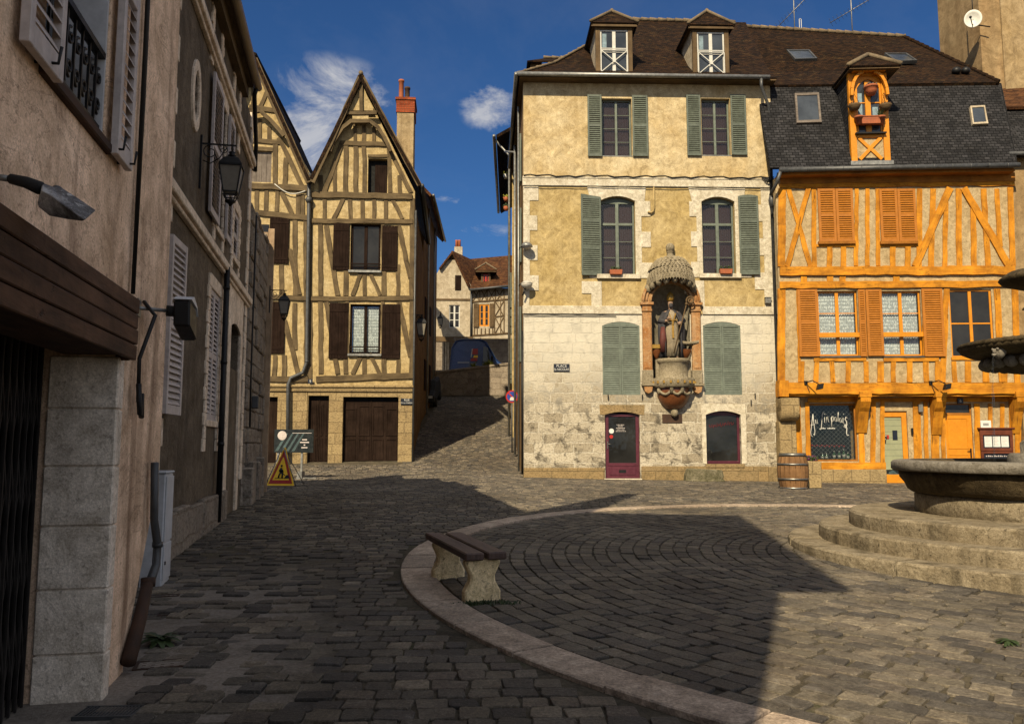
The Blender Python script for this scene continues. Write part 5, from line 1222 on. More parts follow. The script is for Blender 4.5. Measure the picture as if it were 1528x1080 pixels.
# ------------------------------------------------------------------ orange timbered restaurant house
def orange_house():
    F = FO; h = house('timbered_house', F, 'orange half timbered house with slate mansard roof, right of the yellow house')
    P = F.p; x0 = P(1162, 420)[0]; x1 = P(1514, 420)[0]; zg = F.g(4) ; zt = P(1340, 262)[1]; zj = P(1340, 571)[1]; zj2 = P(1340, 592)[1]
    w1 = F.r(1221, 434, 1281, 531); w2 = F.r(1316, 434, 1376, 531); w3 = F.r(1418, 432, 1482, 533)
    mb = MB(); mb.wall(rect(x0, x1, zj, zt), [rect(*w1), rect(*w2), rect(*w3)], 0, .3); mb.build('infill', M['cream'], h)
    t = MB(); b = lambda ax, ay, bx, by, w, y=-.03: t.beam(*P(ax, ay), *P(bx, by), w / 44.6, y, .05)
    L, Rr = 1164, 1513
    # storey beams
    for px, py, qx, qy, w, y in ((1163, 405, 1513, 404, 13, -.09), (1163, 426, 1516, 424, 10, -.07), (1163, 278, 1513, 274, 7, -.05)):
        t.beam(*P(px, py), *P(qx, qy), w / 44.6, y, .05, .02)
    # first floor panel, closed shutters between crossed braces
    for a in ((1167, 282, 1166, 398, 11), (1214, 282, 1215, 398, 7), (1278, 282, 1277, 397, 6), (1294, 282, 1294, 397, 6), (1309, 282, 1310, 397, 6), (1372, 282, 1371, 398, 8), (1392, 282, 1389, 398, 8), (1411, 300, 1409, 398, 7),
              (1430, 282, 1431, 398, 8), (1452, 306, 1453, 398, 8), (1467, 282, 1474, 398, 8), (1487, 282, 1492, 368, 7), (1507, 280, 1511, 398, 8),
              (1238, 368, 1237, 398, 8), (1258, 368, 1258, 398, 8), (1332, 368, 1332, 398, 8), (1354, 368, 1354, 398, 8)): b(*a)
    b(1218, 367, 1277, 367, 4, -.035); b(1312, 367, 1370, 366, 4, -.035)
    for a in ((1176, 281, 1209, 398, 7, -.045), (1206, 281, 1174, 398, 7, -.06), (1417, 281, 1365, 398, 10, -.055), (1437, 281, 1505, 398, 10, -.055)): b(*a)
    for x in (1199, 1238, 1257, 1337): b(x, 412, x, 421, 9, -.04)
    # second panel with three windows
    for a in ((1166, 431, 1166, 570, 11), (1190, 431, 1193, 570, 4), (1283, 431, 1284, 533, 4), (1412, 431, 1406, 570, 8), (1487, 431, 1495, 570, 9), (1514, 429, 1518, 572, 9), (1378, 431, 1379, 533, 4)): b(*a)
    b(1214, 537, 1292, 536, 5, -.045); b(1318, 537, 1400, 536, 5, -.045); b(1419, 535, 1492, 535, 4, -.04)
    for x, w in ((1196, 8), (1218, 7), (1241, 7), (1266, 7), (1291, 7), (1313, 9), (1333, 7), (1357, 8), (1382, 8), (1400, 9), (1423, 7), (1444, 9), (1470, 9), (1497, 9)): b(x + random.uniform(-1, 1), 539, x + random.uniform(-1, 2), 570, w)
    t.build('timber_frame', M['orange'], h, rnd=True)
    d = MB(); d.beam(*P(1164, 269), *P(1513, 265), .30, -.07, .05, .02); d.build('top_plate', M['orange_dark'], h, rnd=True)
    # jettied beams
    t = MB(); t.beam(*P(1164, 579), *P(1525, 580), .36, -.14, .4, .02); t.beam(*P(1178, 588), *P(1520, 588), .13, -.06, .4, .01); t.beam(*P(1168, 568), *P(1168, 592), .30, -.17, .3)
    t.build('jetty_beam', M['orange'], h, rnd=True)
    for px, wd_, zb in ((1289, 15, 646), (1401, 14, 649), (1520, 13, 647)):
        c = MB(); x = P(px, 600)[0]; zt_ = P(px, 586)[1]; zb_ = P(px, zb, .3)[1]; w = wd_ / 44.6 / 2
        pr = [(-.20, zt_), (.36, zt_), (.36, zb_), (.28, zb_), (.18, zb_ + .25), (.02, zt_ - .62), (-.08, zt_ - .50), (-.20, zt_ - .30)]
        vs = [(x - w, y, z) for y, z in pr] + [(x + w, y, z) for y, z in pr]; n = len(pr)
        c.add(vs, [tuple(range(n)), tuple(range(2 * n - 1, n - 1, -1))] + [(i, (i + 1) % n, (i + 1) % n + n, i + n) for i in range(n)], (0, 0, 1)); c.box(x - w - .03, x + w + .03, -.22, .1, zt_ - .16, zt_ + .04)
        c.build('carved_bracket', M['orange'], h, bevel=.012)
    # ground floor, set back under the jetty
    D = .34; G = lambda a, b, c, d: F.r(a, b, c, d, D)
    sw = G(1207, 602, 1279, 688); d1 = G(1319, 613, 1356, 727); d2 = G(1412, 602, 1453, 728)
    mb = MB(); xa = P(1163, 650, D)[0]; xb = P(1524, 650, D)[0]
    z728 = zg - .3
    mb.wall(rect(xa, xb, z728, zj2 + .1), [rect(*sw), (rect(d1[0], d1[1], F.g(d1[0]) + .02, d1[3])), rect(d2[0], d2[1], F.g(d2[0]) + .02, d2[3])], D, D + .3); mb.build('ground_floor_infill', M['cream'], h)
    t = MB(); bb = lambda ax, ay, bx, by, w, y=-.03: t.beam(*P(ax, ay, D), *P(bx, by, D), w / 44., D + y, D + .05)
    for a in ((1190, 603, 1193, 690, 8), (1204, 600, 1206, 690, 6), (1284, 595, 1286, 690, 8), (1303, 600, 1302, 690, 7), (1316, 596, 1317, 726, 6), (1367, 597, 1370, 726, 11), (1380, 600, 1383, 726, 6), (1395, 648, 1396, 726, 11), (1407, 600, 1408, 726, 6), (1457, 602, 1459, 726, 8),
              (1477, 602, 1478, 726, 6), (1495, 602, 1496, 726, 6), (1508, 602, 1510, 726, 5), (1518, 640, 1519, 726, 9)): bb(*a)
    bb(1205, 597, 1286, 596, 7, -.035); bb(1222, 695, 1321, 695, 10, -.05); bb(1292, 597, 1520, 596, 6, -.025)
    t.build('ground_floor_timber', M['orange'], h, rnd=True)
    pl = MB(); q = G(1190, 700, 1322, 730); pl.box(q[0], q[1], D - .09, D + .02, z728, q[3]); pl.build('plinth', M['stone_g'], h, bevel=.015)
    pr = MB(); a = P(1164, 660, 0)[0]; e = P(1188, 660, .1)[0]; za = P(1176, 590)[1]; zb = P(1176, 628)[1]
    pr.box(a, e, .02, .5, z728, zb); pr.prism([(a, zb + .3), (e + .05, zb + .32), (e + .05, za - .1), (a, za - .1)], -.30, .4)
    pr.lathe([(.30, a), (.30, e + .045)], (0, 0, 0), 16); pr.v[-32:] = [(q[2], .0 + q[0], zb + .3 + q[1]) for q in pr.v[-32:]]
    pr.build('stone_corbel_pier', M['stone_g'], h, bevel=.02)
    # shop window: lettering, security mesh, shelf
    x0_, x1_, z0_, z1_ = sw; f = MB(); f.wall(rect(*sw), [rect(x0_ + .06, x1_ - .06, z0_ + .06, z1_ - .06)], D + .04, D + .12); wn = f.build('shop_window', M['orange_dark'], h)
    g = MB(); g.box(x0_ + .06, x1_ - .06, D + .08, D + .085, z0_ + .06, z1_ - .06); g.build('pane', M['clear'], wn)
    bk = MB(); bk.box(x0_, x1_, D + .62, D + .65, z0_ - .1, z1_); bk.box(x0_, x1_, D + .12, D + .6, z0_ + .02, z0_ + .05); bk.build('shop_interior', M['black'], wn)
    s = MB(); n = 13; ww, hh = x1_ - x0_ - .12, z1_ - z0_ - .12; st = .15
    k = int((ww + hh) / st) + 1
    for i in range(k):
        for sg in (1, -1):
            c = i * st; a0 = max(0, c - hh); a1 = min(ww, c)
            if a1 - a0 < .02: continue
            p = (a0, c - a0); q = (a1, c - a1)
            if sg < 0: p = (ww - p[0], p[1]); q = (ww - q[0], q[1])
            s.bar((x0_ + .06 + p[0], D + .14, z0_ + .06 + p[1]), (x0_ + .06 + q[0], D + .14, z0_ + .06 + q[1]), .008, .006, (0, 1, 0))
    s.build('security_mesh', M['mesh'], wn)
    cx = (x0_ + x1_) / 2
    def stroke(mb, pts, r=.012): mb.tube([(x0_ + .06 + ww * u, D + .07, z0_ + .06 + hh * v) for u, v in pts], r * .75, 6)
    tx = MB()                                             # "Au fin palais", brush script drawn letter by letter
    stroke(tx, [(.06, .42), (.02, .44), (.015, .50), (.04, .62), (.08, .84)], .017); stroke(tx, [(.08, .84), (.09, .70), (.112, .52), (.10, .44), (.075, .47)], .017); stroke(tx, [(.02, .63), (.12, .65)])
    stroke(tx, [(.13, .74), (.13, .67), (.16, .66), (.17, .74), (.175, .66), (.19, .68)])
    stroke(tx, [(.325, .83), (.315, .87), (.30, .87), (.288, .82), (.275, .70), (.262, .60), (.24, .55), (.215, .57)], .016); stroke(tx, [(.245, .735), (.315, .755)], .014); stroke(tx, [(.34, .78), (.335, .69), (.35, .67)]); stroke(tx, [(.345, .83), (.35, .845)])
    stroke(tx, [(.375, .68), (.385, .79), (.39, .74), (.41, .79), (.42, .71), (.44, .68)])
    stroke(tx, [(.46, .72), (.50, .80), (.49, .60)], .022); stroke(tx, [(.495, .76), (.53, .80), (.545, .75), (.52, .70), (.50, .71)])
    stroke(tx, [(.60, .78), (.57, .78), (.56, .72), (.59, .70), (.605, .77), (.61, .70), (.63, .72)]); stroke(tx, [(.63, .72), (.655, .84), (.66, .88), (.645, .86), (.645, .72), (.66, .69)])
    stroke(tx, [(.71, .76), (.68, .76), (.67, .70), (.70, .68), (.715, .75), (.72, .68), (.735, .70)]); stroke(tx, [(.755, .77), (.75, .68), (.77, .66)]); stroke(tx, [(.765, .83), (.77, .845)])
    stroke(tx, [(.85, .76), (.82, .78), (.80, .74), (.83, .70), (.835, .64), (.80, .58), (.77, .60), (.79, .65), (.83, .58), (.82, .48), (.83, .44), (.87, .45)], .022)
    for i in range(9): 
        if i != 3: tx.box(x0_ + .06 + ww * (.25 + .036 * i), x0_ + .06 + ww * (.279 + .036 * i), D + .066, D + .072, z0_ + .06 + hh * .565, z0_ + .06 + hh * (.58 + .008 * (i % 2)))
    tx.build('window_lettering', M['white'], wn)
    rb = MB(); zz = z0_ + .06 + hh * .235
    for i in range(14): rb.box(x0_ + .12 + ww * .055 * i, x0_ + .12 + ww * .055 * (i + .55), D + .152, D + .156, zz + (.0 if i % 2 else .035), zz + (.03 if i % 2 else .065))
    rb.build('striped_tape', M['sign_red'], wn)
    # glazed door with sage blind
    a, e, z0d, z1d = d1; z0d = F.g(a) + .03; f = MB(); f.wall(rect(a, e, z0d, z1d), [rect(a + .03, e - .16, z0d + .28, z1d - .20)], D + .06, D + .14); dr = f.build('glazed_door', M['orange_paint'], h, bevel=.008)
    g = MB(); g.box(a + .03, e - .16, D + .10, D + .105, z0d + .28, z1d - .20); g.build('blind', M['blind'], dr)
    g = MB(); 
    for i in range(8): zq = z0d + .9 + .2 * i; g.box(a + .03, e - .16, D + .096, D + .1, zq, zq + .008)
    g.build('blind_seams', M['green_dark'], dr)
    zc = P(1335, 649, D)[1]; g = MB(); g.box(a + .34, a + .50, D + .085, D + .09, zc - .16, zc + .16); g.build('opening_hours', M['plate_blue'], dr)
    g = MB(); zq = P(1325, 652, D)[1]; g.box(a + .04, a + .22, D + .085, D + .09, zq - .06, zq + .07); g.build('card_notice', M['sign_red'], dr)
    g = MB(); zq = P(1325, 706, D)[1]; g.box(a + .05, e - .17, D + .085, D + .09, z0d + .30, zq + .12); g.build('poster', M['poster'], dr)
    g = MB(); g.prism([(a + .14, zq - .16), (a + .46, zq - .2), (a + .50, zq - .05), (a + .3, zq + .1), (a + .16, zq + .05)], D + .078, D + .084); g.build('poster_print', M['teal'], dr)
    g = MB(); g.tube([(a + .08, D + .03, zc - .10), (a + .08, D + .03, zc - .22)], .02, 8); g.blob((a + .10, D + .05, zc - .05), .05, 8, 5); g.build('handle', M['hoop'], dr)
    # orange panelled door with fanlight
    a, e, z0d, z1d = d2; z0d = F.g(a) + .03; zf = P(1432, 618, D)[1]
    f = MB(); f.box(a, e, D + .06, D + .13, z0d, zf - .02)
    for p0, p1, q0, q1 in ((.12, .16, .0, .0),): pass
    zm = P(1432, 668, D)[1]; zk = P(1432, 622, D)[1]
    for u0, u1 in ((zm, zk - .06), (z0d + .15, zm - .25)):
        f.box(a + .12, e - .16, D + .044, D + .061, u0 - .03, u0); f.box(a + .12, e - .16, D + .044, D + .061, u1, u1 + .03); f.box(a + .09, a + .12, D + .044, D + .061, u0 - .03, u1 + .03); f.box(e - .16, e - .13, D + .044, D + .061, u0 - .03, u1 + .03)
    dr = f.build('panelled_door', M['orange_paint'], h, bevel=.005)
    f = MB(); f.wall(rect(a, e, zf - .018, z1d), [rect(a + .04, e - .04, zf + .05, z1d - .04)], D + .05, D + .12); tr = f.build('fanlight', M['orange_dark'], h)
    g = MB(); g.box(a + .04, e - .04, D + .09, D + .095, zf + .05, z1d - .04); g.build('pane', M['glass'], tr)
    g = MB(); g.box(e - .10, e - .06, D + .03, D + .06, zm - .32, zm - .02); g.tube([(e - .08, D + .01, zm - .1), (e - .2, D + .01, zm - .1)], .012, 6); g.build('handle', M['iron'], dr)
    # windows of the middle storey
    for q in (w1, w2):
        zr = P(1250, 500)[1]
        window(h, q[0] + .01, q[1] - .01, q[2] + .01, q[3] - .01, .08, M['orange_paint'], 2, 3, pane='clear', curtain='lace', bar=.03, post=.11, fw=.05)
        rl = MB(); rl.box(q[0] - .02, q[1] + .02, -.06, -.0, zr - .08, zr + .08); rl.build('window_rail', M['orange_paint'], h, bevel=.008)
        sl = MB(); sl.box(q[0] - .02, q[1] + .02, -.07, .08, q[2] - .06, q[2] - .004); sl.build('sill', M['zinc_dark'], h)
    window(h, w3[0], w3[1], w3[2] + .0, w3[3], .05, M['orange_paint'], 2, 2, bar=.05, post=.10, fw=.06)
    def sh(a, b, c, d, rails, dx=0): q = F.r(a, b, c, d, -.06); shutter(h, *q, -.10, -.05, M['orange_shutter'], rails, st=.085)
    for a, b, c, d in ((1191, 432, 1221, 532), (1293, 432, 1317, 531), (1282, 432, 1292, 532), (1377, 431, 1408, 532)): sh(a, b, c, d, 2)
    for a, c in ((1221, 1247), (1247.6, 1273.5)): sh(a, 282, c, 361, 2)
    for a, c in ((1313, 1339.5), (1340, 1367)): sh(a, 282, c, 361, 2)
    for a, c in ((1220, 1275), (1312, 1368)): q = F.r(a, 361, c, 365); s = MB(); s.box(q[0], q[1], -.13, .0, q[2], q[3]); s.build('sill', M['orange_dark'], h)
    # mansard: steep slate slope, then clay tiles to the ridge
    gl, gr = P(1163, 254, -.5), P(1516, 247, -.5); e0, e1 = -.42, 1.0
    sa, sb = P(1163, 250, e0), P(1514, 245, e0); sc_, sd = P(1149, 126, e1), P(1490, 124, e1)
    r = MB(); r.slab([(sa[0] - .3, e0, sa[1]), (sb[0], e0, sb[1]), (sd[0], e1, sd[1]), (sc_[0] - .5, e1, sc_[1])], th=.1, ax=(1, 0, 0))
    bx = P(1500, 200, 0)
    r.slab([(sb[0], e0, sb[1]), (sb[0] + .0, 9, sb[1]), (sd[0], 9, sd[1]), (sd[0], e1, sd[1])], th=.1, ax=(0, 1, 0)); r.build('slate_mansard', M['slate'], h)
    ra, rb = P(1085, 40, 5.2), P(1349, 56, 5.2); ta, tb = P(1100, 127, e1 - .12), P(1489, 123, e1 - .12)
    r = MB(); r.slab([(ta[0] - 1.0, e1 - .12, ta[1]), (tb[0] + .06, e1 - .12, tb[1]), (rb[0], 5.2, rb[1]), (ra[0] - 1.0, 5.2, ra[1] + .1)], th=.12, ax=(1, 0, 0)); r.slab([(tb[0] + .06, e1 - .12, tb[1]), (rb[0], 5.2, rb[1]), (rb[0], 9.5, tb[1])], th=.12, ax=(0, 1, 0))
    r.slab([(ra[0], 5.2, ra[1]), (rb[0], 5.2, rb[1]), (rb[0], 9.5, tb[1]), (ra[0], 9.5, tb[1])], th=.1, ax=(1, 0, 0)); r.build('tile_roof', M['roof_tile'], h)
    ridge_line(h, (ra[0], 5.2, ra[1] + .05), (rb[0], 5.2, rb[1] + .04), M['ridge'])
    ridge_line(h, (tb[0] + .04, e1 - .1, tb[1] + .03), (rb[0], 5.2, rb[1] + .03), M['roof_tile'], r=.07)
    gt = MB(); gt.tube([(gl[0], -.52, gl[1]), (gr[0] + .1, -.52, gr[1])], .09, 12); 
    for i in range(13): t_ = (i + .5) / 13; x = gl[0] + (gr[0] - gl[0]) * t_; z = gl[1] + (gr[1] - gl[1]) * t_; gt.tube([(x - .012, -.52, z), (x + .012, -.52, z)], .097, 12)
    gt.build('gutter', M['zinc_dark'], h)
    p = MB(); p.tube([(gl[0] + .03, -.52, gl[1] - .05), (gl[0] - .05, -.4, gl[1] - .35), (gl[0] - .22, -.12, gl[1] - .75)], .06, 8); p.build('downpipe', M['zinc_dark'], h)
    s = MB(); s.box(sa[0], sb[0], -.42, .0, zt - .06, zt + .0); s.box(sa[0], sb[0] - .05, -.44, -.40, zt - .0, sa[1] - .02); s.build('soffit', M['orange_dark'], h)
    # windows in the roofs
    def slope_pt(px, py, base, top, d0, d1):            # pixel onto the sloping plane
        lo, hi = d0, d1
        for _ in range(40):
            m = (lo + hi) / 2; z = P(px, py, m)[1]; zs = base + (top - base) * (m - d0) / (d1 - d0)
            if z > zs: lo = m
            else: hi = m
        return (P(px, py, m)[0], m, P(px, py, m)[1])
    def roof_light(name, quad, base, top, d0, d1, fm, wt=.09, lift=.06):
        q = [V(slope_pt(*a, base, top, d0, d1)) for a in quad]; n = (q[1] - q[0]).cross(q[3] - q[0]).normalized()
        if n.y > 0: n = -n
        c = sum(q, V()) / 4; o = MB(); inn = [p + (c - p).normalized() * wt * 1.3 for p in q]
        vs = [tuple(p - n * .03) for p in q] + [tuple(p + n * lift) for p in q] + [tuple(p + n * lift) for p in inn] + [tuple(p + n * (lift - .03)) for p in inn]
        o.add(vs, [(i + a, (i + 1) % 4 + a, (i + 1) % 4 + a + 4, i + a + 4) for a in (0, 4, 8) for i in range(4)]); f = o.build(name, fm, h)
        g = MB(); g.add([tuple(p + n * (lift - .025)) for p in inn], [(0, 1, 2, 3)]); g.build('pane', M['glass_blue'], f, recalc=False)
    tz = (ta[1] + tb[1]) / 2
    for qd in (((1186, 92), (1219, 91), (1207, 78), (1173, 78)), ((1336, 95), (1368, 94), (1352, 83), (1319, 83))): roof_light('skylight', qd, tz, (ra[1] + rb[1]) / 2, e1 - .12, 5.2, M['zinc_dark'], .07, .10)
    sz0, sz1 = (sa[1] + sb[1]) / 2, (sc_[1] + sd[1]) / 2
    roof_light('roof_window', ((1188, 186), (1225, 185), (1221, 141), (1185, 142)), sz0, sz1, e0, e1, M['grey_wood'], .10, .09); roof_light('roof_window', ((1450, 188), (1473, 187), (1468, 160), (1446, 161)), sz0, sz1, e0, e1, M['far_cream'], .07, .09)
    # tall orange dormer with arched window
    df = -.34; xa, xb = P(1268, 170, df)[0], P(1326, 170, df)[0]; zb, ztp = P(1297, 241, df)[1], P(1297, 109, df)[1]
    d = MB(); pw = .20
    d.box(xa, xa + pw, df, df + .15, zb, ztp, (0, 0, 1)); d.box(xb - pw, xb, df, df + .15, zb, ztp, (0, 0, 1)); d.box(xa + pw, xb - pw, df + .006, df + .15, ztp - .10, ztp)
    zw0 = P(1297, 201, df)[1]; zw1 = P(1297, 120, df)[1]
    d.box(xa + pw, xb - pw, df + .004, df + .14, zw0 - .10, zw0 - .0)
    for s_ in (-1, 1):
        u = [(xa + pw, zb + .08), (xb - pw, zw0 - .1)] if s_ > 0 else [(xa + pw, zw0 - .1), (xb - pw, zb + .08)]
        d.beam(u[0][0] + .08, u[0][1], u[1][0] - .08, u[1][1], .12, df + .02 - .014 * (s_ > 0), df + .1)
    for s_, xx in ((1, xa), (-1, xb)):                    # curved braces carrying the little roof
        for i in range(5):
            a0, a1 = i / 5 * pi / 2, (i + 1) / 5 * pi / 2
            d.bar((xx + s_ * (.05 + .42 * (1 - cos(a0))), df - .10, ztp - .85 + .82 * sin(a0)), (xx + s_ * (.05 + .42 * (1 - cos(a1))), df - .10, ztp - .85 + .82 * sin(a1)), .10, .12, (0, 1, 0))
    d.box(xa + .1, xb - .1, df - .2, df - .04, ztp - .02, ztp + .05)
    dm = d.build('dormer', M['orange_paint'], h, bevel=.008)
    c = MB(); c.box(xa + pw, xb - pw, df + .06, df + .12, zb, zw0 - .1); c.build('dormer_infill', M['cream'], dm)
    c = MB()
    for x in (xa + .02, xb - .07): c.box(x, x + .05, df + .15, 1.2, zb - .1, ztp + .05, (0, 1, 0))
    c.build('cheek', M['slate'], dm)
    f = MB(); f.wall(rect(xa + pw, xb - pw, zw0, ztp - .10), [arch(xa + pw + .10, xb - pw - .06, zw0 + .10, zw1 + .05, .30)], df + .05, df + .12); cx = (xa + xb) / 2
    f.box(cx - .10, cx + .08, df + .03, df + .1, zw0 + .10, zw1 + .0); 
    for zz in (zw0 + .55, zw0 + 1.15): f.box(xa + pw + .1, xb - pw - .06, df + .06, df + .1, zz - .02, zz + .02)
    wn = f.build('arched_window', M['orange_paint'], dm.parent, bevel=.006)
    g = MB(); g.box(xa + pw, xb - pw, df + .09, df + .096, zw0, ztp - .1); g.build('pane', M['glass_blue'], wn)
    cu = MB(); cu.box(xa + pw + .12, xa + pw + .26, df + .082, df + .088, zw0 + .6, zw0 + 1.5); cu.box(xb - pw - .3, xb - pw - .12, df + .082, df + .088, zw0 + .6, zw0 + 1.0); cu.build('curtain', M['blue_curtain'], wn)
    sl = MB(); sl.box(xa + pw - .06, xb - pw + .06, df - .12, df + .03, zw0 + .0, zw0 + .05); sl.box(xa + pw, xb - pw, df - .20, df - .02, zw0 + .42, zw0 + .45); sl.tube([(xa + pw, df - .2, zw0 + .48), (xb - pw, df - .2, zw0 + .48)], .012, 6); sl.build('window_shelf', M['iron'], wn)
    r = MB(); x0_, x1_ = P(1263, 102, df - .2)[0], P(1342, 101, df - .2)[0]; zz = P(1300, 101, df - .2)[1] - .0; ap = P(1295, 83, df + .3); y0 = df - .38; yb = 2.4; A = (ap[0], df + .3, ap[1])
    r.slab([(x0_, y0, zz), (x1_, y0, zz), A], th=.07, ax=(1, 0, 0)); r.slab([(x0_, y0, zz), A, (A[0], yb + .8, A[2]), (x0_, yb, zz)], th=.07, ax=(0, 1, 0)); r.slab([(x1_, y0, zz), A, (A[0], yb + .8, A[2]), (x1_, yb, zz)], th=.07, ax=(0, 1, 0)); r.build('dormer_roof', M['roof_tile'], dm)
    k = MB(); k.tube([(x0_, y0, zz + .03), (A[0], A[1], A[2] + .03)], .08, 8); k.tube([(x1_, y0, zz + .03), (A[0], A[1], A[2] + .03)], .08, 8); k.build('ridge_tiles', M['ridge'], dm)
    s = MB(); s.box(x0_ + .05, x1_ - .05, y0 + .04, 1.5, zz - .10, zz - .075); s.build('soffit', M['timber_far'], dm)
    ld = MB(); ld.box(xa - .06, xb + .06, df - .08, df + .1, zb - .14, zb - .0); ld.build('lead_apron', M['zinc'], dm)
    vp = MB()
    for px in (1427, 1441): q = slope_pt(px, 108, tz, (ra[1] + rb[1]) / 2, e1 - .12, 5.2); vp.blob((q[0], q[1], q[2] + .05), (.16, .16, .14), 10, 6)
    vp.build('vent_tile', M['iron'], h)
    # side walls hide the inside from other views
    b_ = MB(); b_.box(x0 - 1.0, x0 + .02, .75, 9, z728, zt + 1.5); b_.box(x0 + .01, x1 - .01, 1.2, 1.3, z728, zt - .1); b_.box(x1 - .3, x1 - .004, .66, 9, z728, zt); b_.build('inner_wall', M['neighbour'], h)
    # number plate
    q = P(1433, 598, D - .06); n_ = MB(); n_.box(q[0] - .09, q[0] + .09, D - .07, D - .03, q[1] - .09, q[1] + .09); np_ = n_.build('number_plate', M['plate_blue'], h); text_mb('6', .14, M['white'], 'numeral', np_, (q[0], D - .074, q[1]))
    return dict(df=df, xa=xa, xb=xb, zw0=zw0, ztp=ztp, D=D, sw=sw)
OH = orange_house()

def orange_bits():
    F = FO; D = OH['D']; df = OH['df']
    for px, lb in ((1275, 'left hanging basket, on the orange dormer'), (1321, 'right hanging basket, on the orange dormer')):
        t = on_facade('hanging_basket', lb, 'hanging basket', F, px, 157, df - .16, 'hanging baskets on the orange dormer')
        b = MB(); b.lathe([(.04, -.20), (.14, -.16), (.20, -.04), (.21, .0), (.19, .0), (.1, -.08)], (0, 0, 0), 14); b.build('basket', M['timber_far'], t)
        k = MB()
        for i in range(3): a = i * 2.1; k.tube([(.2 * cos(a), .2 * sin(a), 0), (0, 0, .40)], .006, 5)
        k.tube([(0, 0, .4), (0, .08, .46), (0, .16, .42)], .010, 6); k.build('chain', M['iron'], t)
        l = MB()
        for _ in range(40): l.blob((random.uniform(-.15, .15), random.uniform(-.15, .15), random.uniform(-.02, .06)), random.uniform(.015, .035), 5, 3)
        l.build('dry_plants', M['rust'], t)
    t = on_facade('hanging_pot', 'terracotta pot hanging in front of the arched dormer window', 'flower pot', F, 1300, 137, df - .10)
    b = MB(); b.lathe([(.12, -.12), (.19, .02), (.20, .12), (.23, .13), (.23, .19), (.19, .19), (.17, .1)], (0, 0, 0), 18); b.build('pot', M['terracotta'], t)
    l = MB()
    for i in range(40): l.blob((random.uniform(-.18, .18), random.uniform(-.15, .15), .2 + random.uniform(-.02, .06)), random.uniform(.02, .04), 5, 3)
    l.build('plants', M['grey_wood'], t)
    t = on_facade('window_box', 'long terracotta window box on the shelf of the orange dormer', 'flower box', F, 1299, 186, df - .12)
    b = MB(); b.prism([(-.30, 0), (.30, 0), (.34, .24), (-.34, .24)], -.09, .09); b.box(-.36, .36, -.11, .11, .24, .28); b.build('trough', M['terracotta'], t, bevel=.012)
    for px, lb in ((1282, 'small terracotta pot left of the window box'), (1315, 'small terracotta pot right of the window box')):
        t = on_facade('flower_pot', lb, 'flower pot', F, px, 186, df - .12, 'pots on the dormer shelf')
        b = MB(); b.lathe([(.09, 0), (.13, .22), (.15, .22), (.15, .28), (.12, .28), (.1, .2)], (0, 0, 0), 14); b.build('pot', M['terracotta'], t)
        if px > 1300:
            l = MB()
            for _ in range(50): a = random.uniform(0, 6.28); l.bar((0, 0, .26), (.22 * cos(a) * random.random(), .15 * sin(a), .28 + random.uniform(.0, .3)), .012, .004)
            l.build('plant', M['leaf'], t)
    for px, lb in ((1210, 'left black spotlight on an arm above the shop window'), (1396, 'right black spotlight on an arm above the doors')):
        t = on_facade('spotlight', lb, 'spotlight', F, px - 8, 571, -.14, 'spotlights on the jetty beam')
        b = MB(); b.box(-.05, .05, -.06, 0, -.06, .06); b.tube([(0, -.05, 0), (.12, -.35, .05), (.28, -.45, -.08)], .018, 6)
        b.build('arm', M['iron'], t)
        l = MB(); l.prism([(.20, -.28), (.38, -.24), (.42, -.06), (.26, -.08)], -.58, -.36); l.build('lamp_head', M['iron'], t, bevel=.015)
        c = MB(); c.tube([(0, -.02, 0), (.10, -.06, -.3), (.16, .2, -.45)], .010, 5); c.build('lead', M['iron'], t)
    # bottles in the window
    sw = OH['sw']
    for i, (px, hh) in enumerate(((1227, .20), (1233, .20), (1244.5, .28), (1252, .28), (1259, .34), (1265, .22))):
        x = F.p(px, 680, D + .3)[0]; q = F.w(x, D + .28, 0)
        t = thing('bottle', ('short', 'short', 'tall', 'tall', 'tallest', 'short')[i] + ' bottle in the restaurant window, ' + ('first', 'second', 'third', 'fourth', 'fifth', 'sixth')[i] + ' from the left', 'bottle', (q.x, q.y, sw[2] + .06), F.ang, 'bottles in the window')
        b = MB(); b.lathe([(.045, 0), (.05, .02), (.05, hh * .6), (.018, hh * .8), (.016, hh), (.01, hh)], (0, 0, 0), 12); b.build('glass_body', M['bottle'], t)
        l = MB(); l.lathe([(.0515, hh * .15), (.0515, hh * .5)], (0, 0, 0), 12); l.build('label', M['lamp_white'], t); c = MB(); c.lathe([(.02, hh * .88), (.02, hh + .01)], (0, 0, 0), 10); c.build('capsule', M['lamp_white'], t)
    # menu board and notice
    t = on_facade('menu_board', 'mahogany framed menu case with three white sheets beside the orange door', 'menu board', F, 1489, 690, D - .08)
    zb = F.p(1489, 690, D - .1)[1]; g = F.g(t.location.x) ; H = F.p(1489, 640, D - .1)[1] - zb; w = 23 / 44.
    b = MB(); b.wall(rect(-w, w, .34 * H * 1.0, H), [rect(-w + .09, w - .09, .34 * H + .10, H - .20)], -.02, .10); b.wall(rect(-w, w, -.6, .33 * H), [rect(-w + .09, w - .09, -.3, .33 * H - .07)], -.02, .10); b.box(-w - .06, w + .06, -.07, .11, H, H + .05); b.build('frame', M['mahogany'], t, bevel=.008)
    b = MB(); b.box(-w + .09, w - .09, .02, .05, .34 * H + .1, H - .2); b.box(-w + .09, w - .09, .02, .05, -.3, .33 * H - .07); b.build('backing', M['plate_blue'], t)
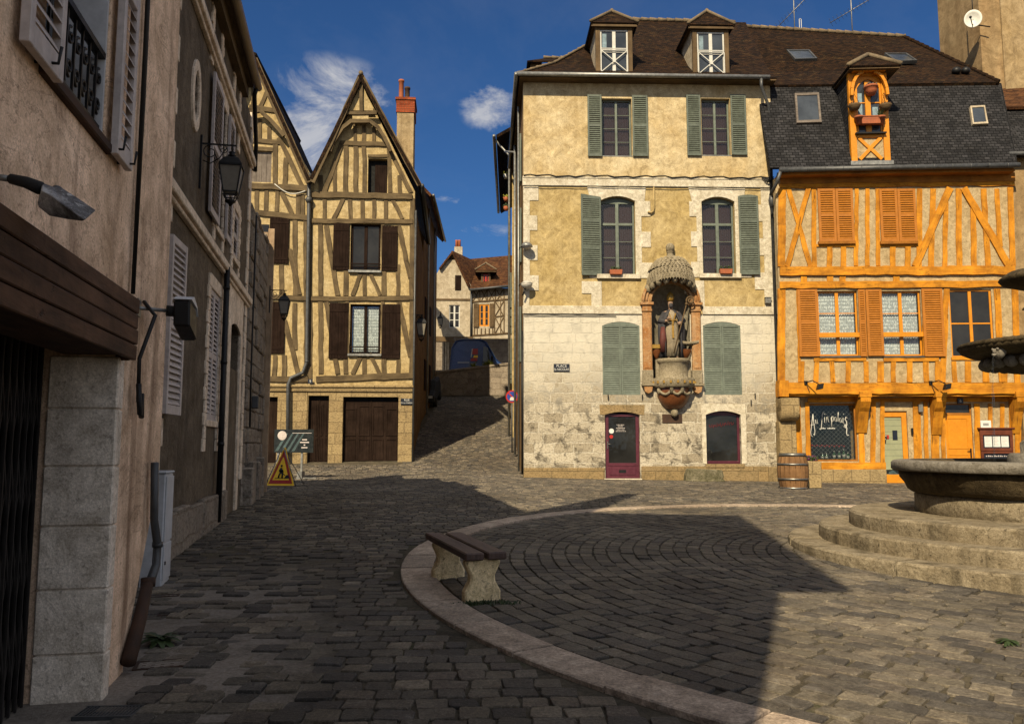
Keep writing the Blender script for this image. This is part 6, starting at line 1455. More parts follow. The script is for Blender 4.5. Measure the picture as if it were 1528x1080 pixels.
    for i in range(3):
        p = MB(); x = -w + .14 + i * (2 * w - .24) / 3; p.box(x, x + .24, .008, .012, .34 * H + .14, H - .24); s = p.build('menu_sheet', M['paper'], t)
        l = MB()
        for j in range(7): l.box(x + .03, x + .19 - .03 * (j % 3), .005, .008, .34 * H + .20 + j * .045, .34 * H + .212 + j * .045)
        l.build('print', M['greyshut'], s)
    ch = MB()
    for j in range(2):
        for i in range(11 - j * 5): ch.box(-w + .16 + i * .065, -w + .16 + i * .065 + random.uniform(.03, .055), .012, .018, .33 * H - .17 - j * .09, .33 * H - .145 - j * .09 + random.uniform(0, .02))
    ch.build('chalk_writing', M['greyshut'], t)
    t = on_facade('wall_notice', 'small white printed notice above the menu case', 'notice', F, 1471, 633, D - .05)
    b = MB(); b.box(-.17, .17, -.005, .01, -.13, .13); b.build('sheet', M['paper'], t)
    l = MB()
    for j in range(3): l.box(-.09, .09, -.008, -.004, .02 - j * .03, .035 - j * .03)
    l.build('print', M['iron'], t)
    t = on_facade('letter_box', 'small grey box on the post right of the glazed door', 'box', F, 1373, 609, D - .06); b = MB(); b.box(-.07, .07, -.08, .02, -.13, .13); b.build('case', M['zinc'], t, bevel=.01)
    t = on_facade('doorbell', 'tiny black bell push beside the glazed door', 'doorbell', F, 1361, 643, D - .06); b = MB(); b.box(-.03, .03, -.05, .02, -.10, .10); b.blob((0, -.06, .0), .025, 8, 5); b.build('case', M['iron'], t, bevel=.008)
    # wine barrel and stone planter at the wall
    q = gp(1186, 730); t = thing('wine_barrel', 'old oak wine barrel with steel hoops at the corner of the orange house', 'barrel', (q.x, q.y + .1, gz(q.x, q.y)), 0.)
    b = MB(); Hh = 1.05; rad = lambda z: .36 + .085 * sin(pi * z / Hh)
    for i in range(18):
        a0, a1 = 2 * pi * i / 18 + .012, 2 * pi * (i + 1) / 18 - .012; vs = []; o_ = random.uniform(-.003, .003)
        for j in range(9): z = Hh * j / 8; r_ = rad(z) + o_; vs += [(r_ * cos(a0), r_ * sin(a0), z), (r_ * cos(a1), r_ * sin(a1), z)]
        b.add(vs, [(2 * j, 2 * j + 1, 2 * j + 3, 2 * j + 2) for j in range(8)], (0, 0, 1), False)
    b.lathe([(.34, .02), (.34, Hh - .06)], (0, 0, 0), 18, smooth=False); b.build('staves', M['barrel'], t, rnd=True)
    for z0, z1 in ((.0, .07), (.27, .33), (.70, .76), (.96, 1.05)):
        c = MB(); c.lathe([(rad(z0) + .006, z0), (rad(z0) + .012, z0), (rad(z1) + .012, z1), (rad(z1) + .006, z1)], (0, 0, 0), 32); c.build('hoop', M['hoop'], t)
    q2 = gp(1212, 729); t = thing('stone_planter', 'square pale stone planter with purple flowers beside the barrel', 'planter', (q2.x + .05, q2.y + .25, gz(q2.x, q2.y)), FO.ang)
    b = MB(); b.prism([(-.25, 0), (.26, 0), (.27, .80), (-.26, .82)], -.25, .25); b.build('stone_box', M['stone_g'], t, bevel=.03)
    l = MB(); f = MB()
    for _ in range(110):
        a = random.uniform(0, 6.28); r_ = random.uniform(0, .26); p = (r_ * cos(a), r_ * sin(a), .84 + random.uniform(-.02, .12))
        (l if random.random() < .6 else f).blob(p, random.uniform(.018, .04), 5, 3)
    l.build('foliage', M['leaf'], t); f.build('flowers', M['flower'], t)
orange_bits()

# ------------------------------------------------------------------ neighbour at the right edge, chimney, aerials
def right_edge():
    F = Fac(FO.w(FO.p(1516, 420)[0] + .02, .15, 0).x, FO.w(FO.p(1516, 420)[0], .15, 0).y, -3)
    h = house('plain_neighbour', F, 'brownish rendered neighbouring house with slate roof at the right edge')
    b = MB(); zt = F.p(1525, 236)[1]; b.wall(rect(0, 6, -.3, zt), [], 0, .4); b.build('wall', M['neighbour'], h)
    r = MB(); z1 = F.p(1510, 160, 1.0)[1]; r.slab([(-.2, -.3, zt), (6, -.3, zt), (6, 1.2, z1), (-.2, 1.2, z1)], th=.1, ax=(1, 0, 0)); r.build('slate_mansard', M['slate'], h)
    r = MB(); z2 = F.p(1510, 136, 2.5)[1]; r.slab([(-1.2, 1.0, z1 + .02), (6, 1.0, z1 + .02), (6, 3.4, z2 + .6), (-1.2, 3.4, z2 + .6)], th=.1, ax=(1, 0, 0)); r.build('tile_roof', M['roof_red'], h)
    g = MB(); g.tube([(-.1, -.38, zt + .02), (6, -.38, zt + .02)], .08, 10); g.build('gutter', M['zinc_dark'], h)
    s = MB(); z = F.p(1526, 590)[1]; s.box(.14, 3, -.06, 0, z - 3, z + .1); s.build('shopfront', M['bluewall'], h)
    br = MB(); x, z = F.p(1526, 462); br.tube([(x, 0, z), (x + .3, -.6, z + .5)], .03, 6); br.build('awning_arm', M['zinc'], h)
    C2 = Fac(FO.w(FO.p(1499, 100, 3.2)[0], 3.2, 0).x, FO.w(FO.p(1499, 100, 3.2)[0], 3.2, 0).y, 4)
    h = house('chimney_stack', C2, 'broad rendered chimney stack rising behind the roof at the top right', 'chimney')
    b = MB(); xa = 0; xb = 4.; zb = 11.; b.box(xa - .0, xb, 0, 3.0, zb, 26); b.build('shaft', M['stack'], h)
    l = MB(); l.box(-.85, -.002, .06, 2.6, zb, 26.0); l.build('side_shaft', M['neighbour'], h)
    tr = MB(); tr.box(-.5, 5, .5, 3., 12., 14.); tr.build('tile_skirt', M['roof_red'], h)
    # satellite dish on its pole
    X, Z = FO.p(1452, 28, 2.6); q = FO.w(X, 2.6, 0); t = thing('satellite_dish', 'white satellite dish fixed to the chimney stack', 'satellite dish', (q.x, q.y, Z), R(-25))
    d = MB(); prof = [(.005, .10), (.12, .085), (.22, .05), (.30, .0), (.31, .012), (.22, .065), (.1, .10), (.01, .115)]; d.lathe(prof, (0, 0, 0), 24); d.v = [(x, z * 1.0 - .0, y * 1.15) for x, y, z in d.v]; d.build('reflector', M['white'], t)
    a = MB(); a.tube([(-.0, .1, -.2), (-.05, -.10, -.30), (-.12, -.36, -.10)], .018, 8); a.blob((-.12, -.36, -.10), .05, 8, 5); a.tube([(0, .1, 0), (.05, .3, -.1), (.6, .55, -.2)], .025, 8); a.tube([(.02, .16, .2), (.02, .16, 1.2)], .018, 6); a.build('arm', M['iron'], t)
    for px, py, top, tilt, lb in ((1186, 45, -25, .75, 'left rooftop aerial with a long tilted boom'), (1272, 48, -30, .45, 'right rooftop aerial behind the orange dormer')):
        X, Z = FO.p(px, py + 3, 5.2); q = FO.w(X, 5.2, 0); t = thing('tv_aerial', lb, 'aerial', (q.x, q.y, Z), FO.ang, 'roof aerials')
        m = MB(); H = FO.p(px, top, 5.2)[1] - Z; m.tube([(0, 0, -.3), (0, 0, H)], .022, 6); m.build('mast', M['zinc'], t)
        m = MB(); za = FO.p(px, 16, 5.2)[1] - Z; u = V((cos(tilt) , -.3, sin(tilt))).normalized(); c = V((0, -.03, za)); m.tube([c - u * .95, c + u * .95], .016, 6)
        for i in range(12): p = c + u * (-.9 + .16 * i); s_ = .26 - .012 * i; m.bar(p - V((.5, .6, -.35)) * s_, p + V((.5, .6, -.35)) * s_, .009)
        m.build('boom', M['zinc'], t)
        if px < 1200:
            m = MB(); m.tube([(.20, 0, -.3), (.20, 0, .55)], .012, 6); m.tube([(.28, 0, -.3), (.28, 0, .55)], .012, 6); m.tube([(.2, 0, .55), (.24, 0, .58), (.28, 0, .55)], .012, 6); m.build('loop_mast', M['white'], t)
right_edge()

# ------------------------------------------------------------------ the two gabled timber houses
def gable_houses():
    F = FG; P = F.p; px_m = 38.
    # right hand house
    h = house('timbered_house', F, 'yellowed half timbered house with a tall pointed gable and curtained windows, left of the lane')
    g = F.g(2) - .4; xl = P(463, 450)[0]; xr = P(617, 450)[0]; ap = P(538, 122); le = P(464, 276); re = P(620, 286)
    zl = P(540, 577)[1]
    w1 = F.r(523, 334, 568, 404); w2 = F.r(522, 454, 568, 528); wg = F.r(549, 237, 578, 290)
    mb = MB(); mb.wall([(xl, zl), (xr, zl), (xr, re[1]), (ap[0], ap[1]), (xl, le[1])], [rect(*w1), rect(*w2), rect(*wg)], 0, .3); mb.build('infill', M['infill'], h)
    t = MB(); B = lambda ax, ay, bx, by, w, y=-.035: t.beam(*P(ax, ay), *P(bx, by), w / px_m, y, .05, .016)
    for a in ((463, 291, 615, 294, 9, -.09), (463, 330, 616, 331, 7, -.07), (463, 446, 617, 445, 7, -.07), (472, 566, 616, 560, 9, -.07), (508, 214, 578, 216, 7, -.06), (519, 165, 562, 166, 6, -.05),
              (463, 300, 463, 566, 6), (615, 296, 614, 566, 7), (549, 233, 580, 233, 4, -.05)): B(*a)
    for a in ((539, 128, 539, 163, 6), (529, 186, 530, 212, 5), (543, 188, 544, 288, 6), (558, 188, 558, 212, 5), (516, 218, 516, 288, 7), (531, 218, 531, 288, 7), (500, 240, 500, 288, 6), (580, 218, 582, 288, 6), (596, 262, 597, 290, 6), (478, 262, 479, 290, 7),
              (484, 297, 484, 327, 6), (512, 297, 498, 327, 6, -.045), (522, 297, 523, 327, 6), (541, 297, 541, 327, 6), (558, 297, 558, 327, 6), (576, 297, 576, 327, 6), (585, 297, 600, 327, 6, -.045)): B(*a)
    for a in ((511, 212, 484, 288, 7, -.05), (577, 214, 613, 288, 7, -.05)): B(*a)
    for dx, y0, y1, ys, ye in ((0, 335, 441, 404, 441), (0, 449, 541, 528, 558)):
        B(478, y0, 479, ye, 7); B(487, y0 + 2, 504, ye, 7, -.05); B(595, y0 + 2, 612, ye - 26, 7, -.05); B(594, y0 + 60, 594, ye, 6)
        for a in ((516, ys, 516, ye, 7), (540, ys, 526, ye, 6, -.05), (544, ys, 544, ye, 6), (551, ys, 567, ye, 6, -.05), (573, ys, 573, ye, 7)): B(*a)
        B(518, y0, 518, ys, 5); B(571, y0, 571, ys, 5)
    # curved braces of the overhanging gable
    for s in ((506, 232, 522, 196, 548, 184), (572, 232, 566, 198, 540, 184)): pass
    pts = [(484, 268), (500, 226), (512, 200), (524, 184)]
    t.build('timber_frame', M['timber'], h, rnd=True)
    # bargeboards and arched brace stand out under the roof overhang
    bb = MB(); yo = -.42
    for q in ((538, 113, 466, 272), (539, 113, 626, 276)):
        a, e = P(q[0], q[1], yo), P(q[2], q[3], yo); bb.beam(a[0], a[1], e[0], e[1], .20, yo, yo + .07, .01)
    bb.build('bargeboard', M['timber'], h, rnd=True)
    br = MB()
    for side in ((525, 180, 511, 191, 500, 208, 492, 226), (551, 180, 564, 190, 574, 206, 583, 226)):
        q = [P(side[i], side[i + 1], yo + .1) for i in range(0, 8, 2)]
        for i in range(3): br.beam(*q[i], *q[i + 1], .14, yo + .06, yo + .2, .008)
    a, e = P(516, 168, yo + .1), P(562, 168, yo + .1); br.beam(*a, *e, .14, yo + .10, yo + .22, .01); a, e = P(524, 181, yo + .1), P(552, 181, yo + .1); br.beam(*a, *e, .16, yo + .05, yo + .2, .01); a, e = P(539, 121, yo + .1), P(539, 166, yo + .1); br.beam(*a, *e, .13, yo + .09, yo + .2, .01)
    br.build('arched_brace', M['timber'], h, rnd=True)
    fi = MB(); a, b_, c, d = P(526, 170, yo + .2), P(550, 170, yo + .2), P(550, 180, yo + .2), P(526, 180, yo + .2); fi.prism([a, b_, c, d], yo + .15, yo + .2)
    a, b_, c = P(520, 165, yo + .2), P(557, 165, yo + .2), P(539, 122, yo + .2); fi.prism([a, b_, c], yo + .20, yo + .25); fi.build('gable_infill', M['infill'], h)
    r = MB(); A = P(538.5, 111, yo); l = P(462, 266, yo); e = P(629, 276, yo); dd = 9.
    r.slab([(A[0], yo - .03, A[1]), (l[0], yo - .03, l[1]), (l[0], dd, l[1]), (A[0], dd, A[1])], th=.13, ax=(0, 1, 0)); r.slab([(A[0], yo - .03, A[1]), (e[0], yo - .03, e[1]), (e[0], dd, e[1]), (A[0], dd, A[1])], th=.13, ax=(0, 1, 0)); r.build('roof', M['roof_tile'], h)
    ridge_line(h, (A[0], yo - .05, A[1] + .03), (A[0], dd, A[1] + .03), M['ridge'])
    window(h, *w1, .10, M['brown_wood'], 2, 1, pane='glass', fw=.09, post=.13); f = window(h, *w2, .10, M['brown_wood'], 2, 1, pane='clear', curtain='lace', fw=.09, post=.12)
    for q in (w1, w2):
        s = MB(); s.box(q[0] - .05, q[1] + .05, -.14, .1, q[2] - .09, q[2] - .003); s.build('sill', M['zinc'], h); s = MB(); s.bar((q[0], -.02, q[2] + .28), (q[1], -.02, q[2] + .28), .04); s.bar((q[0], -.02, q[2] + .16), (q[1], -.02, q[2] + .16), .03); s.build('guard_rail', M['brown_wood'], h)
    for a, b_, c, d in ((497, 333, 521, 403), (570, 337, 593, 404), (491, 452, 519, 535), (570, 454, 597, 535)): q = F.r(a, b_, c, d, -.05); shutter(h, *q, -.09, -.04, M['brown_wood'], kind='plank')
    d = MB(); q = wg; n = 4
    d.box(q[0] + .28, q[1] - .02, .06, .09, q[2], q[3] - .25, (0, 0, 1)); d.build('loft_door', M['brown_wood'], h); v = MB(); v.box(q[0], q[1], .25, .28, q[2], q[3]); v.build('loft_void', M['black'], h)
    # stone ground floor with garage doors
    big = F.r(511, 592, 594, 692); sm = F.r(436, 590, 490, 690)
    for nm in (0,):
        s = MB(); s.wall(rect(xl, xr, g, zl - .004), [rect(sm[0] if sm[0] > xl else xl + .02, sm[1], g + .1, sm[3]), rect(big[0], big[1], g + .1, big[3])], 0.01, .5); s.build('stone_ground_floor', M['stone_g'], h)
    s = MB(); s.box(xl - 1.6, xr + .05, -.12, .0, zl - .04, zl + .06); s.box(xl - 1.6, xr + .02, -.06, .0, zl - .20, zl - .04); s.build('stone_ledge', M['stone_g'], h, bevel=.02)
    for q in (big, (max(sm[0], xl + .02), sm[1], sm[2], sm[3])):
        d = MB(); zb = g + .35; n = 2; ww = q[1] - q[0]
        d.box(q[0], q[1], .22, .26, zb, q[3] - .16)
        for i in range(4):
            a, b_ = q[0] + ww * i / 4 + .05, q[0] + ww * (i + 1) / 4 - .05; H = q[3] - .2 - zb
            for z0, z1 in ((zb + .12, zb + H * .40), (zb + H * .45, q[3] - .45 if i not in (1, 2) else q[3] - .34)):
                d.box(a, b_, .196, .221, z0, z0 + .04); d.box(a, b_, .196, .221, z1 - .04, z1); d.box(a, a + .04, .197, .22, z0 + .04, z1 - .04, (0, 0, 1)); d.box(b_ - .04, b_, .197, .22, z0 + .04, z1 - .04, (0, 0, 1))
        d.box(q[0] + ww / 2 - .015, q[0] + ww / 2 + .015, .19, .22, zb, q[3] - .16, (0, 0, 1)); d.build('garage_door', M['door_wood'], h)
        v = MB(); v.box(q[0], q[1], .3, .33, g, q[3]); v.build('garage_void', M['black'], h)
    # side wall down the lane
    FS = (xr)
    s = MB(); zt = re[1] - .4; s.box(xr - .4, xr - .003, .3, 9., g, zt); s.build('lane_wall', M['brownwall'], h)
    gt = MB(); gt.tube([(e[0] + .03, yo, e[1] - .02), (e[0] + .03, 9., e[1] - .02)], .08, 8); gt.tube([(xr + .05, -.05, re[1] - .8), (xr + .05, -.05, g + .3)], .045, 8); gt.build('gutter', M['zinc_dark'], h)
    # chimney of the right house
    c = MB(); d0 = 3.; x0, x1 = P(592, 200, d0)[0], P(617, 200, d0)[0]; z0, z1, z2 = P(605, 262, d0)[1], P(605, 168, d0)[1], P(605, 146, d0)[1]
    c.box(x0, x1, d0, d0 + 1.3, z0, z1); ch = c.build('chimney', M['stack'], h); c = MB(); c.box(x0 - .04, x1 + .04, d0 - .04, d0 + 1.34, z1 + .003, z2 - .121, (1, 0, 0)); c.box(x0 - .08, x1 + .08, d0 - .08, d0 + 1.38, z2 - .12, z2 - .0, (1, 0, 0)); c.build('brick_cap', M['brick'], ch)
    for px, top, w in ((599, 120, .11), (608, 131, .11)): c = MB(); x, z = P(px, top, d0 + .5); c.lathe([(w * 1.2, z2), (w, z2 + .2), (w, z - .1), (w * 1.25, z - .08), (w * 1.2, z)], (x, d0 + .5, 0), 14); c.build('chimney_pot', M['terracotta'] if px < 605 else M['rust'], ch)
    # left hand house, half hidden by the row
    h2 = house('timbered_house', F, 'second pointed timber gable, partly hidden behind the dark roughcast row')
    ap = P(378, 92); xl2 = P(298, 300)[0]; le = (xl2, P(298, 268)[1])
    ws = F.r(375, 226, 405, 272)
    mb = MB(); mb.wall([(xl2, zl), (xl - .02, zl), (xl - .02, P(456, 268)[1]), ap, le], [rect(*ws)], 0, .3); mb.build('infill', M['infill'], h2)
    t = MB(); B = lambda ax, ay, bx, by, w, y=-.035: t.beam(*P(ax, ay), *P(bx, by), w / px_m, y, .05, .016)
    for a in ((340, 276, 460, 282, 9, -.09), (340, 313, 460, 326, 8, -.07), (340, 440, 460, 446, 7, -.07), (340, 563, 460, 566, 8, -.07), (370, 210, 420, 213, 7, -.05), (372, 160, 410, 166, 7, -.05), (362, 221, 408, 224, 6, -.05),
              (411, 216, 411, 276, 7), (427, 236, 425, 278, 7), (388, 178, 388, 210, 6), (402, 190, 402, 210, 6), (384, 280, 383, 313, 6), (398, 281, 397, 315, 6), (414, 283, 413, 316, 6), (420, 287, 436, 320, 7, -.05), (446, 286, 445, 322, 7), (452, 290, 452, 324, 5),
              (440, 326, 441, 441, 7), (432, 372, 447, 440, 7, -.05), (420, 393, 420, 440, 7), (456, 330, 457, 560, 6), (440, 452, 440, 522, 7), (425, 478, 446, 560, 7, -.05), (424, 530, 424, 562, 7), (411, 530, 409, 562, 6), (416, 206, 452, 280, 7, -.055), (378, 96, 378, 160, 6), (398, 138, 388, 162, 6)): B(*a)
    t.build('timber_frame', M['timber'], h2, rnd=True)
    bb = MB(); a, e_ = P(379, 88, yo), P(461, 272, yo); bb.beam(*a, *e_, .26, yo, yo + .07, .01); a, e_ = P(377, 88, yo), P(300, 262, yo); bb.beam(*a, *e_, .26, yo, yo + .07, .01); bb.build('bargeboard', M['timber'], h2, rnd=True)
    br = MB()
    q = [P(*s, yo + .1) for s in ((366, 168), (388, 165), (404, 180), (424, 203))]
    for i in range(3): br.beam(*q[i], *q[i + 1], .15, yo + .06, yo + .2, .008)
    br.build('arched_brace', M['timber'], h2, rnd=True)
    r = MB(); A = P(378.5, 78, yo); l = P(296, 262, yo); e = P(463, 268, yo)
    r.slab([(A[0], yo - .03, A[1]), (l[0], yo - .03, l[1]), (l[0], dd, l[1]), (A[0], dd, A[1])], th=.13, ax=(0, 1, 0)); r.slab([(A[0], yo - .03, A[1]), (e[0], yo - .03, e[1]), (e[0], dd, e[1]), (A[0], dd, A[1])], th=.13, ax=(0, 1, 0)); r.build('roof', M['roof_tile'], h2)
    sh = lambda a, b_, c, d, m: shutter(h2, *F.r(a, b_, c, d, -.05), -.09, -.04, M[m], kind='plank')
    sh(402, 322, 431, 393, 'brown_wood'); sh(398, 450, 425, 527, 'brown_wood')
    d = MB(); q = ws
    for i in range(4): w = (q[1] - q[0]) / 4; d.box(q[0] + w * i + .005, q[0] + w * (i + 1) - .005, .05 + random.uniform(0, .01), .09, q[2], q[3], (0, 0, 1))
    d.build('loft_shutter', M['grey_wood'], h2)
    for nm, q in (('window', F.r(376, 335, 401, 394)), ('window', F.r(370, 452, 397, 526))): v = MB(); v.box(q[0], q[1], -.01, .01, q[2], q[3]); v.build(nm, M['glass'], h2)
    sd = F.r(400, 592, 413, 690)
    s = MB(); s.wall(rect(xl2, xl - .02, g, zl - .004), [rect(sd[0] - 1.2, sd[1], g + .1, sd[3])], .012, .5); s.build('stone_ground_floor', M['stone_g'], h2)
    d = MB(); d.box(sd[0] - 1.2, sd[1], .2, .25, g, sd[3]); d.build('garage_door', M['door_wood'], h2)
    # downpipe in the valley
    p = MB(); y = -.16
    q = [P(*s, y) for s in ((461, 262), (461, 300), (458, 540), (452, 556), (434, 564), (430, 574), (429, 690))]
    p.tube([(x, y, z) for x, z in q], .075, 10); x, z = q[1]; p.tube([(x, y, z + .15), (x, y, z + .05), (x, y, z - .1)], [.10, .16, .08], 10)
    for i in (2,): x, z = q[i]; p.tube([(x, y, z + .05), (x, y, z)], .09, 10)
    p.tube([(q[0][0], y, q[0][1]), (q[0][0], 1., q[0][1] + .1)], .12, 8); p.build('downpipe', M['zinc_dark'], h)
    c = MB(); a, e_ = P(410, 275, -.1), P(456, 285, -.1)
    c.tube([(a[0] + (e_[0] - a[0]) * i / 10, -.12, a[1] + (e_[1] - a[1]) * i / 10 - .25 * sin(pi * i / 10)) for i in range(11)], .022, 6); c.build('cable', M['white'], h2)
    # number and street plates
    t = on_facade('number_plate', 'small blue enamel house number 9 on the pale ledge', 'sign', F, 463, 569, -.13); b = MB(); b.box(-.09, .09, -.01, .02, -.09, .09); b.build('plate', M['plate_blue'], t); text_mb('9', .15, M['white'], 'numeral', t, (0, -.014, 0))
    t = on_facade('street_sign', 'dark street name plate reading RUE DE LA MARINE at the lane corner', 'sign', F, 607, 599, -.03); b = MB(); b.box(-.24, .24, -.01, .04, -.12, .12); b.build('plate', M['plate_blue'], t); text_mb('RUE', .12, M['white'], 'lettering', t, (0, -.014, .055)); text_mb('DE LA MARINE', .075, M['white'], 'lettering', t, (0, -.014, -.055))
    X, Z = FB.p(402, 432, -.22); o_ = solve(lambda o: proj(FB.w(X, -.22 - o, Z))[0], 425, .02, 2.)
    lantern('wall_lantern', 'black lantern on a scrolled bracket in front of the left pointed gable', FB, X, Z, o_, .62, -.22, .12)
    # lantern on the lane wall
    qa = F.w(xr, .5, 0); FL = Fac(qa.x, qa.y, 94); z = P(626, 468, .5)[1]
    lantern('wall_lantern', 'pale glazed lantern on the brown wall at the mouth of the lane', FL, .2, z, .30, .95, 0., .05)
gable_houses()

# ------------------------------------------------------------------ lane and what stands above it
def lane():
    FL = Fac(FG.w(FG.p(617, 450)[0], 9.1, 0).x, FG.w(0, 9.1, 0).y, 91)
    h = house('lane_house', FL, 'shaded brown house further up the lane on the left, with a tiled eave')
    g = 1.5; z = FL.p(660, 330, 0)[1]
    zt = FG.p(650, 300, 10)[1]
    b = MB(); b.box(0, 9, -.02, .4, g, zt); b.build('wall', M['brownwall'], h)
    r = MB(); r.slab([(-.2, -.45, zt - .1), (9.2, -.45, zt - .1), (9.2, 4, zt + 4.5), (-.2, 4, zt + 4.5)], th=.14, ax=(1, 0, 0)); r.build('roof', M['roof_red'], h)
    gt = MB(); gt.tube([(-.2, -.52, zt - .12), (9.2, -.52, zt - .12)], .07, 8); gt.tube([(2., -.12, zt - .2), (2., -.12, g)], .05, 8); gt.tube([(6., -.12, zt - .2), (6., -.12, g)], .05, 8); gt.build('gutter', M['zinc'], h)
    for x in (1., 4., 7.):
        for zz in (4.5, 7.8): s = MB(); s.box(x, x + .9, -.06, -.021, zz, zz + 1.6); s.build('shutter', M['brown_wood'], h)
    # right of the lane, behind the yellow house
    q = FC.w(-.12, 9.5, 0); FR = Fac(q.x, q.y + 12, -90)
    h = house('lane_house', FR, 'narrow ochre house behind the yellow corner house, with projecting eaves over the lane')
    zt = FC.p(748, 205, 10)[1]
    b = MB(); b.box(0, 12, 0.0, 5, 1., zt); b.build('wall', M['ochre'], h)
    r = MB(); r.slab([(-.3, -.75, zt - .15), (12.2, -.75, zt - .15), (12.2, 4, zt + 2.6), (-.3, 4, zt + 2.6)], th=.14, ax=(1, 0, 0)); r.build('roof', M['roof_tile'], h)
    gt = MB(); gt.tube([(-.3, -.85, zt - .2), (12.2, -.85, zt - .2)], .08, 8); gt.tube([(11.8, -.85, zt - .2), (11.8, -.14, zt - 1.), (11.8, -.14, 2.)], .055, 8); gt.tube([(6, -.14, zt - 1.), (6, -.14, 2.)], .055, 8); gt.tube([(3, -.14, zt - 1.), (3, -.14, 2.)], .055, 8); gt.build('gutter', M['zinc'], h)
    for x in (1., 4.2, 7.5, 10.2):
        for zz in (5.0, 8.2): s = MB(); s.box(x, x + .5, -.09, -.02, zz, zz + 1.7); s.build('shutter', M['green_dark'], h)
    for py, lb, m in ((262, 'yellow flowering balcony pot, uppermost over the lane', 'yellowleaf'), (296, 'orange balcony pot over the lane', 'terracotta'), (310, 'white balcony pot, lowest over the lane', 'white')):
        x, z = FC.p(755, py, 12.); q = FC.w(x, 12., 0); t = thing('flower_pot', lb, 'flower pot', (q.x, q.y, z), 0, 'pots on the lane balcony'); b = MB(); b.lathe([(.09, -.16), (.15, .05), (.14, .05), (.1, 0)], (0, 0, 0), 12); b.build('pot', M['terracotta' if py > 280 else 'white'], t)
        l = MB()
        for _ in range(25): l.blob((random.uniform(-.14, .14), random.uniform(-.14, .14), random.uniform(.04, .16)), random.uniform(.03, .06), 5, 3)
        l.build('plants', M['yellowleaf' if py != 310 else 'leaf'], t)
    # upper street on its retaining wall
    FW = Fac(0, 49.5, 0); P = FW.p; z0 = P(664, 556)[1]; z1 = P(757, 545)[1]; zs = z0 - .7
    u = MB(); u.box(-20, 8, 49.9, 90, zs - .3, zs); tag(u.build('upper_street', M['sett']), kind='structure')
    w = thing('retaining_wall', 'dark stone retaining wall with a coping at the top of the lane', 'wall', (FW.x, FW.y, 0))
    b = MB(); xa, xb = P(600, 550)[0], P(775, 550)[0]; zz = lambda x: z0 + (z1 - z0) * (x - P(664, 556)[0]) / (P(757, 545)[0] - P(664, 556)[0])
    b.prism([(xa, 2.), (xb, 2.), (xb, zz(xb)), (xa, zz(xa))], 0, .45); b.build('masonry', M['stone_dark'], w)
    c = MB(); c.prism([(xa, zz(xa) + .003), (xb, zz(xb) + .003), (xb, zz(xb) + .16), (xa, zz(xa) + .16)], -.06, .5); c.build('coping', M['stone_dark'], w, bevel=.02)
    x = P(714, 560)[0]
    # far houses
    F1 = Fac(0, 58., 2); Q = F1.p
    h = house('far_house', F1, 'far cream gabled house with a white window at the top of the lane')
    zb = Q(680, 503)[1]; x0, x1 = Q(640, 450)[0], Q(704, 450)[0]; ap = Q(676, 378); re = Q(702, 428); wn = F1.r(670, 455, 686, 489); ws = F1.r(679, 411, 688, 433)
    b = MB(); b.wall([(x0, zb), (x1, zb), (x1, re[1]), (ap[0] + .2, ap[1] - .5), (ap[0] - .6, ap[1] - .5), (x0, Q(658, 408)[1] - 1.)], [rect(*wn)], 0, .3); b.build('wall', M['far_cream'], h)
    window(h, *wn, .08, M['white'], 2, 3, fw=.07, bar=.05, post=.12); s = MB(); s.box(ws[0], ws[1], -.05, -.01, ws[2], ws[3], (0, 0, 1)); s.build('shutter', M['brown_wood'], h)
    s = MB(); z = Q(680, 447)[1]; s.box(x0, x1, -.06, 0, z - .06, z + .06); s.build('floor_beam', M['timber_far'], h); s = MB(); s.box(x0 - .6, x1 + .1, -.3, .1, zb - .35, zb); s.build('floor_beam', M['timber_far'], h)
    r = MB(); A = Q(675, 374, -.3); e = Q(700, 427, -.3); l = Q(655, 400, -.3); rb = Q(735, 385, 4.); 
    r.slab([(A[0], -.3, A[1]), (e[0], -.3, e[1]), (e[0] + 2.5, 5, e[1] + .6), (A[0] + 2.6, 5, A[1])], th=.12, ax=(0, 1, 0)); r.slab([(A[0], -.3, A[1]), (l[0], -.3, l[1]), (l[0], 5, l[1]), (A[0], 5, A[1])], th=.12, ax=(0, 1, 0)); r.build('roof', M['roof_red'], h)
    ch = MB(); a, b2 = Q(678, 360, 2.)[0], Q(690, 360, 2.)[0]; zc = Q(684, 368, 2.)[1]; ch.box(a, b2, 2, 2.9, zc - 3., zc); cm = ch.build('chimney', M['far_cream'], h)
    for px in (681.5, 685.5): c = MB(); x, z = Q(px, 358.5, 2.4); c.lathe([(.12, zc), (.10, z - .1), (.12, z)], (x, 2.4, 0), 10); c.build('chimney_pot', M['terracotta'], cm)
    h = house('far_house', F1, 'far timbered house with crossed braces, orange window and a roof dormer')
    x0, x1 = Q(703.5, 450)[0], Q(766, 450)[0]; zt = Q(730, 430)[1]; wn = F1.r(715, 454, 730, 487)
    b = MB(); b.wall(rect(x0, x1, zb - .1, zt), [rect(*wn)], -.05, .3); b.build('infill', M['far_cream'], h)
    t = MB(); B = lambda ax, ay, bx, by, w: t.beam(*Q(ax, ay), *Q(bx, by), w / 21., -.10, -.03, .01)
    for a in ((703, 432, 766, 428, 2), (703, 451, 766, 446, 2), (703, 501, 766, 497, 2.4), (704, 432, 704, 500, 1.6), (716, 433, 716, 449, 1.5), (727, 433, 727, 448, 1.5), (739, 431, 739, 448, 1.5), (752, 431, 752, 498, 1.5), (738, 448, 738, 498, 1.5), (738, 473, 752, 471, 1.5), (747, 448, 747, 498, 1.2)): B(*a)
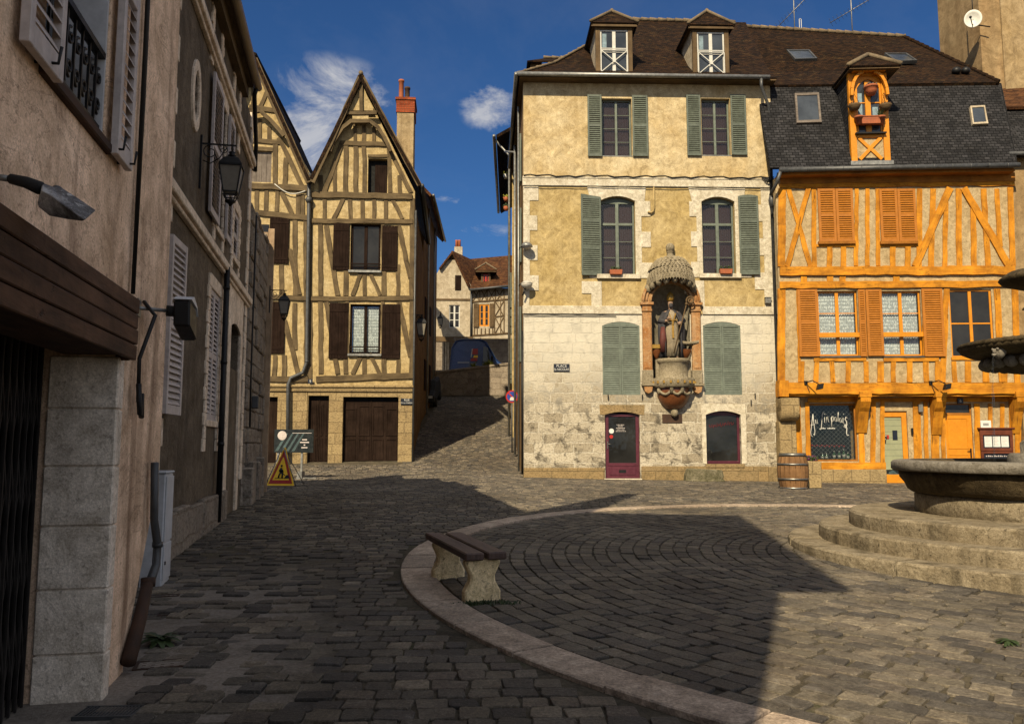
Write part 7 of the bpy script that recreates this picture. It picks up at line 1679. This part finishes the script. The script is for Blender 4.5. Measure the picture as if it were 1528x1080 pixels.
    for x in (705, 717, 728, 740): B(x + 1, 433, x + 10, 449, 1.2); B(x + 10, 433, x + 1, 449, 1.2)
    for a in ((739, 450, 751, 471, 1.3), (751, 450, 739, 471, 1.3), (739, 474, 751, 497, 1.3), (751, 474, 739, 497, 1.3)): B(*a)
    for x in (708, 712, 718, 724, 730, 735): B(x, 490, x, 500, 1.5)
    t.build('timber_frame', M['timber_far'], h, rnd=True)
    window(h, *wn, .0, M['orange_paint'], 2, 3, fw=.10, bar=.04, post=.18)
    for a, c in ((706.5, 714.5), (730.5, 737)): q = F1.r(a, 453, c, 488, -.1); shutter(h, *q, -.16, -.11, M['timber_far'], kind='plank')
    r = MB(); A = Q(728, 387, 4.); Bq = Q(775, 380, 4.); e0 = Q(701, 432, -.5); e1 = Q(775, 425, -.5)
    r.slab([(e0[0], -.5, e0[1]), (e1[0], -.5, e1[1]), (Bq[0], 4, Bq[1]), (A[0] - 1.6, 4, A[1])], th=.12, ax=(1, 0, 0)); r.build('roof', M['roof_red'], h)
    gt = MB(); gt.tube([(e0[0], -.55, e0[1] - .03), (e1[0], -.55, e1[1] - .03)], .09, 8); x = Q(703, 470)[0]; gt.tube([(x, -.2, zt), (x, -.2, zb)], .07, 8); gt.build('gutter', M['zinc_dark'], h)
    df = .4; xa, xb = Q(718, 415, df)[0], Q(732, 415, df)[0]; hip_dormer(h, F1, xa, xb, Q(725, 427, df)[1], Q(725, 405, df)[1], df, 3., Q(726, 393, df + .4), None, M['timber_far'], M['timber_far'], M['roof_red'], .45)
    dw = F1.r(720.5, 409, 729.5, 426, df); wq = window(h, *dw, df + .03, M['sign_red'], 2, 2, fw=.08, post=.10)
    # what the upper storeys stand on
    h = house('far_ground_floor', Fac(0, 60., 0), 'shadowed ground floor with pale timber posts behind the parked van', 'building'); b = MB(); b.box(-8, 3, .3, .6, zs, zb + 1.5); b.build('wall', M['stone_dark'], h)
    p = MB()
    for px in (661, 665, 668.5): x = Fac(0, 60., 0).p(px, 530)[0]; p.box(x - .06, x + .07, 0, .2, zs, zb)
    p.build('post', M['far_cream'], h)
    # van
    FV = Fac(0, 51.9, 3); V_ = FV.p; x0, x1 = V_(670, 540)[0], V_(751, 540)[0]; L = x1 - x0; H = V_(705, 506)[1] - zs; q = FV.w(x0, 0, 0)
    t = thing('delivery_van', 'dark blue delivery van with a red and yellow logo parked above the lane', 'van', (q.x, q.y, zs), FV.ang)
    W_ = 1.9; pr = [(.0, .35), (.02, 1.1), (.16, H * .82), (.42, H * .97), (.9, H), (L * .58, H), (L * .68, H * .96), (L * .86, H * .60), (L * .985, H * .48), (L, H * .36), (L, .32)]
    def ins(k): return [(x + (.12 if x < L / 2 else -.12) * k * (z / H), z - .05 * k * (z > H * .9)) for x, z in pr]
    b = MB(); n = len(pr); rows = [(.0 + .22, 1.), (.0 + .05, .5), (.0, .0), (W_, .0), (W_ - .05, .5), (W_ - .22, 1.)]
    rows = [(.10, 1.), (.0, .0), (W_, .0), (W_ - .10, 1.)]; vs = []
    for y, k in rows: vs += [(x, y + .14 * max(0, (z / H - .45)) * (1 if y < W_ / 2 else -1), z) for x, z in ins(k)]
    b.add(vs, [(j * n + i, j * n + (i + 1) % n, (j + 1) * n + (i + 1) % n, (j + 1) * n + i) for j in range(3) for i in range(n)] + [tuple(range(n)), tuple(range(3 * n, 4 * n))], None, False); b.build('body', M['van'], t, bevel=.03)
    sy = lambda z: .14 * max(0, z / H - .45)
    def side(poly, off): return [(x, sy(z) - off + .0, z) for x, z in poly]
    w = MB(); w.slab(side([(L * .62, H * .52), (L * .76, H * .52), (L * .72, H * .82), (L * .63, H * .86)], .012), up=(0, -1, 0), th=.02); w.build('side_window', M['glass'], t)
    ws_ = MB(); ws_.slab([(L * .70, .25, H * .955), (L * .70, W_ - .25, H * .955), (L * .868, W_ - .12, H * .62), (L * .868, .12, H * .62)], th=.02); ws_.build('windscreen', M['glass_blue'], t)
    for xx in (L * .17, L * .82):
        wh = MB(); wh.lathe([(.20, .0), (.34, .0), (.36, .05), (.36, .18), (.34, .22)], (0, 0, 0), 24); wh.v = [(xx + a, -.03 + c, .35 + b_) for a, b_, c in wh.v]; wo = wh.build('wheel', M['rubber'], t); hb = MB(); hb.lathe([(.20, .0), (.05, -.03)], (0, 0, 0), 20); hb.v = [(xx + a, -.03 + c, .35 + b_) for a, b_, c in hb.v]; hb.build('rim', M['hoop'], wo)
    for k, (a, b_, c, d, m) in enumerate(((.40, .53, .68, .80, 'sign_red'), (.44, .53, .61, .66, 'sign_yellow'), (.39, .52, .54, .60, 'sign_red'))):
        s = MB(); s.slab(side([(L * a, H * c), (L * b_, H * c), (L * b_, H * d), (L * (a + .02), H * d)], .016), up=(0, -1, 0), th=.008); s.build('logo_panel', M[m], t)
    s = MB(); s.slab(side([(L * .395, H * .62), (L * .415, H * .62), (L * .435, H * .80), (L * .42, H * .80)], .02), up=(0, -1, 0), th=.008); s.build('logo_stripe', M['white'], t)
    s = MB()
    for i in range(12): s.box(L * (.16 + .018 * i), L * (.172 + .018 * i), -.005 + sy(H * .5), .02, H * .495, H * .52)
    s.build('side_lettering', M['white'], t)
    rk = MB(); rk.bar((L * .08, .3, H + .06), (L * .6, .3, H + .06), .05); rk.bar((L * .08, W_ - .3, H + .06), (L * .6, W_ - .3, H + .06), .05)
    for i in range(5): rk.bar((L * (.1 + .12 * i), .25, H + .1), (L * (.1 + .12 * i), W_ - .25, H + .1), .04); rk.bar((L * (.1 + .12 * i), .3, H - .06), (L * (.1 + .12 * i), .3, H + .15), .04)
    rk.build('roof_rack', M['hoop'], t)
    mi = MB(); mi.box(L * .77, L * .81, -.22, -.02, H * .52, H * .64); mi.build('wing_mirror', M['rubber'], t, bevel=.02)
    hl = MB(); hl.box(L * .93, L * .995, .02, .3, H * .40, H * .47); hl.build('headlight', M['lamp_white'], t)
    for k, (px, r_) in enumerate(((706, .30), (724, .22), (729, .30), (733, .2))):
        x, z = P(px, 543 - 2 * (k > 0), .2); q = FW.w(x, .2, 0); t = thing('wall_plant', ('low bushy yellow green plant on the coping in front of the van', 'small yellow plant, second along the coping', 'taller yellow flowering plant near the van wing', 'rightmost small yellow plant on the coping')[k], 'plant', (q.x, q.y, zz(x) + .16), 0, 'plants on the retaining wall')
        l = MB()
        for _ in range(70):
            a, b_ = random.uniform(0, 6.28), random.uniform(.2, 1.2); p = V((cos(a) * cos(b_), sin(a) * cos(b_), sin(b_))) * r_ * random.uniform(.4, 1.3); l.bar(p * .2, p, .045, .01)
        l.build('leaves', M['yellowleaf'], t)
    # small lantern far up the lane
    X, Z = F1.p(664, 468); lantern('wall_lantern', 'tiny far lantern on a long bracket against the cream gabled house', F1, X - .3, Z, .7, .9, 0., .2)
    # dark parked car behind the left corner of the lane
    q = gp(656, 612); t = thing('parked_car', 'dark car nose half hidden behind the wall on the left of the lane', 'car', (q.x - 1.15, 44.5, gz(-3.9, 44.5)), R(0))
    pr = [(0, .3), (.0, .75), (.9, .92), (1.5, 1.4), (3.2, 1.45), (4.1, .95), (4.15, .3)]; b = MB()
    vs = [(x_, y_, z_ + y_ * .19) for x_ in (-.8, .8) for y_, z_ in pr]; n = len(pr); b.add(vs, [tuple(range(n)), tuple(range(n, 2 * n))] + [(i, (i + 1) % n, (i + 1) % n + n, i + n) for i in range(n)]); b.build('body', M['rubber'], t, bevel=.08)
    for s_ in (-.55, .55): l = MB(); l.box(s_ - .16, s_ + .16, -.03, .05, .58, .72); l.build('headlight', M['lamp_white'], t)
    for s_ in (-.78, .78):
        for yy in (.75, 3.3): wh = MB(); wh.lathe([(.15, -.1), (.31, -.1), (.31, .1), (.15, .1)], (0, 0, 0), 20); wh.v = [(s_ + c, yy + a, .31 + yy * .19 + b_) for a, b_, c in wh.v]; wh.build('wheel', M['rubber'], t)
    # no parking sign
    q = gp(764, 676); t = thing('no_parking_sign', 'round blue and red no parking sign on a thin pole by the yellow house', 'road sign', (q.x, q.y, gz(q.x, q.y)), 0.)
    sc_ = q.y / 1200; H = (676 - 592) * sc_; r_ = 9.5 * sc_
    p = MB(); p.tube([(0, .03, -.1), (0, .03, H + r_ * .8)], .03, 8); p.build('pole', M['zinc_dark'], t)
    def disc(rr, y0, y1, m, nm, par):
        d = MB(); d.lathe([(rr, y0), (rr, y1)], (0, 0, 0), 28, smooth=False); d.v = [(a, -c, H + b_) for a, b_, c in d.v]; return d.build(nm, M[m], par)
    d0 = disc(r_, .0, .01, 'sign_red', 'disc', t); disc(r_ * .78, .012, .014, 'sign_blue', 'blue_field', d0)
    s = MB(); s.bar((-r_ * .55, -.018, H + r_ * .55), (r_ * .55, -.018, H - r_ * .55), r_ * .2, .004, (0, 1, 0)); s.build('red_bar', M['sign_red'], d0)
    s = MB(); s.prism([(-r_ * .34, H - r_ * .62), (r_ * .34, H - r_ * .62), (r_ * .34, H - r_ * .35), (r_ * .18, H - r_ * .08), (-r_ * .18, H - r_ * .08), (-r_ * .34, H - r_ * .35)], -.024, -.020); s.build('car_pictogram', M['white'], d0)
lane()

# ------------------------------------------------------------------ fountain
def fountain():
    c = FCN; g = gz(c.x, c.y - 2); t = thing('stone_fountain', 'large round stone fountain with two basins on circular steps at the right', 'fountain', (c.x, c.y, 0))
    def rad(px, py=0): u = (px - 764) / FPX; return (c.x - u * c.y) / sqrt(1 + u * u)
    r3, r2, r1 = rad(1258), rad(1213), rad(1170)
    for k, (r_, rin, z0, z1, n, a0) in enumerate(((r1, r2 - .1, -.05, .30, 9, .15), (r2, r3 - .1, .10, .49, 7, .5), (r3, 1.2, .3, .69, 6, .9))):
        mb = MB()
        for i in range(n):
            b0, b1 = a0 + 2 * pi * i / n + .004, a0 + 2 * pi * (i + random.uniform(.992, .998)) / n - .002; m = 10; vs = []; dz = random.uniform(-.006, .006); dr = random.uniform(-.012, .012)
            for j in range(m + 1):
                a = b0 + (b1 - b0) * j / m; jit = lambda s: 1 + s * (noise.noise((cos(a) * r_ * 3, sin(a) * r_ * 3, k)))
                for rr, z in ((rin, z0), (rin, z1 + dz), (r_ + dr - .03, z1 + dz), (r_ + dr - .006, z1 - .025 + dz), (r_ + dr + .0, z1 - .09), (r_ + dr - .012, z0)):
                    q = jit(.003); vs.append((rr * cos(a) * q, rr * sin(a) * q, z))
            mb.add(vs, [(j * 6 + q, j * 6 + q + 1, j * 6 + q + 7, j * 6 + q + 6) for j in range(m) for q in range(5)] + [tuple(range(6)), tuple(range(m * 6, m * 6 + 6))], None, False)
        mb.build('step', M['fountain'], t)
    z = lambda py, rr=0: CAMZ + (665 - py) / FPX * (c.y)
    rb = rad(1325); rf = rad(1357)
    mb = MB(); mb.lathe([(rf - .2, .55), (rf, .6), (rf, .92), (rf - .03, .95), (rf - .06, .95)], (0, 0, 0), 64); mb.build('foot', M['fountain'], t)
    mod = lambda rr, zz, a: rr * (1 + .004 * sin(a * 13 + zz * 9) + .004 * noise.noise((cos(a) * 4, sin(a) * 4, zz * 5)))
    zr = 1.40; ztop = 1.40
    mb = MB(); mb.lathe([(rf - .1, .935), (rf + .03, .955), (rf + .09, 1.0), (rf + (rb - rf) * .42, 1.08), (rf + (rb - rf) * .62, 1.16), (rb - .09, 1.26)], (0, 0, 0), 72, mod=mod)
    mb.lathe([(rb - .10, 1.255), (rb - .02, 1.255), (rb, 1.28), (rb, 1.36), (rb - .03, 1.392), (rb - .10, 1.40), (rb - .26, 1.40), (rb - .29, 1.38), (rb - .33, 1.15), (.3, 1.05)], (0, 0, 0), 72, mod=mod)
    bm_ = mb.build('lower_basin', M['fountain_dark'], t)
    mb = MB(); mb.lathe([(rb - .02, 1.257), (rb + .004, 1.28), (rb + .004, 1.362), (rb - .03, 1.396), (rb - .10, 1.404), (rb - .255, 1.404)], (0, 0, 0), 72, mod=mod); mb.f = mb.f[:-2]; mb.ax = mb.ax[:-2]; mb.sm = mb.sm[:-2]; mb.build('basin_rim', M['fountain_rim'], t)
    mb = MB(); mb.lathe([(rb - .29, 1.30), (rb - .29, 1.302)], (0, 0, 0), 64); mb.build('basin_water', M['pool'], t)
    # column, upper basin with gadroons and spouting masks
    ru = rad(1434); zu = z(517); zb_ = z(552)
    mb = MB(); mb.lathe([(.62, 1.1), (.62, 1.46), (.58, 1.5), (.46, 1.5), (.46, 1.64), (.42, 1.68), (.30, 1.70), (.22, 1.85), (.19, 2.1), (.28, 2.35), (.24, 2.45), (.34, 2.56), (.3, zb_ + .02)], (0, 0, 0), 32, smooth=True); mb.build('column', M['fountain_rim'], t)
    ub = MB(); gad = lambda rr, zz, a: rr * (1 + .02 * abs(sin(a * 14)))
    rg = ru * .74
    ub.lathe([(.15, zb_ - .03), (rg * .6, zb_ - .02), (rg * .88, zb_ + .03), (rg, zb_ + .11), (rg, zb_ + .17)], (0, 0, 0), 112, mod=gad)
    ub.lathe([(rg - .03, zb_ + .165), (rg + .05, zb_ + .20), (ru - .13, zu - .10), (ru - .03, zu - .05), (ru, zu), (ru - .01, zu + .04), (ru - .06, zu + .05), (ru - .10, zu + .03), (ru - .25, zu - .1), (.2, zu - .12)], (0, 0, 0), 72)
    rp = []
    n = 140
    for i in range(n + 1): a = 2 * pi * i / n; rp.append(((ru - .02) * cos(a), (ru - .02) * sin(a), zu + .03))
    ub.tube(rp, [.035 + .008 * (i % 2) for i in range(n + 1)], 6)
    ub.build('upper_basin', M['fountain_dark'], t)
    gd = MB(); n = 26
    for i in range(n): a = 2 * pi * (i + .5) / n; gd.blob(((rg - .03) * cos(a), (rg - .03) * sin(a), zb_ + .10), (.095, .095, .085), 8, 6)
    gd.build('gadroons', M['fountain_rim'], t)
    mb = MB(); mb.lathe([(.20, zu - .1), (.18, zu + .2), (.12, zu + .4), (.16, zu + .7), (.12, zu + .8)], (0, 0, 0), 24); mb.build('baluster', M['fountain_rim'], t)
    zt = z(412); tr = rad(1500); mb = MB(); mb.lathe([(.1, zt - .2), (tr * .6, zt - .12), (tr * .93, zt - .05), (tr, zt), (tr - .02, zt + .03), (tr * .8, zt + .10), (.1, zt + .14), (.06, zt + .3)], (0, 0, 0), 32); mb.build('top_bowl', M['fountain_dark'], t)
    th = atan2(-c.y, -c.x) ; am = th - .62
    mk = MB(); rr = ru - .12; p = V((rr * cos(am), rr * sin(am), zu - .11)); o = V((cos(am), sin(am), 0)); s_ = V((-sin(am), cos(am), 0))
    mk.blob(tuple(p), (.085, .085, .095), 10, 8, .06)
    for sg in (-1, 1): mk.blob(tuple(p + o * .07 + s_ * .035 * sg + V((0, 0, .03))), .02, 8, 5); mk.blob(tuple(p + s_ * .085 * sg + V((0, 0, .05))), .03, 6, 4)
    mk.blob(tuple(p + o * .085 + V((0, 0, .0))), (.025, .025, .03), 8, 5); mk.tube([tuple(p + o * .06 + V((0, 0, -.04))), tuple(p + o * .12 + V((0, 0, -.05)))], .02, 8); mk.build('spout_mask', M['fountain_rim'], t)
    w = MB(); pts = []
    for i in range(30): u = i / 29; q = p + o * (.11 + .10 * u) + V((0, 0, -.05 - (zu - .14 - 1.30) * u * (.25 + .75 * u))); pts.append(tuple(q + V((random.uniform(-.004, .004), random.uniform(-.004, .004), 0))))
    w.tube(pts, [random.uniform(.007, .013) for _ in pts], 6); wo = w.build('water_jet', M['water'], t)
fountain()

# ------------------------------------------------------------------ bench
def bench():
    pa, pb = gp(718, 897), gp(669, 864); d = (pb - pa); d.z = 0; L0 = d.length; d.normalize(); ang = atan2(d.y, d.x)   # near foot to far foot
    t = thing('stone_bench', 'weathered two plank bench on waisted cream stone feet, on the kerb ring', 'bench', (pa.x, pa.y, gz(pa.x, pa.y)), ang)
    zz = (900 - 833) / FPX * pa.y; Hs = .40
    pr = [(x * .74, z * .98) for x, z in [(-.235, 0), (.235, 0), (.235, .10), (.165, .20), (.16, .25), (.23, .36), (.23, Hs), (-.23, Hs), (-.23, .36), (-.16, .25), (-.165, .20), (-.235, .10)]]
    g2 = gz(pb.x, pb.y) - gz(pa.x, pa.y)
    for x, dz in ((.0, 0), (L0 + .02, g2)):
        b = MB(); n = len(pr); vs = [(x + s * .065, y, z + dz + (.02 if z == 0 else 0) - (.05 if z == 0 else 0)) for s in (-1, 1) for y, z in pr]; b.add(vs, [tuple(range(n)), tuple(range(n, 2 * n))] + [(i, (i + 1) % n, (i + 1) % n + n, i + n) for i in range(n)]); b.build('foot', M['bench_stone'], t, bevel=.018)
    for y0, y1, e in ((-.20, -.015, .0), (.02, .20, .03)):
        b = MB(); xa, xb = -.16 - e * .3, L0 + .22 + e; vs = []; n = 14
        for i in range(n + 1):
            x = xa + (xb - xa) * i / n; q = noise.noise((x * 2.5, y0 * 5, 1)) * .008
            dz = g2 * x / max(L0, .1)
            vs += [(x, y0 + q, Hs + dz), (x, y1 + q, Hs + dz), (x, y1 + q, Hs + .07 + dz + q * .5), (x, y0 + q, Hs + .07 + dz + q * .5)]
        b.add(vs, [(4 * i + j, 4 * i + (j + 1) % 4, 4 * i + 4 + (j + 1) % 4, 4 * i + 4 + j) for i in range(n) for j in range(4)] + [(0, 1, 2, 3), (4 * n, 4 * n + 1, 4 * n + 2, 4 * n + 3)], (1, 0, 0)); b.build('plank', M['bench_wood'], t, bevel=.012)
    for k, (px, py, w) in enumerate(((740, 903, .32), (700, 905, .2))):
        q = gp(px, py); m = thing('moss_tuft', ('broad mossy grass tuft at the right of the near bench foot', 'small mossy tuft at the left of the near bench foot')[k], 'moss', (q.x, q.y, gz(q.x, q.y)), 0, 'moss at the bench')
        l = MB()
        for _ in range(120):
            x, y = random.gauss(0, w * .33), random.gauss(0, .035); a = random.uniform(0, 6.28); h = random.uniform(.008, .026); l.bar((x, y, .0), (x + .02 * cos(a), y + .02 * sin(a), h + .02), .010, .003)
        l.build('blades', M['leaf'], m)
bench()

# ------------------------------------------------------------------ street clutter at the left
def clutter():
    # floodlights on the near house
    fl = Fac(0, 3.2, 0)
    x, z = fl.p(60, 284); x2, z2 = fl.p(-25, 262); q = fl.w(x, 0, 0)
    t = thing('floodlight', 'paint spattered grey floodlight with a black socket, jutting in at the left edge', 'floodlight', (q.x, q.y, z), fl.ang)
    L = lambda px, py, d=0.: (fl.p(px, py, d)[0] - x, d, fl.p(px, py, d)[1] - z)
    a = MB(); a.tube([L(-60, 262, .02), L(0, 265), L(14, 267)], .014, 10); a.build('arm', M['zinc'], t)
    s = MB(); s.tube([L(13, 267), L(16, 267), L(38, 272), L(60, 281), L(64, 283)], [.014, .021, .024, .028, .022], 14); s.build('socket', M['rubber'], t)
    top = [(63, 273), (80, 279), (93, 281), (118, 297), (143, 314)]; ridge = [(62, 284), (76, 291), (92, 303), (108, 315), (126, 329)]; low = [(56, 303), (58, 309), (74, 322), (100, 327), (124, 330)]
    vs = []
    for i in range(5): vs += [L(*top[i], .10 + .0 * i), L(*top[i], .0), L(*ridge[i], -.085), L(*low[i], -.02), L(*low[i], .12)]
    b = MB(); b.add(vs, [(5 * i + j, 5 * i + (j + 1) % 5, 5 * i + 5 + (j + 1) % 5, 5 * i + 5 + j) for i in range(4) for j in range(5)] + [tuple(range(5)), tuple(range(20, 25))], None, False); b.build('lamp_head', M['paintchip'], t, bevel=.004)
    k = MB(); k.blob(L(86, 283, .03), (.02, .03, .016), 10, 6); k.build('vent_cap', M['zinc_dark'], t)
    fl = FA
    x, z = fl.p(204, 459, 0); q = fl.w(x, 0, 0); t = thing('floodlight', 'small black box floodlight on a thin arm beside the fascia', 'floodlight', (q.x, q.y, z), fl.ang)
    o = solve(lambda o: proj(fl.w(x + .1, -o, z))[0], 251, .02, 2.); o2 = solve(lambda o: proj(fl.w(x + .15, -o, z))[0], 288, .02, 2.)
    a = MB(); a.tube([(0, 0, 0), (.02, -.03, .0), (.1, -o, .0)], .013, 8); a.box(-.04, .04, -.02, 0, -.06, .06); a.build('arm', M['zinc'], t)
    s = MB(); s.tube([(.095, -o + .01, 0), (.12, -o - .06, 0)], .04, 10); s.build('socket', M['rubber'], t)
    ym = (o + o2) / 2; b = MB(); b.prism([(-.10, .06), (.12, .03), (.17, -.02), (.20, -.19), (-.08, -.12)], -o2, -o - .045); b.v = [(u + .13, v, w + .01) for u, v, w in b.v]; b.build('lamp_head', M['iron'], t, bevel=.012)
    hd = MB(); hd.prism([(-.10, .065), (.12, .035), (.172, -.015), (.12, .05), (0, .10)], -o2 - .01, -o - .04); hd.v = [(u + .13, v, w + .01) for u, v, w in hd.v]; hd.build('hood', M['whitegrey'], t)
    # electricity cabinet
    q = gp(238, 874); t = thing('utility_cabinet', 'narrow pale grey utility cabinet in the corner between the two left houses', 'cabinet', (q.x, q.y, gz(q.x, q.y)), FA.ang)
    H = (874 - 712) / FPX * q.y; b = MB(); b.box(-.03, .34, -.02, .2, -.05, H); b.box(-.045, .355, -.035, .21, H, H + .025); b.build('cabinet_body', M['whitegrey'], t, bevel=.012)
    d = MB(); d.box(-.015, .33, -.032, -.021, .05, H * .37); d.box(-.015, .33, -.032, -.021, H * .39, H - .03); d.build('door', M['whitegrey'], t, bevel=.004)
    k = MB(); k.box(.02, .06, -.04, -.033, H * .18, H * .21); k.build('lock', M['iron'], t)
    # roadworks sign and the event board behind it
    q = gp(418, 727); s = q.y / FPX * 1.01; t = thing('roadworks_sign', 'yellow triangular roadworks sign with a red border and digging figure', 'road sign', (q.x, q.y, gz(q.x, q.y)), R(-6))
    W = 42 * s; Hh = 55 * s; z0 = .05
    def tri(k, y0, y1, m, nm, par, off=0):
        cz = z0 + Hh * .36; pts = [(-W / 2, z0), (W / 2, z0), (.04, z0 + Hh), (-.0, z0 + Hh)]; b = MB(); b.prism([(x * k, cz + (z - cz) * k) for x, z in pts], y0, y1); b.v = [(x, y + .22 * (z - z0), z) for x, y, z in b.v]; return b.build(nm, M[m], par)
    p = tri(1., -.012, .012, 'sign_yellow', 'panel', t); r_ = tri(.86, -.016, -.0125, 'sign_red', 'red_border', p); f = tri(.60, -.020, -.0165, 'sign_yellow', 'yellow_field', p)
    w = MB(); cz = z0 + Hh * .30; k = Hh * .40
    def limb(pts, r): w.tube([(x * k, -.025, cz + z * k) for x, z in pts], r * k, 6)
    limb([(-.05, .42), (.0, .16)], .085); limb([(0, .16), (-.13, -.02), (-.16, -.24)], .055); limb([(0, .16), (.10, -.02), (.08, -.24)], .055); limb([(-.05, .40), (-.16, .24), (-.06, .12)], .04); limb([(-.04, .38), (.08, .24), (.12, .12)], .04); limb([(-.02, .18), (.30, -.10)], .02)
    w.blob((-.03 * k, -.025, cz + .55 * k), (.075 * k, .02, .08 * k), 8, 6); w.prism([(.22 * k, cz - .26 * k), (.62 * k, cz - .26 * k), (.50 * k, cz - .04 * k), (.38 * k, cz - .06 * k)], -.028, -.022); w.prism([(-.4 * k, cz - .28 * k), (.62 * k, cz - .28 * k), (.62 * k, cz - .25 * k), (-.4 * k, cz - .25 * k)], -.028, -.022)
    w.v = [(x, y + .22 * (z - z0), z) for x, y, z in w.v]; w.build('digging_figure', M['iron'], p)
    l = MB()
    for sg in (-1, 1): l.tube([(sg * .02, .12, z0 + Hh * 1.0), (sg * (W * .5 + .06), .02, .0)], .014, 6); l.tube([(sg * .02, .14, z0 + Hh * .98), (sg * (W * .55), .75, .0)], .012, 6)
    l.build('frame_leg', M['hoop'], t)
    q = gp(432, 716); s = q.y / FPX; t = thing('event_board', 'dark green printed event board on posts behind the roadworks sign', 'notice board', (q.x, q.y + .4, gz(q.x, q.y)), R(-3))
    w_, h0, h1 = 30 * s, (716 - 676) * s, (716 - 641) * s
    b = MB(); b.box(-w_, w_, -.02, .02, h0, h1); p = b.build('panel', M['poster'], t)
    g = MB()
    for i in range(4): x = -w_ * (.95 - .28 * i); g.add([(x, -.024, h0 + .05), (x + .1, -.024, h0 + .05), (x + .42, -.024, h0 + .62), (x + .36, -.024, h0 + .62)], [(0, 1, 2, 3)])
    g.build('pale_stripes', M['teal'], p, recalc=False)
    g = MB(); g.lathe([(.15, .0), (.15, .003)], (0, 0, 0), 16, smooth=False); g.v = [(-w_ * .60 + a, -.024 - c, h1 - .20 + b_) for a, b_, c in g.v]; g.build('round_emblem', M['greyshut'], p)
    g = MB()
    for i, ww in enumerate((.16, .30, .05, .2)): g.box(w_ * .55 - ww / 2, w_ * .55 + ww / 2, -.026, -.022, h0 + .40 - i * .085, h0 + .435 - i * .085)
    g.box(-.05, w_ * .9, -.026, -.022, h1 - .13, h1 - .115); g.build('print', M['greyshut'], p)
    l = MB(); l.box(-w_ * .85, -w_ * .75, .0, .05, 0, h0); l.box(w_ * .36, w_ * .46, .0, .05, -.02, h0); l.build('post', M['zinc'], t); l = MB(); l.box(w_ * .25, w_ * .5, -.12, .2, .0, .26); l.box(w_ * .2, w_ * 1.2, -.06, .0, .03, .07); l.build('foot_weight', M['zinc'], t)
    # a cart of dark clutter hidden behind the board's left end
    # covers, grate and weed in the pavement
    for k, (px, py, w, d_, lb) in enumerate(((267, 914, .34, .2, 'rusty square cover set in the pavement, farther from the camera'), (250, 990, .42, .22, 'large flat rusty cover plate in the near pavement'), (243, 889, .30, .12, 'narrow sunken cover strip beside the cabinet'))):
        q = gp(px, py); t = thing('pavement_cover', lb, 'cover', (q.x, q.y, gz(q.x, q.y) - .006), FA.ang - pi / 2 + .1, 'pavement covers'); b = MB(); b.wall(rect(-w / 2, w / 2, -d_ / 2, d_ / 2), [rect(-w / 2 + .025, w / 2 - .025, -d_ / 2 + .02, d_ / 2 - .02)], -.012, .02); b.v = [(x, z, -y) for x, y, z in b.v]; b.build('frame', M['rust'], t)
        b = MB(); b.box(-w / 2 + .027, w / 2 - .027, -d_ / 2 + .022, d_ / 2 - .022, -.03, .002)
        for i in range(6):
            for j in range(3): xx = -w / 2 + .06 + i * (w - .12) / 5; yy = -d_ / 2 + .05 + j * (d_ - .1) / 2; b.box(xx - .012, xx + .012, yy - .005, yy + .005, .002, .007)
        b.build('plate', M['rust'], t)
    q = gp(162, 1066); t = thing('drain_grate', 'small iron slotted drain grate at the near left corner', 'grate', (q.x, q.y, gz(q.x, q.y) + .008), .06); b = MB(); b.box(-.16, .16, -.10, -.085, -.02, .012); b.box(-.16, .16, .085, .10, -.02, .012)
    for i in range(17): x = -.155 + i * .0194; b.box(x - .004, x + .004, -.085, .085, -.02, .010)
    for i in (-1, 0, 1): b.box(-.155, .155, i * .045 - .003, i * .045 + .003, -.02, .006)
    b.build('bars', M['zinc_dark'], t); b = MB(); b.box(-.16, .16, -.1, .1, -.03, -.021); b.build('sump', M['black'], t)
    for k, (px, py, r_, lb) in enumerate(((238, 962, .20, 'leafy green weed at the foot of the leaning rain pipe'), (1505, 964, .10, 'small dark green tuft in the sunlit paving at the right edge'))):
        q = gp(px, py); t = thing('weed', lb, 'plant', (q.x, q.y, gz(q.x, q.y) + .02), 0, 'weeds in the paving'); l = MB()
        for _ in range(34 if k == 0 else 40):
            a = random.uniform(0, 6.28); e = random.uniform(.1, .8 if k == 0 else .5); L = r_ * random.uniform(.5, 1.1); dv = V((cos(a) * cos(e), sin(a) * cos(e), sin(e))); sd = V((-sin(a), cos(a), 0)); vs = []
            for i in range(5): u = i / 4; p = dv * L * u - V((0, 0, L * .45 * u * u)) + V((0, 0, .02)); w = (.006 + .022 * sin(pi * min(1, u * 1.05))) * (r_ / .2); vs += [p - sd * w, p + sd * w]
            l.add(vs, [(2 * i, 2 * i + 1, 2 * i + 3, 2 * i + 2) for i in range(4)])
        l.build('leaves', M['leaf'], t, recalc=False)
clutter()
